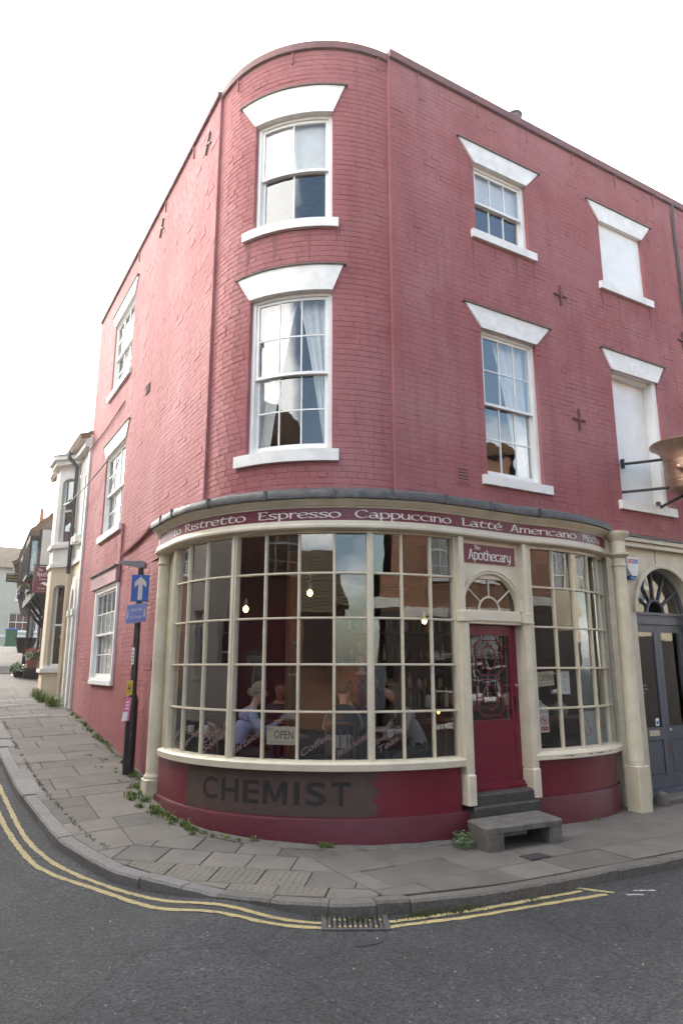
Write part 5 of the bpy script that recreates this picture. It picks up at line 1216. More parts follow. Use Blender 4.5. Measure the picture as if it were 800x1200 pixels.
# people ------------------------------------------------------------------
def skin_mesh(verts, edges, root, sub=1):
    me = bpy.data.meshes.new('sk'); me.from_pydata([v[0] for v in verts], edges, []); ob = bpy.data.objects.new('sk', me); COL.objects.link(ob)
    md = ob.modifiers.new('skin', 'SKIN'); md.use_smooth_shade = True
    for i, v in enumerate(verts):
        d = me.skin_vertices[0].data[i]; r_ = v[1]; d.radius = r_ if isinstance(r_, tuple) else (r_, r_); d.use_root = (i == root)
    s = ob.modifiers.new('sub', 'SUBSURF'); s.levels = sub; s.render_levels = sub
    dg = bpy.context.evaluated_depsgraph_get(); dg.update(); m2 = bpy.data.meshes.new_from_object(ob.evaluated_get(dg)); bpy.data.objects.remove(ob); return m2
def person(x, y_, rz, label, top, legs, hair, pose='sit', style='short', arms=None, lean=.12, base=FZ, glasses=False, skin=M_skin, vest=False):
    o = empty('person', (x, y_, base), label, 'person')
    V = []; E_ = []; kind = []
    def add(p, r_, par=None, k='top'):
        V.append((p, r_)); kind.append(k)
        if par is not None: E_.append((par, len(V) - 1))
        return len(V) - 1
    hz = .5 if pose == 'sit' else .92; L_ = lean
    pel = add((0, 0, hz + .02), .135, None, 'leg'); sp1 = add((0, .02 + L_ * .2, hz + .2), (.135, .115), pel); ch = add((0, .03 + L_ * .7, hz + .4), (.165, .125), sp1); ub = add((0, .03 + L_, hz + .5), (.13, .09), ch)
    nk = add((0, .05 + L_ * 1.15, hz + .57), .052, ub, 'skin'); nk2 = add((0, .075 + L_ * 1.25, hz + .63), .05, nk, 'skin')
    hy = .1 + L_ * 1.45; hd = hz + .72
    h1 = add((0, hy, hd), (.07, .085), nk2, 'skin'); h2 = add((0, hy - .015, hd + .09), (.065, .08), h1, 'skin')
    jw = add((0, hy + .052, hd - .055), .038, h1, 'skin'); ns = add((0, hy + .09, hd - .004), .011, h1, 'skin')
    for sd_ in (-1, 1): add((sd_ * .078, hy - .005, hd - .005), .014, h1, 'skin')
    A = arms or {}
    for sd_ in (-1, 1):
        el, wr = A.get(sd_, ((.24, .14, -.18), (.1, .36, -.17)))
        sh = add((sd_ * .175, .03 + L_, hz + .46), .062, ub); e_ = add((sd_ * el[0], L_ + el[1], hz + .46 + el[2]), .046, sh)
        w_ = add((sd_ * wr[0], L_ + wr[1], hz + .46 + wr[2]), .031, e_); dv = Vector((sd_ * wr[0] - sd_ * el[0], wr[1] - el[1], wr[2] - el[2])).normalized()
        pw = Vector((sd_ * wr[0], L_ + wr[1], hz + .46 + wr[2])); pm = add(tuple(pw + dv * .06), (.038, .022), w_, 'skin')
        side = dv.cross(Vector((0, 0, 1))).normalized(); cu = Vector((0, 0, -1))
        for f in range(4):
            b_ = pw + dv * .085 + side * (f - 1.5) * .019; a1 = add(tuple(b_), .0095, pm, 'skin'); a2 = add(tuple(b_ + dv * (.03 - abs(f - 1.4) * .004) + cu * .012), .0085, a1, 'skin'); add(tuple(b_ + dv * .038 + cu * .034), .0075, a2, 'skin')
        t1 = add(tuple(pw + dv * .045 - side * sd_ * .034 + cu * .005), .011, pm, 'skin'); add(tuple(pw + dv * .08 - side * sd_ * .04 + cu * .016), .009, t1, 'skin')
        if pose == 'sit': P = [((sd_ * .1, .04, hz), .095), ((sd_ * .12, .26, hz + .01), .082), ((sd_ * .12, .44, hz - .01), .066), ((sd_ * .12, .45, .28), .055), ((sd_ * .12, .44, .09), .04), ((sd_ * .13, .56, .045), .036)]
        else: P = [((sd_ * .1, 0, hz - .06), .095), ((sd_ * .11, .01, .68), .08), ((sd_ * .11, .02, .48), .062), ((sd_ * .11, .0, .28), .055), ((sd_ * .11, 0, .09), .04), ((sd_ * .12, .13, .045), .036)]
        pa = pel
        for p, r_ in P: pa = add(p, r_, pa, 'leg')
    me = skin_mesh(V, E_, pel)
    pts = [Vector(v[0]) for v in V]
    seg = [(pts[a_], pts[b_], kind[b_]) for a_, b_ in E_]
    me.materials.clear()
    for mm in (top, skin, legs): me.materials.append(mm)
    ix = {'top': 0, 'skin': 1, 'leg': 2}
    for p in me.polygons:
        c = p.center; best = (9, 0)
        for a_, b_, k in seg:
            d = b_ - a_; t = max(0, min(1, (c - a_).dot(d) / max(d.length_squared, 1e-9))); q = (a_ + d * t - c).length
            if q < best[0]: best = (q, ix[k])
        p.material_index = best[1]; p.use_smooth = True
    b = bpy.data.objects.new('body', me); COL.objects.link(b); b.parent = o
    def shell(c, sc_, cut, m, nm, wob=.0):
        mb = MB(); mb.ball((0, 0, 0), 1, 18, 12); Vv = []
        for v in mb.V:
            r_ = 1 + wob * math.sin(v[0] * 9 + v[2] * 7) * math.cos(v[1] * 8 + v[2] * 11); Vv.append((c[0] + v[0] * sc_[0] * r_, c[1] + v[1] * sc_[1] * r_, c[2] + v[2] * sc_[2] * r_))
        Fk = [f for f in mb.F if cut(sum((Vector(mb.V[i]) for i in f), Vector()) / len(f))]
        return mk(nm, Vv, Fk, m, None, True)
    hc = (0, hy - .012, hd + .055)
    parts = [shell(hc, (.094, .114, .112), lambda v: v.z > .55 * v.y - .1 and not (v.y > .55 and v.z < .45), hair, 'hair', .05)]
    if style == 'bun': parts.append(shell((0, hy - .13, hd + .03), (.05, .05, .05), lambda v: True, hair, 'hair_bun', .06))
    if style == 'long':
        parts.append(shell((0, hy - .06, hd - .1), (.13, .1, .25), lambda v: v.y < .35, hair, 'long_hair', .12))
    if glasses:
        gm_ = MB()
        for sd_ in (-1, 1):
            gm_.tube([(sd_ * .034 + .024 * math.cos(2 * math.pi * k / 12), hy + .1, hd + .022 + .02 * math.sin(2 * math.pi * k / 12)) for k in range(13)], .0025, 4, False); gm_.tube([(sd_ * .058, hy + .1, hd + .025), (sd_ * .082, hy + .0, hd + .025)], .002, 4)
        parts.append(gm_.build('glasses', M_iron))
    ey = MB()
    for sd_ in (-1, 1): ey.ball((sd_ * .03, hy + .082, hd + .02), .009, 8, 6)
    parts.append(ey.build('eyes', M_ink, None, True)); parts.append(MB().box(-.024, .024, hy + .084, hy + .093, hd - .048, hd - .04).build('mouth', M_rust))
    if vest: parts.append(shell((0, .03 + L_ * .6, hz + .33), (.23, .18, .27), lambda v: abs(v.z) < .93, vest, 'padded_waistcoat', .02))
    for p in parts: p.parent = o
    o.rotation_euler = (0, 0, rz)
    return o
fa = lambda dx, dy: math.atan2(-dx, dy)
person(.42, 1.55, fa(.95, -.12), 'woman with pinned up blond hair, glasses and a lavender jumper at the bow window', M_lav, M_char, M_hair1, style='bun', glasses=True, lean=.16, arms={1: ((.2, .16, -.24), (.07, .36, -.1)), -1: ((.2, .16, -.24), (.05, .36, -.12))}); chair(.38, 1.56, fa(.95, -.12), 'wooden chair under the woman in lavender')
person(1.62, .98, fa(.55, .8), 'dark haired man in a navy padded waistcoat with his back to the bow window', M_oat, M_char, M_hair2, lean=.2, vest=M_navy); chair(1.62, .98, fa(.55, .8), 'wooden chair under the man in the navy waistcoat')
person(2.55, .55, fa(-.95, .2), 'woman with long curly brown hair in an oatmeal jumper leaning on a small table', M_oat, M_char, M_hair3, style='long', lean=.22); chair(2.6, .54, fa(-.95, .2), 'wooden chair under the curly haired woman')
def check_mat():
    m = bpy.data.materials.new('red_black_check'); m.use_nodes = True; t = m.node_tree; b = t.nodes['Principled BSDF']; c = N(t, 'ShaderNodeTexChecker'); c.inputs['Scale'].default_value = 16; c.inputs[1].default_value = (.25, .015, .02, 1); c.inputs[2].default_value = (.02, .01, .01, 1)
    t.links.new(N(t, 'ShaderNodeTexCoord').outputs['Object'], c.inputs[0]); t.links.new(c.outputs[0], b.inputs['Base Color']); b.inputs['Roughness'].default_value = .9; return m
person(2.75, 2.3, fa(-.6, -.8), 'person in a red and black check shirt standing inside behind the curly haired woman', check_mat(), M_char, M_hair2, pose='stand', lean=.02, arms={1: ((.24, .06, -.28), (.16, .26, -.34)), -1: ((.24, .06, -.28), (.16, .26, -.34))})
person(1.7, 3.0, fa(-.3, -.9), 'brown haired customer seated in the dark beyond the oak post', M_char, M_char, M_hair3, lean=.1); chair(1.7, 3.05, fa(-.3, -.9), 'wooden chair beyond the oak post')
# chalkboard, counter, shelves
cb = empty('chalkboard', (4.7, 5.19, 1.4), 'dark chalkboard menu with amber lettering on the back wall', 'menu board'); MB().box(4.0, 5.35, 5.16, 5.2, 1.3, 3.3).build('board', M_chalk, cb)
nib_text('The', 4.15, 2.98, .13, .9, M_chalkt, cb, mapR, 5.155, ang=10); h = .2; nib_text('Apothecary', 4.1, 2.65, h, 1.15 / nib_len('Apothecary', h, 1, 0), M_chalkt, cb, mapR, 5.155, gap=0, ang=10)
for k, (tx, pr) in enumerate((('espresso', '1.80'), ('ristretto', '1.80'), ('cappuccino', '2.60'), ('latte', '2.60'), ('americano', '2.30'), ('mocha', '2.90'), ('hot chocolate', '2.90'))):
    btext(tx, 4.15, 4.15 + .045 * len(tx), 2.4 - k * .14, 2.46 - k * .14, M_chalkt, cb, mapR, 5.155); btext(pr, 4.95, 5.15, 2.4 - k * .14, 2.46 - k * .14, M_chalkt, cb, mapR, 5.155)
ct = empty('shop_counter', (4.3, 1.9, FZ), 'dark wooden shop counter seen through the claret door', 'counter'); MB().box(3.3, 5.35, 1.7, 2.2, FZ, FZ + .92).build('cabinet', M_dark, ct); MB().cbox(3.25, 5.4, 1.65, 2.25, FZ + .92, FZ + .97, .01).build('counter_top', M_wood, ct)
for zs in (1.5, 2.0, 2.5):
    o = MB().box(3.2, 5.42, 3.4, 3.65, zs, zs + .03).build('shelf', M_wood); tag(o, {1.5: 'lowest', 2.0: 'middle', 2.5: 'topmost'}[zs] + ' wooden bottle shelf behind the shop counter', 'shelf', 'bottle shelves behind the counter')
    MB().box(3.2, 3.23, 3.4, 3.65, zs - .47, zs).box(5.39, 5.42, 3.4, 3.65, zs - .47, zs).build('bracket', M_wood, o)
MB().box(3.15, 5.43, 3.66, 3.7, FZ, 3.0).build('shelf_back', M_dark, BLD)
bproto = []
for k, prof in enumerate(([(.035, 0), (.037, .02), (.037, .17), (.014, .22), (.013, .29), (.002, .292)], [(.045, 0), (.05, .02), (.05, .14), (.035, .16), (.035, .18), (.002, .182)])):
    for q in range(2):
        bproto.append(MB().lathe(prof, (0, 0), 10))
first = {}; Rq = random.Random(2); nb_ = 0
for zs, yy, xa, xb in ((1.53, 3.5, 3.28, 5.36), (2.03, 3.5, 3.28, 5.36), (2.53, 3.5, 3.28, 5.36), (FZ + .971, 1.8, 3.3, 5.3), (FZ + .971, 2.05, 3.3, 5.3)):
    x = xa
    while x < xb:
        k = Rq.randrange(4)
        key = k
        mm = M_bot[Rq.randrange(4)]
        if (k, mm.name) not in first:
            o = bproto[k].build('bottle' if k < 2 else 'jar', mm, None, 'auto'); first[(k, mm.name)] = o
        else: o = first[(k, mm.name)].copy(); COL.objects.link(o)
        o.location = (x, yy + Rq.uniform(-.05, .05), zs); o['group'] = ('bottles' if k < 2 else 'jars') + ' crowded on the shelves and counter inside the shop'
        o['label'] = ('small ' + ('bottle' if k < 2 else 'jar') + ' among the crowded ' + ('bottles and jars on the shelves behind the counter' if yy > 3 else 'bottles and jars along the shop counter')); o['category'] = 'bottle' if k < 2 else 'jar'
        x += Rq.uniform(.1, .2)
cn = empty('candle', (2.98, .75, FZ + .9), 'small amber candle glowing behind the lower door glass', 'candle'); MB().lathe([(.03, 1.22), (.035, 1.23), (.035, 1.3), (.02, 1.3)], (2.98, .75), 10).build('holder', M_bot[1], cn, 'auto'); MB().ball((2.98, .75, 1.33), .018, 8, 6, (1, 1, 1.6)).build('flame', M_amber, cn, True)
sd2 = empty('side_table', (3.1, .85, FZ), 'dark side table just inside the claret door', 'table'); MB().cbox(2.8, 3.4, .65, 1.05, 1.18, 1.22, .008).build('table_top', M_wood, sd2)
for x in (2.84, 3.36):
    for y_ in (.69, 1.01): MB().box(x - .02, x + .02, y_ - .02, y_ + .02, FZ, 1.18).build('leg', M_wood, sd2)
# display in the right bow
ds = MB().cbox(3.75, 5.25, .12, .4, 1.2, 1.24, .008).build('display_shelf', M_wood); tag(ds, 'wooden display shelf inside the small right bow window', 'shelf')
for x in (3.8, 5.2): MB().box(x - .02, x + .02, .2, .26, FZ, 1.2).build('leg', M_wood, ds)
pt = empty('utensil_pot', (3.86, .2, 1.24), 'mustard yellow pot holding wooden spoons below the tilted OPEN card', 'pot'); MB().lathe([(.06, 1.24), (.075, 1.25), (.08, 1.4), (.07, 1.4), (.06, 1.27)], (3.86, .2), 14).build('pot', M_yel, pt, 'auto')
for k in range(5):
    a_ = k * 1.3; MB().tube([(3.86 + .03 * math.cos(a_), .2 + .03 * math.sin(a_), 1.28), (3.86 + .07 * math.cos(a_), .2 + .07 * math.sin(a_), 1.56 + .03 * (k % 2))], [.005, .011], 5).build('spoon', M_card, pt)
pl0 = None
tr_ = MB().box(3.78, 4.15, .02, .1, .9, .92).build('window_ledge', M_wood); tag(tr_, 'small ledge behind the no dogs sign', 'ledge')
for k in range(6):
    if k == 0: pl0 = MB().lathe([(.05, 0), (.06, .002), (.11, .018), (.108, .022), (.06, .008), (.01, .006)], (0, 0), 18).build('plate', M_china, None, 'auto'); o = pl0
    else: o = pl0.copy(); COL.objects.link(o)
    o.location = (3.9, .07, .921 + k * .03); o['label'] = ['lowest white plate in the stack under the no dogs sign', 'second white plate up in the stack under the no dogs sign', 'third white plate up in the stack under the no dogs sign', 'fourth white plate up in the stack under the no dogs sign', 'fifth white plate up in the stack under the no dogs sign', 'topmost white plate in the stack under the no dogs sign'][k]; o['category'] = 'plate'; o['group'] = 'stacked white plates'
for x, y_, m_, lb in ((4.3, .22, M_china, 'white teapot behind the white paper notice'), (4.75, .28, M_lampg, 'grey teapot behind the fourth column of small panes')):
    o = MB().lathe([(.05, 1.24), (.09, 1.26), (.11, 1.33), (.08, 1.4), (.03, 1.43), (.02, 1.46), (.002, 1.47)], (x, y_), 16); o.tube([(x - .1, y_, 1.31), (x - .17, y_, 1.4)], [.02, .01], 6); o.tube([(x + .09, y_, 1.38), (x + .16, y_, 1.37), (x + .15, y_, 1.29), (x + .09, y_, 1.28)], .01, 6); tag(o.build('teapot', m_, None, 'auto'), lb, 'teapot')

# ================================================================== mortar sign on brackets
ms = empty('mortar_sign', (6.98, -.72, 4.6), 'copper apothecary mortar hung from black iron brackets over the entrance', 'hanging sign')
mc = (6.88, -.66)
MB().lathe([(.02, 4.56), (.27, 4.56), (.3, 4.58), (.305, 4.6), (.315, 4.67), (.325, 4.672), (.325, 4.69), (.318, 4.695), (.32, 4.71), (.33, 4.712), (.33, 4.725), (.325, 4.73), (.345, 5.0), (.352, 5.002), (.352, 5.012), (.346, 5.015), (.36, 5.1), (.39, 5.17), (.44, 5.23), (.52, 5.28), (.525, 5.3), (.5, 5.3), (.4, 5.22), (.33, 5.1), (.3, 4.7), (.02, 4.66)], mc, 48).build('bowl', M_copper, ms, 'auto')
for a_ in (196, 276): 
    c_, s_ = math.cos(rad(a_)), math.sin(rad(a_)); MB().tube([(mc[0] + .32 * c_, mc[1] + .32 * s_, 4.85), (mc[0] + .4 * c_, mc[1] + .4 * s_, 4.85)], .022, 8).ball((mc[0] + .43 * c_, mc[1] + .43 * s_, 4.85), .052, 14, 10).build('knob', M_copper, ms, True)
for p, q in (((6.42, .16, 5.12), (6.72, -.55, 5.08)), ((6.16, .12, 4.6), (6.75, -.6, 4.62)), ((6.98, -.03, 4.42), (7.0, -.62, 4.58)), ((7.25, -.03, 5.05), (7.15, -.5, 5.05))):
    MB().tube([p, q], .024, 8).build('bracket_arm', M_iron, ms)
MB().box(6.4, 6.44, .13, .18, 5.05, 5.2).build('plate', M_iron, ms); MB().box(6.95, 7.01, -.05, -.0, 4.38, 4.52).build('plate', M_iron, ms)

# ================================================================== lamp and sign post on the left pavement
PX, PY = -.2, 4.1; pz = g(PY)
sp = empty('sign_post', (PX, PY, pz), 'black street post with a short grey lamp arm standing on the left pavement', 'post')
MB().lathe([(.085, pz - .05), (.085, pz + 1.02), (.075, pz + 1.08), (.05, pz + 1.16), (.048, pz + 3.0), (.042, pz + 3.02), (.042, 3.42), (.01, 3.43)], (PX, PY), 18).build('shaft', M_black, sp, 'auto')
lh = empty('street_lamp', (PX, PY, 3.42), 'flat grey street lamp head reaching left from the black post', 'lamp')
MB().prism([(-.02, 3.43), (.07, 3.43), (.08, 3.51), (.05, 3.535), (-.3, 3.535), (-.34, 3.52), (-.33, 3.49), (-.12, 3.46)], -.075, .075, lambda u, w_, z: (PX + u * .86 + w_ * .5, PY - u * .5 + w_ * .86, z)).build('head', M_lampg, lh)
mapP = lambda u, w_, z: (PX + u * .93 + w_ * .36, PY - u * .36 + w_ * .93 - .06, z)
ow = empty('one_way_sign', mapP(0, -.02, 2.9), 'blue rectangular one way sign with a white upward arrow', 'sign')
MB().box(-.135, .125, -.03, -.022, 2.9, 3.31, mapP).build('plate', M_blue, ow); MB().box(-.138, .128, -.022, -.018, 2.897, 3.313, mapP).build('edge', M_lampg, ow)
ar = [(-.035, 2.925), (.03, 2.925), (.03, 3.17), (.085, 3.115), (.085, 3.2), (-.003, 3.285), (-.09, 3.2), (-.09, 3.115), (-.035, 3.17)]
mk('arrow', [mapP(a_, -.0315, b_) for a_, b_ in ar], [list(range(9))], M_arrow, ow)
mapP2 = lambda u, w_, z: (PX + u * .72 + w_ * .69, PY - u * .69 + w_ * .72 - .05, z + u * .1)
pq = empty('museum_sign', mapP2(0, -.02, 2.6), 'small faded blue plaque naming a tower and museum below the arrow sign', 'sign')
MB().box(-.19, .14, -.04, -.034, 2.58, 2.86, mapP2).build('plate', M_plaq, pq); MB().box(-.196, .146, -.034, -.03, 2.574, 2.866, mapP2).build('border', M_arrow, pq)
btext('Ypres Tower', -.12, .08, 2.74, 2.8, M_arrow, pq, mapP2, -.0415); btext('Rye Museum', -.12, .08, 2.63, 2.69, M_arrow, pq, mapP2, -.0415)
for s_ in (-.165, .115): MB().prism([(s_ - .012, 2.65), (s_ + .012, 2.65), (s_ + .006, 2.78), (s_ - .006, 2.78)], -.041, -.0405, mapP2).build('emblem', M_arrow, pq)
hp = empty('hydrant_plate', mapP(-.02, -.06, 1.5), 'small yellow plate with a black H strapped to the post', 'sign'); MB().box(-.085, .01, -.075, -.068, 1.5, 1.71, mapP2).build('plate', M_yel, hp)
btext('H', -.06, -.015, 1.54, 1.66, M_ink, hp, mapP2, -.076, bold=.03)
pp_ = empty('pink_poster', mapP(-.06, -.1, 1.15), 'torn pink and white flyer taped low on the black post', 'flyer'); MB().prism([(-.14, 1.12), (-.0, 1.13), (.03, 1.47), (-.07, 1.46)], -.1, -.097, mapP2).build('sheet', M_pinkp, pp_); MB().prism([(-.12, 1.13), (-.03, 1.14), (-.02, 1.26), (-.1, 1.26)], -.1025, -.1005, mapP2).build('white_panel', M_paper, pp_)
for k in range(3): MB().box(-.07 + k * .005, -.01, -.102, -.1005, 1.3 + k * .045, 1.32 + k * .045, mapP2).build('print_line', M_paper, pp_)
st_ = empty('post_sticker', mapP(0, -.06, 1.95), 'narrow white sticker halfway up the black post', 'sticker'); MB().box(-.05, -.005, -.053, -.05, 1.95, 2.2, mapP2).build('sheet', M_paper, st_)
for k in range(4): MB().box(-.04, -.015, -.0545, -.053, 1.98 + k * .05, 2.0 + k * .05, mapP2).build('print_line', M_ink, st_)

# ================================================================== houses up the left street and opposite
def seg_map(P, Q):
    P = v2(*P); Q = v2(*Q); t = (Q - P).normalized(); n_ = v2(t.y, -t.x)   # outside on the right hand of P->Q
    return (lambda u, w_, z: (P.x + t.x * u - n_.x * w_, P.y + t.y * u - n_.y * w_, z)), (Q - P).length
M_dimglass = glass('house_glass', .08, (.35, .37, .38), .05, 3.)
def facade(P, Q, z0, z1, ops, m, par, name='wall', th=.2, trim=M_white, wname='window'):
    """ops: (u0,u1,z0,z1,cols,rows[,arched])"""
    mp, L_ = seg_map(P, Q); us = sorted(set([0, L_] + [o[k] for o in ops for k in (0, 1)])); zs = sorted(set([z0, z1] + [o[k] for o in ops for k in (2, 3)])); b = MB()
    for i in range(len(us) - 1):
        for j in range(len(zs) - 1):
            uc, zc = (us[i] + us[i + 1]) / 2, (zs[j] + zs[j + 1]) / 2
            if not any(o[0] < uc < o[1] and o[2] < zc < o[3] for o in ops): b.add([mp(us[i], 0, zs[j]), mp(us[i + 1], 0, zs[j]), mp(us[i + 1], 0, zs[j + 1]), mp(us[i], 0, zs[j + 1])], [[0, 1, 2, 3]])
    for o in ops:
        a_, c_, e_, f_ = o[:4]
        b.add([mp(a_, 0, e_), mp(a_, th, e_), mp(a_, th, f_), mp(a_, 0, f_)], [[0, 1, 2, 3]]).add([mp(c_, 0, e_), mp(c_, th, e_), mp(c_, th, f_), mp(c_, 0, f_)], [[0, 1, 2, 3]]).add([mp(a_, 0, f_), mp(c_, 0, f_), mp(c_, th, f_), mp(a_, th, f_)], [[0, 1, 2, 3]])
        if len(o) > 6 and o[6]:
            n_ = 8; h = o[6]; uc = (a_ + c_) / 2
            for s_ in (a_, c_):
                P_ = [mp(uc + (s_ - uc) * math.cos(math.pi / 2 * k / n_), .002, f_ - h + h * math.sin(math.pi / 2 * k / n_)) for k in range(n_ + 1)] + [mp(s_, .002, f_)]
                b.add(P_, [list(range(n_ + 2))])
    wl = b.build(name, m, par)
    for o in ops:
        a_, c_, e_, f_, cols, rows = o[:6]; f = MB(); d = th * .55; s_ = min(.06, (c_ - a_) * .09)
        f.box(a_, a_ + s_, d, d + .06, e_, f_, mp).box(c_ - s_, c_, d, d + .06, e_, f_, mp).box(a_ + s_, c_ - s_, d + .001, d + .06, f_ - s_, f_, mp).box(a_ + s_, c_ - s_, d + .001, d + .06, e_, e_ + s_, mp).box(a_ + s_, c_ - s_, d - .01, d + .05, (e_ + f_) / 2 - .025, (e_ + f_) / 2 + .025, mp)
        for k in range(1, cols): u = a_ + s_ + (c_ - a_ - 2 * s_) * k / cols; f.box(u - .012, u + .012, d + .005, d + .045, e_ + s_, f_ - s_, mp)
        for k in range(1, rows):
            if rows % 2 == 0 and k == rows // 2: continue
            z = e_ + s_ + (f_ - e_ - 2 * s_) * k / rows; f.box(a_ + s_, c_ - s_, d + .006, d + .044, z - .012, z + .012, mp)
        wn = f.build(wname, trim, par)
        MB().box(a_ + s_, c_ - s_, d + .025, d + .03, e_ + s_, (e_ + f_) / 2, mp).build('pane', M_dimglass, wn); MB().box(a_ + s_, c_ - s_, d + .02, d + .025, (e_ + f_) / 2, f_ - s_, mp).build('pane', M_dimglass, wn)
        MB().box(a_ - .05, c_ + .05, -.06, d, e_ - .08, e_ - .001, mp).build('sill', trim, wn)
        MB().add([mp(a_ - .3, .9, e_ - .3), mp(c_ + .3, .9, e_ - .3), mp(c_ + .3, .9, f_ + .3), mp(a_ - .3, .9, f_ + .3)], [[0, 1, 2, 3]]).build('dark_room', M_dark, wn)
    return wl, mp, L_
def roof_slab(par, pts_low, pts_high, m, th=.12, name='roof'):
    """sloping sheet of tile courses between an eave line and a ridge line"""
    a, b, c, d = [Vector(p) for p in (pts_low[0], pts_low[1], pts_high[1], pts_high[0])]
    V = []; F = []; n = max(3, int((d - a).length / .22)); nn = (b - a).cross(d - a).normalized()
    if nn.z < 0: nn = -nn
    for k in range(n):
        p0, q0 = a.lerp(d, k / n), b.lerp(c, k / n); p1, q1 = a.lerp(d, (k + 1) / n), b.lerp(c, (k + 1) / n); i = len(V)
        V += [p0 + nn * .035, q0 + nn * .035, q1 + nn * .005, p1 + nn * .005, p0 - nn * .01, q0 - nn * .01]; F += [[i, i + 1, i + 2, i + 3], [i + 4, i + 5, i + 1, i]]
    i = len(V); V += [a - nn * th, b - nn * th, c - nn * th, d - nn * th, a, b, c, d]
    F += [[i, i + 3, i + 2, i + 1], [i, i + 1, i + 5, i + 4], [i + 1, i + 2, i + 6, i + 5], [i + 3, i, i + 4, i + 7], [i + 2, i + 3, i + 7, i + 6]]
    return mk(name, V, F, m, par)
# --- cream house with canted bay
HA = empty('cream_house', (0, 12, 1.1), 'cream and white rendered house with a canted bay next to the claret wall', 'house')
ZC = 4.45; ZE = 7.35
def two_tone(P, Q, ops_lo, ops_hi, zt=ZE):
    facade(P, Q, .6, ZC, ops_lo, M_crm3, HA); facade(P, Q, ZC, zt, ops_hi, M_white2, HA)
    mp, L_ = seg_map(P, Q); MB().box(-.02, L_ + .02, -.05, 0, ZC - .05, ZC + .05, mp).build('string_course', M_white2, HA)
two_tone((0, 11.62), (0, 10.42), [(.62, 1.04, .95, 3.75, 1, 2, .35)], [(.7, 1.0, 4.95, 6.6, 1, 2, .12)])
mpA, _ = seg_map((0, 11.62), (0, 10.42))
arch = MB(); nA = 14
for r0, r1, d0, d1 in ((.23, .36, -.09, 0),):
    for k in range(nA):
        a0, a1 = math.pi * k / nA, math.pi * (k + 1) / nA; uc = .83; zc = 3.25
        arch.prism([(uc + r0 * math.cos(a0), zc + r0 * 2.2 * math.sin(a0)), (uc + r1 * math.cos(a0), zc + r1 * 2.2 * math.sin(a0)), (uc + r1 * math.cos(a1), zc + r1 * 2.2 * math.sin(a1)), (uc + r0 * math.cos(a1), zc + r0 * 2.2 * math.sin(a1))], d0, d1, mpA)
arch.box(.49, .63, -.1, 0, .8, 3.25, mpA).box(1.03, 1.17, -.1, 0, .8, 3.25, mpA).box(.46, .66, -.13, 0, 3.1, 3.25, mpA).box(1.0, 1.2, -.13, 0, 3.1, 3.25, mpA)
arch.build('door_surround', M_white2, HA)
for u in (.36, .75): MB().cbox(-.15, 0, 11.62 - u - .1, 11.62 - u + .1, 4.9, 5.1, .02).build('corbel', M_white2, HA)
MB().box(0, .16, -.05, .05, .6, 7.5, lambda u, w_, z: (w_ - .0, 10.42 - u, z)).build('quoin_strip', M_white2, HA)
W3 = [(.13, .56, 1.95, 3.95, 1, 2, .12)]; W4 = [(.13, .56, 5.05, 6.75, 1, 2, .15)]
two_tone((-.42, 12.2), (0, 11.65), W3, W4, 7.1); two_tone((-.42, 12.75), (-.42, 12.2), [], [], 7.1); two_tone((0, 13.4), (-.42, 12.75), [], [], 7.1); two_tone((0, 15), (0, 13.4), [], [], 7.1)
def poly_slab(P, z0, z1, name, m, par, e=0):
    n = len(P); V = [(x, y_, z0) for x, y_ in P] + [(x, y_, z1) for x, y_ in P]; return mk(name, V, [list(range(n))[::-1], list(range(n, 2 * n))] + [[k, (k + 1) % n, n + (k + 1) % n, n + k] for k in range(n)], m, par)
poly_slab([(0, 11.58), (-.48, 12.16), (-.48, 12.8), (0, 13.45)], 1.78, 1.88, 'bay_sill', M_white2, HA); poly_slab([(0, 11.58), (-.48, 12.16), (-.48, 12.8), (0, 13.45)], 4.9, 5.0, 'bay_sill', M_white2, HA)
poly_slab([(.05, 11.45), (-.55, 12.1), (-.55, 12.85), (.05, 13.55)], 7.1, 7.22, 'bay_cornice', M_white2, HA); poly_slab([(.05, 11.38), (-.62, 12.05), (-.62, 12.9), (.05, 13.6)], 7.22, 7.34, 'bay_cornice', M_white2, HA)
mk('bay_roof', [(.0, 11.35, 7.345), (-.64, 12.03, 7.345), (-.64, 12.92, 7.345), (.0, 13.65, 7.345), (.5, 12.2, 7.75), (.5, 12.8, 7.75)], [[0, 1, 4], [1, 2, 5, 4], [2, 3, 5], [0, 4, 5, 3]], M_lead, HA)
MB().box(-.16, 0, 10.32, 11.9, 7.2, 7.36).box(-.24, 0, 10.32, 11.9, 7.36, 7.46).build('eaves_cornice', M_white2, HA)
roof_slab(HA, [(-.3, 10.3, 7.47), (-.3, 15.1, 7.47)], [(1.6, 10.3, 8.3), (1.6, 15.1, 8.3)], M_tile)
MB().tube([(-.3, 11.75, 7.4), (-.3, 11.7, 7.25), (-.1, 11.62, 7.0), (-.1, 11.6, 4.2)], .05, 8).build('downpipe', M_iron, HA); MB().tube([(-.1, 11.6, 4.2), (-.1, 11.6, 1.0)], .048, 8).build('downpipe', M_crm3, HA)
for z in (5.3, 2.6, 1.6): MB().lathe([(.065, z), (.065, z + .08)], (-.1, 11.6), 10).build('pipe_clip', M_iron if z > 4 else M_crm3, HA)
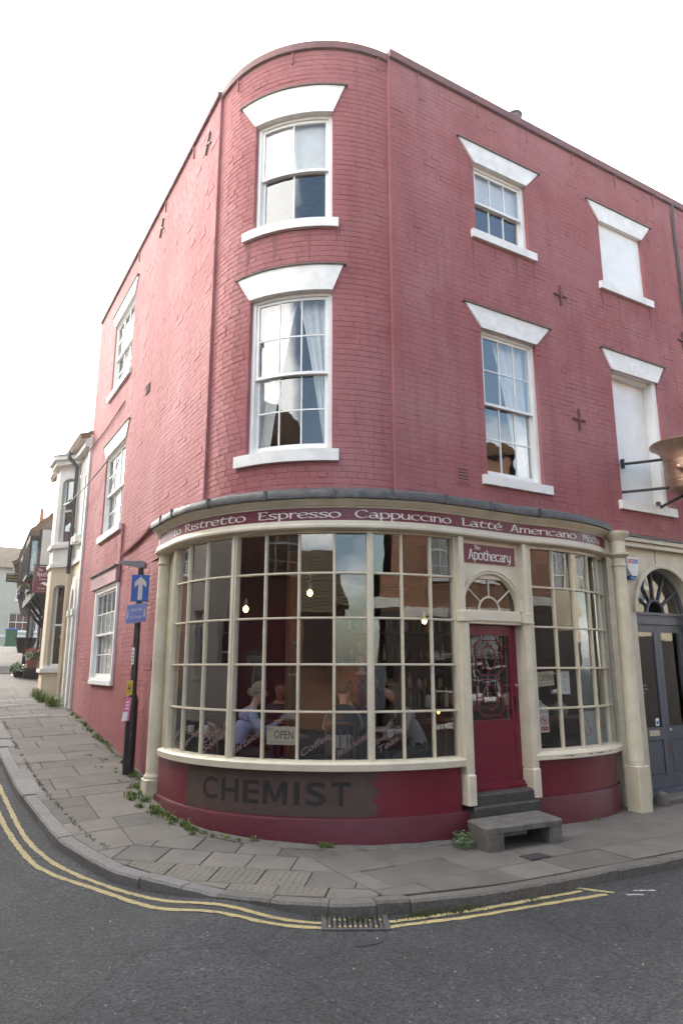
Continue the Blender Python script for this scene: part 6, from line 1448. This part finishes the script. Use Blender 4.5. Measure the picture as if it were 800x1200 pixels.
# --- timber framed coffee house
HB = empty('timbered_house', (0, 18, 1.7), 'black and white timbered house with a jettied upper floor and hanging sign', 'house')
B0, B1 = (.5, 20.7), (.2, 15.0)
bl, mpB, LB = facade(B0, B1, .9, 4.1, [(.5, 1.4, 2.5, 3.6, 2, 3), (3.6, 4.6, 2.3, 3.5, 2, 3)], M_white2, HB, trim=M_timb)
for u in (.08, .42, 1.48, 2.1, 2.7, 3.2, 3.5, 4.7, 5.2, 5.6): MB().box(u - .07, u + .07, -.05, .02, 1.0, 4.1, mpB).build('timber_post', M_timb, HB)
MB().box(0, LB, -.055, .02, 3.75, 3.9, mpB).box(0, LB, -.055, .02, 2.1, 2.2, mpB).build('timber_rail', M_timb, HB)
mpU = lambda u, w_, z: mpB(u, w_ - .58, z)
def upper(u): p = mpU(u, 0, 0); return (p[0], p[1])
facade(upper(0), upper(LB), 4.2, 5.9, [(.4, 1.6, 4.6, 5.6, 3, 3), (3.9, 5.2, 4.6, 5.6, 3, 3)], M_white2, HB, trim=M_timb)
MB().box(-.02, LB + .03, -.64, .2, 3.98, 4.2, mpB).build('jetty_beam', M_timb, HB)
MB().add([mpU(LB, 0, 4.2), mpU(LB, .9, 4.2), mpU(LB, .9, 5.9), mpU(LB, 0, 5.9), mpB(LB, 0, 1), mpB(LB, .6, 1), mpB(LB, .6, 4.1), mpB(LB, 0, 4.1)], [[0, 1, 2, 3], [4, 5, 6, 7]]).build('gable_end', M_white2, HB)
for u in (.06, .3, 1.7, 2.4, 3.1, 3.7, 5.3, LB - .06): MB().box(u - .06, u + .06, -.05, .01, 4.2, 5.9, mpU).build('timber_post', M_timb, HB)
bw_ = MB().box(3.7, 5.4, -.3, .02, 4.5, 4.6, mpU).box(3.7, 5.4, -.3, .02, 5.6, 5.75, mpU).box(3.7, 3.78, -.3, -.23, 4.6, 5.6, mpU).box(5.32, 5.4, -.3, -.23, 4.6, 5.6, mpU).box(4.52, 4.58, -.3, -.24, 4.6, 5.6, mpU).build('oriel_window', M_timb, HB)
MB().box(3.78, 5.32, -.265, -.26, 4.6, 5.6, mpU).build('pane', M_glu, bw_); MB().box(5.36, 5.365, -.23, -.06, 4.6, 5.6, mpU).build('pane', M_glu, bw_)
for k in range(4): u = LB - .2 - k * 1.4; MB().tube([mpB(u, -.58, 3.95), mpB(u, -.03, 3.25)], .05, 6).build('bracket', M_timb, HB)
o2_ = MB().box(.9, 2.3, -.3, .02, 4.5, 4.6, mpU).box(.9, 2.3, -.3, .02, 5.5, 5.62, mpU).box(.9, .97, -.3, -.23, 4.6, 5.5, mpU).box(2.23, 2.3, -.3, -.23, 4.6, 5.5, mpU).box(2.25, 2.3, -.23, .02, 5.0, 5.05, mpU).build('oriel_window', M_timb, HB)
MB().box(.97, 2.23, -.265, -.26, 4.6, 5.5, mpU).build('pane', M_glu, o2_); MB().box(2.26, 2.265, -.23, 0, 4.6, 5.5, mpU).build('pane', mat('pale_blue_blind', (.35, .45, .6), .6), o2_)
roof_slab(HB, [mpB(LB + .1, -.9, 5.85), mpB(-.05, -.9, 5.85)], [mpB(LB + .1, 2.2, 8.9), mpB(-.05, 2.2, 8.9)], M_tile)
MB().cbox(-.15, .3, 16.9, 17.5, 1.2, 2.25, .02).cbox(-.25, .3, 17.5, 18.1, 1.3, 2.0, .02).build('steps', M_white2, HB)
sg = empty('hanging_sign', (-.2, 14.6, 4.0), 'dark red hanging coffee house sign with white lettering above the left street', 'hanging sign')
mapG = lambda u, w_, z: (-.56 + u * .82, 14.6 + w_, 3.98 + (z - 3.98) * .82)
MB().box(0, .86, -.02, .02, 3.98, 4.9, mapG).build('board', M_sign, sg); MB().tube([mapG(-.05, 0, 4.95), mapG(1.3, 0, 4.95)], .02, 6).build('bracket', M_iron, sg)
nib_text('Apothecary', .1, 4.56, .1, .66 / nib_len('Apothecary', .1, 1, 0), M_letter, sg, mapG, -.022, gap=0, ang=8); nib_text('The', .14, 4.74, .055, 1, M_letter, sg, mapG, -.022, ang=8)
btext('Coffee House', .2, .7, 4.43, 4.49, M_letter, sg, mapG, -.022); btext('01797 229157', .18, .72, 4.1, 4.16, M_letter, sg, mapG, -.022); btext('www.apothecaryrye.co.uk', .1, .78, 4.02, 4.05, M_letter, sg, mapG, -.022)
mk('cup_emblem', [mapG(a_, -.022, b_) for a_, b_ in ((.22, 4.28), (.34, 4.37), (.58, 4.3), (.66, 4.22), (.56, 4.24), (.5, 4.2), (.4, 4.24), (.3, 4.3))], [list(range(8))], M_paper, sg)
# --- further white and black house, where the street bends to the right
HC = empty('far_white_house', (1, 26, 2.6), 'narrow white house with black window frames further up the left street', 'house')
C0, C1 = (1.3, 30.5), (.15, 20.9)
cl_, mpC, LC = facade(C0, C1, 1.6, 4.5, [(1, 2.2, 3.3, 4.3, 2, 2), (4.6, 5.8, 3.0, 4.2, 2, 2), (7.2, 8.9, 2.7, 4.1, 2, 2)], M_white2, HC, trim=M_timb)
for u in (.2, .8, 2.4, 4.3, 6.1, 6.9, 9.2): MB().box(u - .09, u + .09, -.06, .02, 1.8, 4.4, mpC).build('timber_post', M_timb, HC)
mpV = lambda u, w_, z: mpC(u, w_ - .4, z)
facade(mpV(0, 0, 0)[:2], mpV(LC, 0, 0)[:2], 4.5, 5.7, [(1, 2, 4.7, 5.5, 2, 2), (4, 5.2, 4.7, 5.5, 2, 2), (7, 8.4, 4.7, 5.5, 2, 2)], M_timb, HC, trim=M_white)
MB().box(0, LC + .02, -.45, .2, 4.35, 4.5, mpC).build('jetty_beam', M_timb, HC); MB().add([mpV(LC, 0, 4.5), mpV(LC, .9, 4.5), mpV(LC, .9, 5.7), mpV(LC, 0, 5.7)], [[0, 1, 2, 3]]).build('gable_end', M_timb, HC)
roof_slab(HC, [mpC(LC + .1, -.75, 5.65), mpC(-.1, -.75, 5.65)], [mpC(LC + .1, 2.2, 7.6), mpC(-.1, 2.2, 7.6)], M_tile)
ck = empty('chimney_stack', (.6, 24.5, 5), 'tall slim brick chimney stack rising behind the timbered house', 'chimney'); MB().cbox(.45, .85, 24.2, 24.8, 5.0, 7.5, .02).cbox(.4, .9, 24.15, 24.85, 7.5, 7.6, .02).build('stack', M_brown, ck); MB().lathe([(.1, 7.6), (.07, 8.5), (.09, 8.52), (.05, 8.53)], (.65, 24.5), 10).build('pot', M_terra, ck, 'auto')
ps_ = empty('pub_sign', (-.4, 20.6, 4.9), 'small black hanging board with gold lettering on the far house', 'hanging sign'); mapH = lambda u, w_, z: (-.78 + u * .5, 20.6 + w_, 4.9 + (z - 4.5) * .6)
MB().box(0, .95, -.02, .02, 4.5, 4.95, mapH).build('board', M_timb, ps_); btext('COFFEE & GIFTS', .1, .85, 4.75, 4.86, M_yel, ps_, mapH, -.022); btext('OPEN DAILY', .1, .85, 4.58, 4.68, M_yel, ps_, mapH, -.022); MB().tube([mapH(-.02, 0, 5.0), mapH(1.6, 0, 5.0)], .02, 6).build('bracket', M_iron, ps_)
# --- end house across the top
HD = empty('end_house', (-4, 45, 3.2), 'grey rendered house with a mossy tiled roof closing the top of the left street', 'house')
facade((-14, 45), (9, 45), 2.5, 8.6, [(u, u + 1.5, 6.4, 7.9, 3, 4) for u in (2.2, 5.2, 8.2, 11.2, 15.9, 19)] + [(u, u + 1.8, 4.3, 5.5, 4, 2) for u in (2.5, 6, 9.5, 13, 15.6, 19)], M_grend, HD)
roof_slab(HD, [(-14.3, 44.6, 8.5), (9.3, 44.6, 8.5)], [(-14.3, 48, 10.4), (9.3, 48, 10.4)], M_mosst)
MB().box(-14.2, 9.2, 44.65, 44.8, 8.42, 8.52).build('gutter', M_iron, HD)
for x, w_, h_ in ((3.2, 1.3, 10.9), (4.3, .8, 11.5), (-4, 1, 11)): MB().cbox(x, x + w_, 46.8, 48, 8, h_, .03).build('chimney', M_brown, HD)
MB().box(-14, 9, 44.93, 45, 3.9, 4.05).build('string_course', M_white2, HD)
# green bin, black bin, planter, parked car, walker
bn = empty('wheelie_bin', (1.2, 38, g(38)), 'green wheelie bin with a blue lid far up the left street', 'bin'); z = g(38); MB().prism([(-.27, z + .06), (.27, z + .06), (.3, z + 1.0), (-.3, z + 1.0)], -.3, .3, lambda u, w_, zz: (1.2 + u, 38 + w_, zz)).build('body', M_bin, bn); MB().cbox(.87, 1.53, 37.65, 38.35, z + 1.0, z + 1.08, .03).build('lid', M_binb, bn)
for s_ in (-.25, .25): MB().tube([(1.2 + s_ - .04, 38.3, z + .1), (1.2 + s_ + .04, 38.3, z + .1)], .1, 10).build('wheel', M_black, bn)
bb = empty('black_planter', (-.2, 18.6, g(18.6)), 'black planter on legs beside white steps of the timbered house', 'planter'); z = g(18.6); MB().lathe([(.22, z + .55), (.34, z + 1.02), (.36, z + 1.04), (.3, z + 1.02)], (-.15, 18.6), 14).build('bowl', M_black, bb, 'auto'); MB().lathe([(.2, z), (.06, z + .05), (.06, z + .55)], (-.15, 18.6), 10).build('stand', M_black, bb, 'auto')
pl_ = empty('flower_pot', (-.2, 16.4, g(16.4)), 'terracotta pot of red flowers on a dark block beside the cream house', 'plant'); z = g(16.4)
MB().cbox(-.38, .04, 16.2, 16.6, z, z + .3, .01).build('block', M_iron, pl_); MB().lathe([(.12, z + .3), (.17, z + .5), (.19, z + .5), (.19, z + .54), (.15, z + .54)], (-.17, 16.4), 14).build('pot', M_terra, pl_, 'auto')
def leafball(c, r_, n, m, name, par, s=.05, sq=1.):
    V = []; F = []
    for _ in range(n):
        d = Vector((R.gauss(0, 1), R.gauss(0, 1), R.gauss(0, 1))).normalized() * r_ * R.uniform(.35, 1) ** .6; d.z *= sq; p = Vector(c) + d
        u = Vector((R.gauss(0, 1), R.gauss(0, 1), R.gauss(0, 1))).normalized(); w_ = u.orthogonal().normalized(); k = len(V); q = s * R.uniform(.6, 1.3)
        V += [p - u * q, p + w_ * q * .5, p + u * q, p - w_ * q * .5]; F.append([k, k + 1, k + 2, k + 3])
    return mk(name, V, F, m, par)
leafball((-.17, 16.4, z + .66), .24, 260, M_leaf, 'foliage', pl_, .045, .7); leafball((-.17, 16.4, z + .76), .24, 60, M_flow, 'petals', pl_, .035, .6)['kind'] = 'stuff'
p2 = empty('bushy_pot', (-.5, 16.6, g(16.6)), 'low green bushy plant left of the terracotta flower pot', 'plant'); leafball((-.5, 16.6, z + .25), .24, 260, M_leaf, 'foliage', p2, .045, .9); MB().lathe([(.1, z), (.15, z + .2)], (-.5, 16.6), 10).build('pot', M_iron, p2)
hb_ = empty('window_box', (-.4, 16.2, 4.2), 'trailing flower box under the oriel of the timbered house', 'plant'); leafball((-.42, 16.2, 4.35), .25, 240, M_leaf, 'foliage', hb_, .06, .6); leafball((-.45, 15.9, 4.4), .2, 30, M_flow, 'petals', hb_, .05, .5)['kind'] = 'stuff'; MB().box(-.5, -.35, 15.7, 16.8, 4.15, 4.3).build('box', M_timb, hb_)
# cobbled strip across the pavement
cbs = mk('cobbled_strip', [(-1.75, 17.4, g(17.4) + .006), (-.25, 17.4, g(17.4) + .006), (-.25, 20.0, g(20.0) + .006), (-1.75, 20.0, g(20.0) + .006)], [[0, 1, 2, 3]], M_dirt); tag(cbs, kind='structure')
sett = None
for i in range(10):
    for j in range(16):
        x, y_ = -1.7 + i * .15 + (.07 if j % 2 else 0), 17.55 + j * .145
        if sett is None: sett = MB().cbox(-.065, .065, -.06, .06, -.03, .012, .015); o = sett.build('sett', M_gran, cbs)
        else: o = piece('sett', o.data, cbs, (0, 0, 0))
        o.location = (x, y_, g(y_) + .014)
for ya in (9.3, 10.9, 11.6):
    o = MB().add([(-1.74, ya, g(ya) + .007), (-.6, ya + .25, g(ya + .25) + .007), (-.6, ya + .33, g(ya + .33) + .007), (-1.74, ya + .09, g(ya + .09) + .007)], [[0, 1, 2, 3]]).build('pale_patch', M_wpaint); tag(o, kind='structure')
# --- houses across the two streets (they show in the shop windows)
M_dkf = mat('shopfront_shade', (.022, .017, .015), .5, (.04, .028, .024), 3)  # near-black ground floors: street-level shade is put into their colour
O1 = empty('brick_house', (7, -10.2, 0), 'red brick sash windowed house across the street, mirrored in the bow windows', 'house')
ops = []
for u in (1.2, 4.2, 7.4, 10.4): ops += [(u, u + 1.1, 4.6, 6.5, 3, 4), (u, u + 1.1, 7.2, 8.6, 3, 4)]
ops += [(1.0, 2.6, 1.0, 2.9, 4, 4), (4.6, 5.6, .15, 2.4, 1, 2), (7.2, 8.8, 1.0, 2.9, 4, 4), (10.6, 12, 1.0, 2.8, 4, 4)]
facade((14, -10.2), (1.0, -10.2), 3.4, 9.2, [o for o in ops if o[2] > 3.4], M_rbx, O1); facade((14, -10.2), (1.0, -10.2), -1.2, 3.4, [o for o in ops if o[2] < 3.4], M_dkf, O1)
MB().box(1, 14, -10.2, -10.12, 3.5, 3.75).build('string_course', M_white2, O1); roof_slab(O1, [(.8, -9.9, 9.15), (14.2, -9.9, 9.15)], [(.8, -15, 12.2), (14.2, -15, 12.2)], M_tile)
MB().box(1, 1.2, -16, -10.2, -1, 9.2).box(13.8, 14, -16, -10.2, -1, 9.2).build('side_wall', M_brown, O1)
O2 = empty('painted_brick_house', (-8, 6, 0), 'cream painted brick house across the left street, mirrored in the left bow panes', 'house')
facade((-6.9, 1.2), (-6.9, 9), -.5, 9.6, [(1.4, 2.4, 4.4, 6.2, 2, 4), (4.2, 5.2, 4.4, 6.2, 2, 4), (1.4, 2.4, 7.2, 8.6, 2, 4), (4.2, 5.2, 7.2, 8.6, 2, 4), (1.2, 2.6, 1.4, 3.2, 3, 4), (5.4, 7, 1.6, 3.4, 3, 4)], M_rby, O2)
roof_slab(O2, [(-6.6, 1, 9.55), (-6.6, 9.2, 9.55)], [(-11, 1, 11.6), (-11, 9.2, 11.6)], M_tile); MB().box(-12, -6.9, 1.2, 1.4, -.5, 9.6).build('side_wall', M_brown, O2)
O6 = empty('tall_brick_house', (-8, 16, 1), 'tall orange brick house across the left street, mirrored in the leftmost panes', 'house')
facade((-6.85, 9.2), (-6.85, 26), .2, 10.6, [(u, u + 1.1, z, z + 1.9, 2, 4) for u in (1.5, 4.5, 7.5, 10.5, 13.5) for z in (2.4, 5.2, 8.0)], M_rbx2, O6); roof_slab(O6, [(-6.5, 9, 10.55), (-6.5, 26.2, 10.55)], [(-11, 9, 13), (-11, 26.2, 13)], M_tile)
O3 = empty('tile_hung_house', (-8, -2.5, 0), 'house hung with dark red tiles above a brown shopfront across the left street', 'house')
facade((-7.3, -6.4), (-7.3, 1.1), 3.2, 7.4, [(2.6, 3.8, 4.0, 5.9, 3, 4), (5.6, 6.6, 4.0, 5.9, 3, 4)], mat('hung_tiles', (.17, .055, .035), .85, (.1, .035, .025), 7, .8, 14), O3)
facade((-7.3, -6.4), (-7.3, 1.1), -.4, 3.2, [(.6, 3.0, .8, 2.5, 3, 2), (4.4, 6.8, .8, 2.5, 3, 2)], M_door, O3); roof_slab(O3, [(-6.9, -6.6, 7.35), (-6.9, 1.3, 7.35)], [(-11, -6.6, 9.8), (-11, 1.3, 9.8)], M_tile)
O4 = empty('low_cottage', (-12, -14, 0), 'low red brick cottage with a mossy roof beyond the road junction behind the viewer', 'house')
facade((-7.5, -17), (-14, -12), -1, 4.2, [(1.6, 2.8, 2.6, 3.8, 2, 2), (4.8, 6.0, 2.6, 3.8, 2, 2), (2, 3, -.2, 1.9, 2, 2)], M_rbx, O4) if False else facade((-14, -12), (-6.5, -17.5), -1, 4.2, [(1.6, 2.8, 2.2, 3.6, 2, 2), (4.8, 6.0, 2.2, 3.6, 2, 2)], M_rbx, O4)
roof_slab(O4, [(-14.4, -11.6, 4.1), (-6.2, -17.2, 4.1)], [(-16, -14.6, 6.8), (-8, -20, 6.8)], M_mosst)
O5 = empty('cream_terrace', (18, -11, 0), 'cream rendered terrace across the street, mirrored in the small right bow window', 'house')
facade((26, -10), (14.3, -10), 3.0, 7.4, [(1.5, 2.6, 4.4, 6.2, 2, 2), (5, 6.1, 4.4, 6.2, 2, 2), (8.6, 9.7, 4.4, 6.2, 2, 2)], M_crm3, O5); facade((26, -10), (14.3, -10), -1.4, 3.0, [(1.5, 3, 1, 2.6, 3, 2), (6.6, 8.2, .9, 2.6, 3, 2)], M_dkf, O5); roof_slab(O5, [(14.2, -9.7, 7.35), (26, -9.7, 7.35)], [(14.2, -15, 9.6), (26, -15, 9.6)], M_tile)

# ================================================================== weeds and grass
def tuft(x, y_, n, h, sp_, m=M_grass):
    z = g(y_)
    for _ in range(n):
        a_ = R.uniform(0, 6.28); r_ = sp_ * abs(R.gauss(0, .6)); bx, by = x + r_ * math.cos(a_), y_ + r_ * math.sin(a_); d = R.uniform(0, 6.28); ln = h * R.uniform(.4, 1.1); le = ln * R.uniform(.15, .7); wd = R.uniform(.003, .007)
        px_, py_ = -math.sin(d) * wd, math.cos(d) * wd; k = len(gv); zb = g(by) - .01
        gv.extend([(bx + px_, by + py_, zb), (bx - px_, by - py_, zb), (bx + math.cos(d) * le * .4 - px_ * .8, by + math.sin(d) * le * .4 - py_ * .8, zb + ln * .65), (bx + math.cos(d) * le * .4 + px_ * .8, by + math.sin(d) * le * .4 + py_ * .8, zb + ln * .65), (bx + math.cos(d) * le, by + math.sin(d) * le, zb + ln * .8)])
        gf.extend([[k, k + 1, k + 2, k + 3], [k + 3, k + 2, k + 4]])
gv = []; gf = []
R = random.Random(33)
y = 3.3
while y < 10.2:
    dens = R.random()
    tuft(-.05 - abs(R.gauss(0, .05)), y, int(10 + 50 * dens), .03 + .09 * dens ** 2, .075); y += R.uniform(.07, .22)
for _ in range(12): tuft(-.3 + R.gauss(0, .12), 4.0 + R.gauss(0, .7), 22, .045, .07)
for y_ in (10.7, 11.0, 11.4, 11.8, 12.1, 12.4): tuft(-.25 - R.random() * .25, y_, 120, .3, .16)
for th in [t * 1.6 for t in range(0, 24)]:
    p = bowpt(th, .05 + abs(R.gauss(0, .05))); dn_ = R.random() * (1.2 if th < 24 else .55); tuft(p.x, p.y, int(10 + 60 * dn_), .03 + .09 * dn_, .05)
for _ in range(22): tuft(-.4 + R.gauss(0, .09), 2.6 + R.gauss(0, .42), 34, .075, .07)
for th, n_ in ((55, 60), (56.5, 40), (39, 30)): p = bowpt(th, .04); tuft(p.x, p.y, n_, .09, .06)
for x in (1.0, 1.2, 3.45, 3.5, 4.6): tuft(x, -.36 if x > 1.6 else .05, 30, .05, .05) if x > 3 else None
o = mk('grass', gv, gf, M_grass); tag(o, 'grass and small weeds along the foot of the walls', None, None, 'stuff')
gv = []; gf = []
def gutter_weeds(x, n, h):
    p = min(KF, key=lambda q: abs(q.x - x) + (9 if q.y > 0 else 0)); zz = groad(p.x, p.y - .08)
    for _ in range(n):
        bx, by = x + R.gauss(0, .08), p.y - .06 - abs(R.gauss(0, .04)); d = R.uniform(0, 6.28); ln = h * R.uniform(.3, 1); k = len(gv); wd = R.uniform(.004, .01)
        gv.extend([(bx - wd, by, zz - .01), (bx + wd, by, zz - .01), (bx + math.cos(d) * ln * .6, by + math.sin(d) * ln * .5, zz + ln)]); gf.append([k, k + 1, k + 2])
for x in [.0 + abs(R.gauss(.0, .2)) for k in range(7)] + [.72 + abs(R.gauss(0, .35)) for k in range(15)] + [1.9]: gutter_weeds(x, R.randrange(8, 40), .05)
# moss along the joint behind the left kerb
for p, q in zip(off_line(KF, -.29), KF):
    if p.y > 1.0 and R.random() < .8 and p.y < 9:
        for _ in range(10):
            bx, by = p.x + R.gauss(0, .018), p.y + R.uniform(-.05, .05); d = R.uniform(0, 6.28); k = len(gv); ln = R.uniform(.008, .03); zz = g(by)
            gv.extend([(bx - .006, by, zz - .004), (bx + .006, by, zz - .004), (bx + math.cos(d) * ln, by + math.sin(d) * ln, zz + ln * .7)]); gf.append([k, k + 1, k + 2])
o = mk('gutter_moss', gv, gf, mat('moss', (.055, .09, .02), .8, (.08, .08, .03), 14)); tag(o, 'low moss and weeds in the gutter and kerb joints', None, None, 'stuff')
wp = empty('step_weed', (2.22, -.55, 0), 'leafy green weed growing between the plinth and the hollow step', 'plant')
wv = MB()
for k in range(7):
    a_ = k * 1.1; tip = (2.22 + .1 * math.cos(a_), -.55 + .1 * math.sin(a_) - .03, .1 + .03 * (k % 4)); wv.tube([(2.22, -.53, -.01), (2.22 + .05 * math.cos(a_), -.54 + .05 * math.sin(a_), .07), tip], .003, 4)
wv.build('stem', M_leaf, wp); leafball((2.22, -.57, .09), .13, 150, M_leaf, 'foliage', wp, .022, .8)
# dead leaf litter and grit
gv = []; gf = []
for _ in range(90):
    x = R.uniform(-2.6, 5); y_ = R.uniform(-3.4, -.4)
    onp = min((p - v2(x, y_)).length for p in KF[::6]) 
    zz = groad(x, y_) + .003; s_ = R.uniform(.002, .006); a_ = R.uniform(0, 6); k = len(gv)
    gv.extend([(x + s_ * math.cos(a_ + t), y_ + s_ * math.sin(a_ + t), zz + (.006 if i == 1 else 0)) for i, t in enumerate((0, 1.7, 3.1, 4.6))]); gf.append([k, k + 1, k + 2, k + 3])
o = mk('grit', gv, gf, M_card); tag(o, 'pale grit and litter scattered over the road', None, None, 'stuff')

# ================================================================== thin scattering volume, added to imitate lens glare
hz_ = MB().box(-1000, 1000, -1000, 1000, -1.3, 14).build('glare_haze', M_red); hz_['kind'] = 'stuff'
mh = bpy.data.materials.new('glare_haze'); mh.use_nodes = True; mh.node_tree.nodes.clear(); o_ = N(mh.node_tree, 'ShaderNodeOutputMaterial'); v_ = N(mh.node_tree, 'ShaderNodeVolumePrincipled')
v_.inputs['Color'].default_value = (1, .98, .95, 1); v_.inputs['Density'].default_value = .0017; v_.inputs['Anisotropy'].default_value = .86
mh.node_tree.links.new(v_.outputs[0], o_.inputs['Volume']); hz_.data.materials.clear(); hz_.data.materials.append(mh)
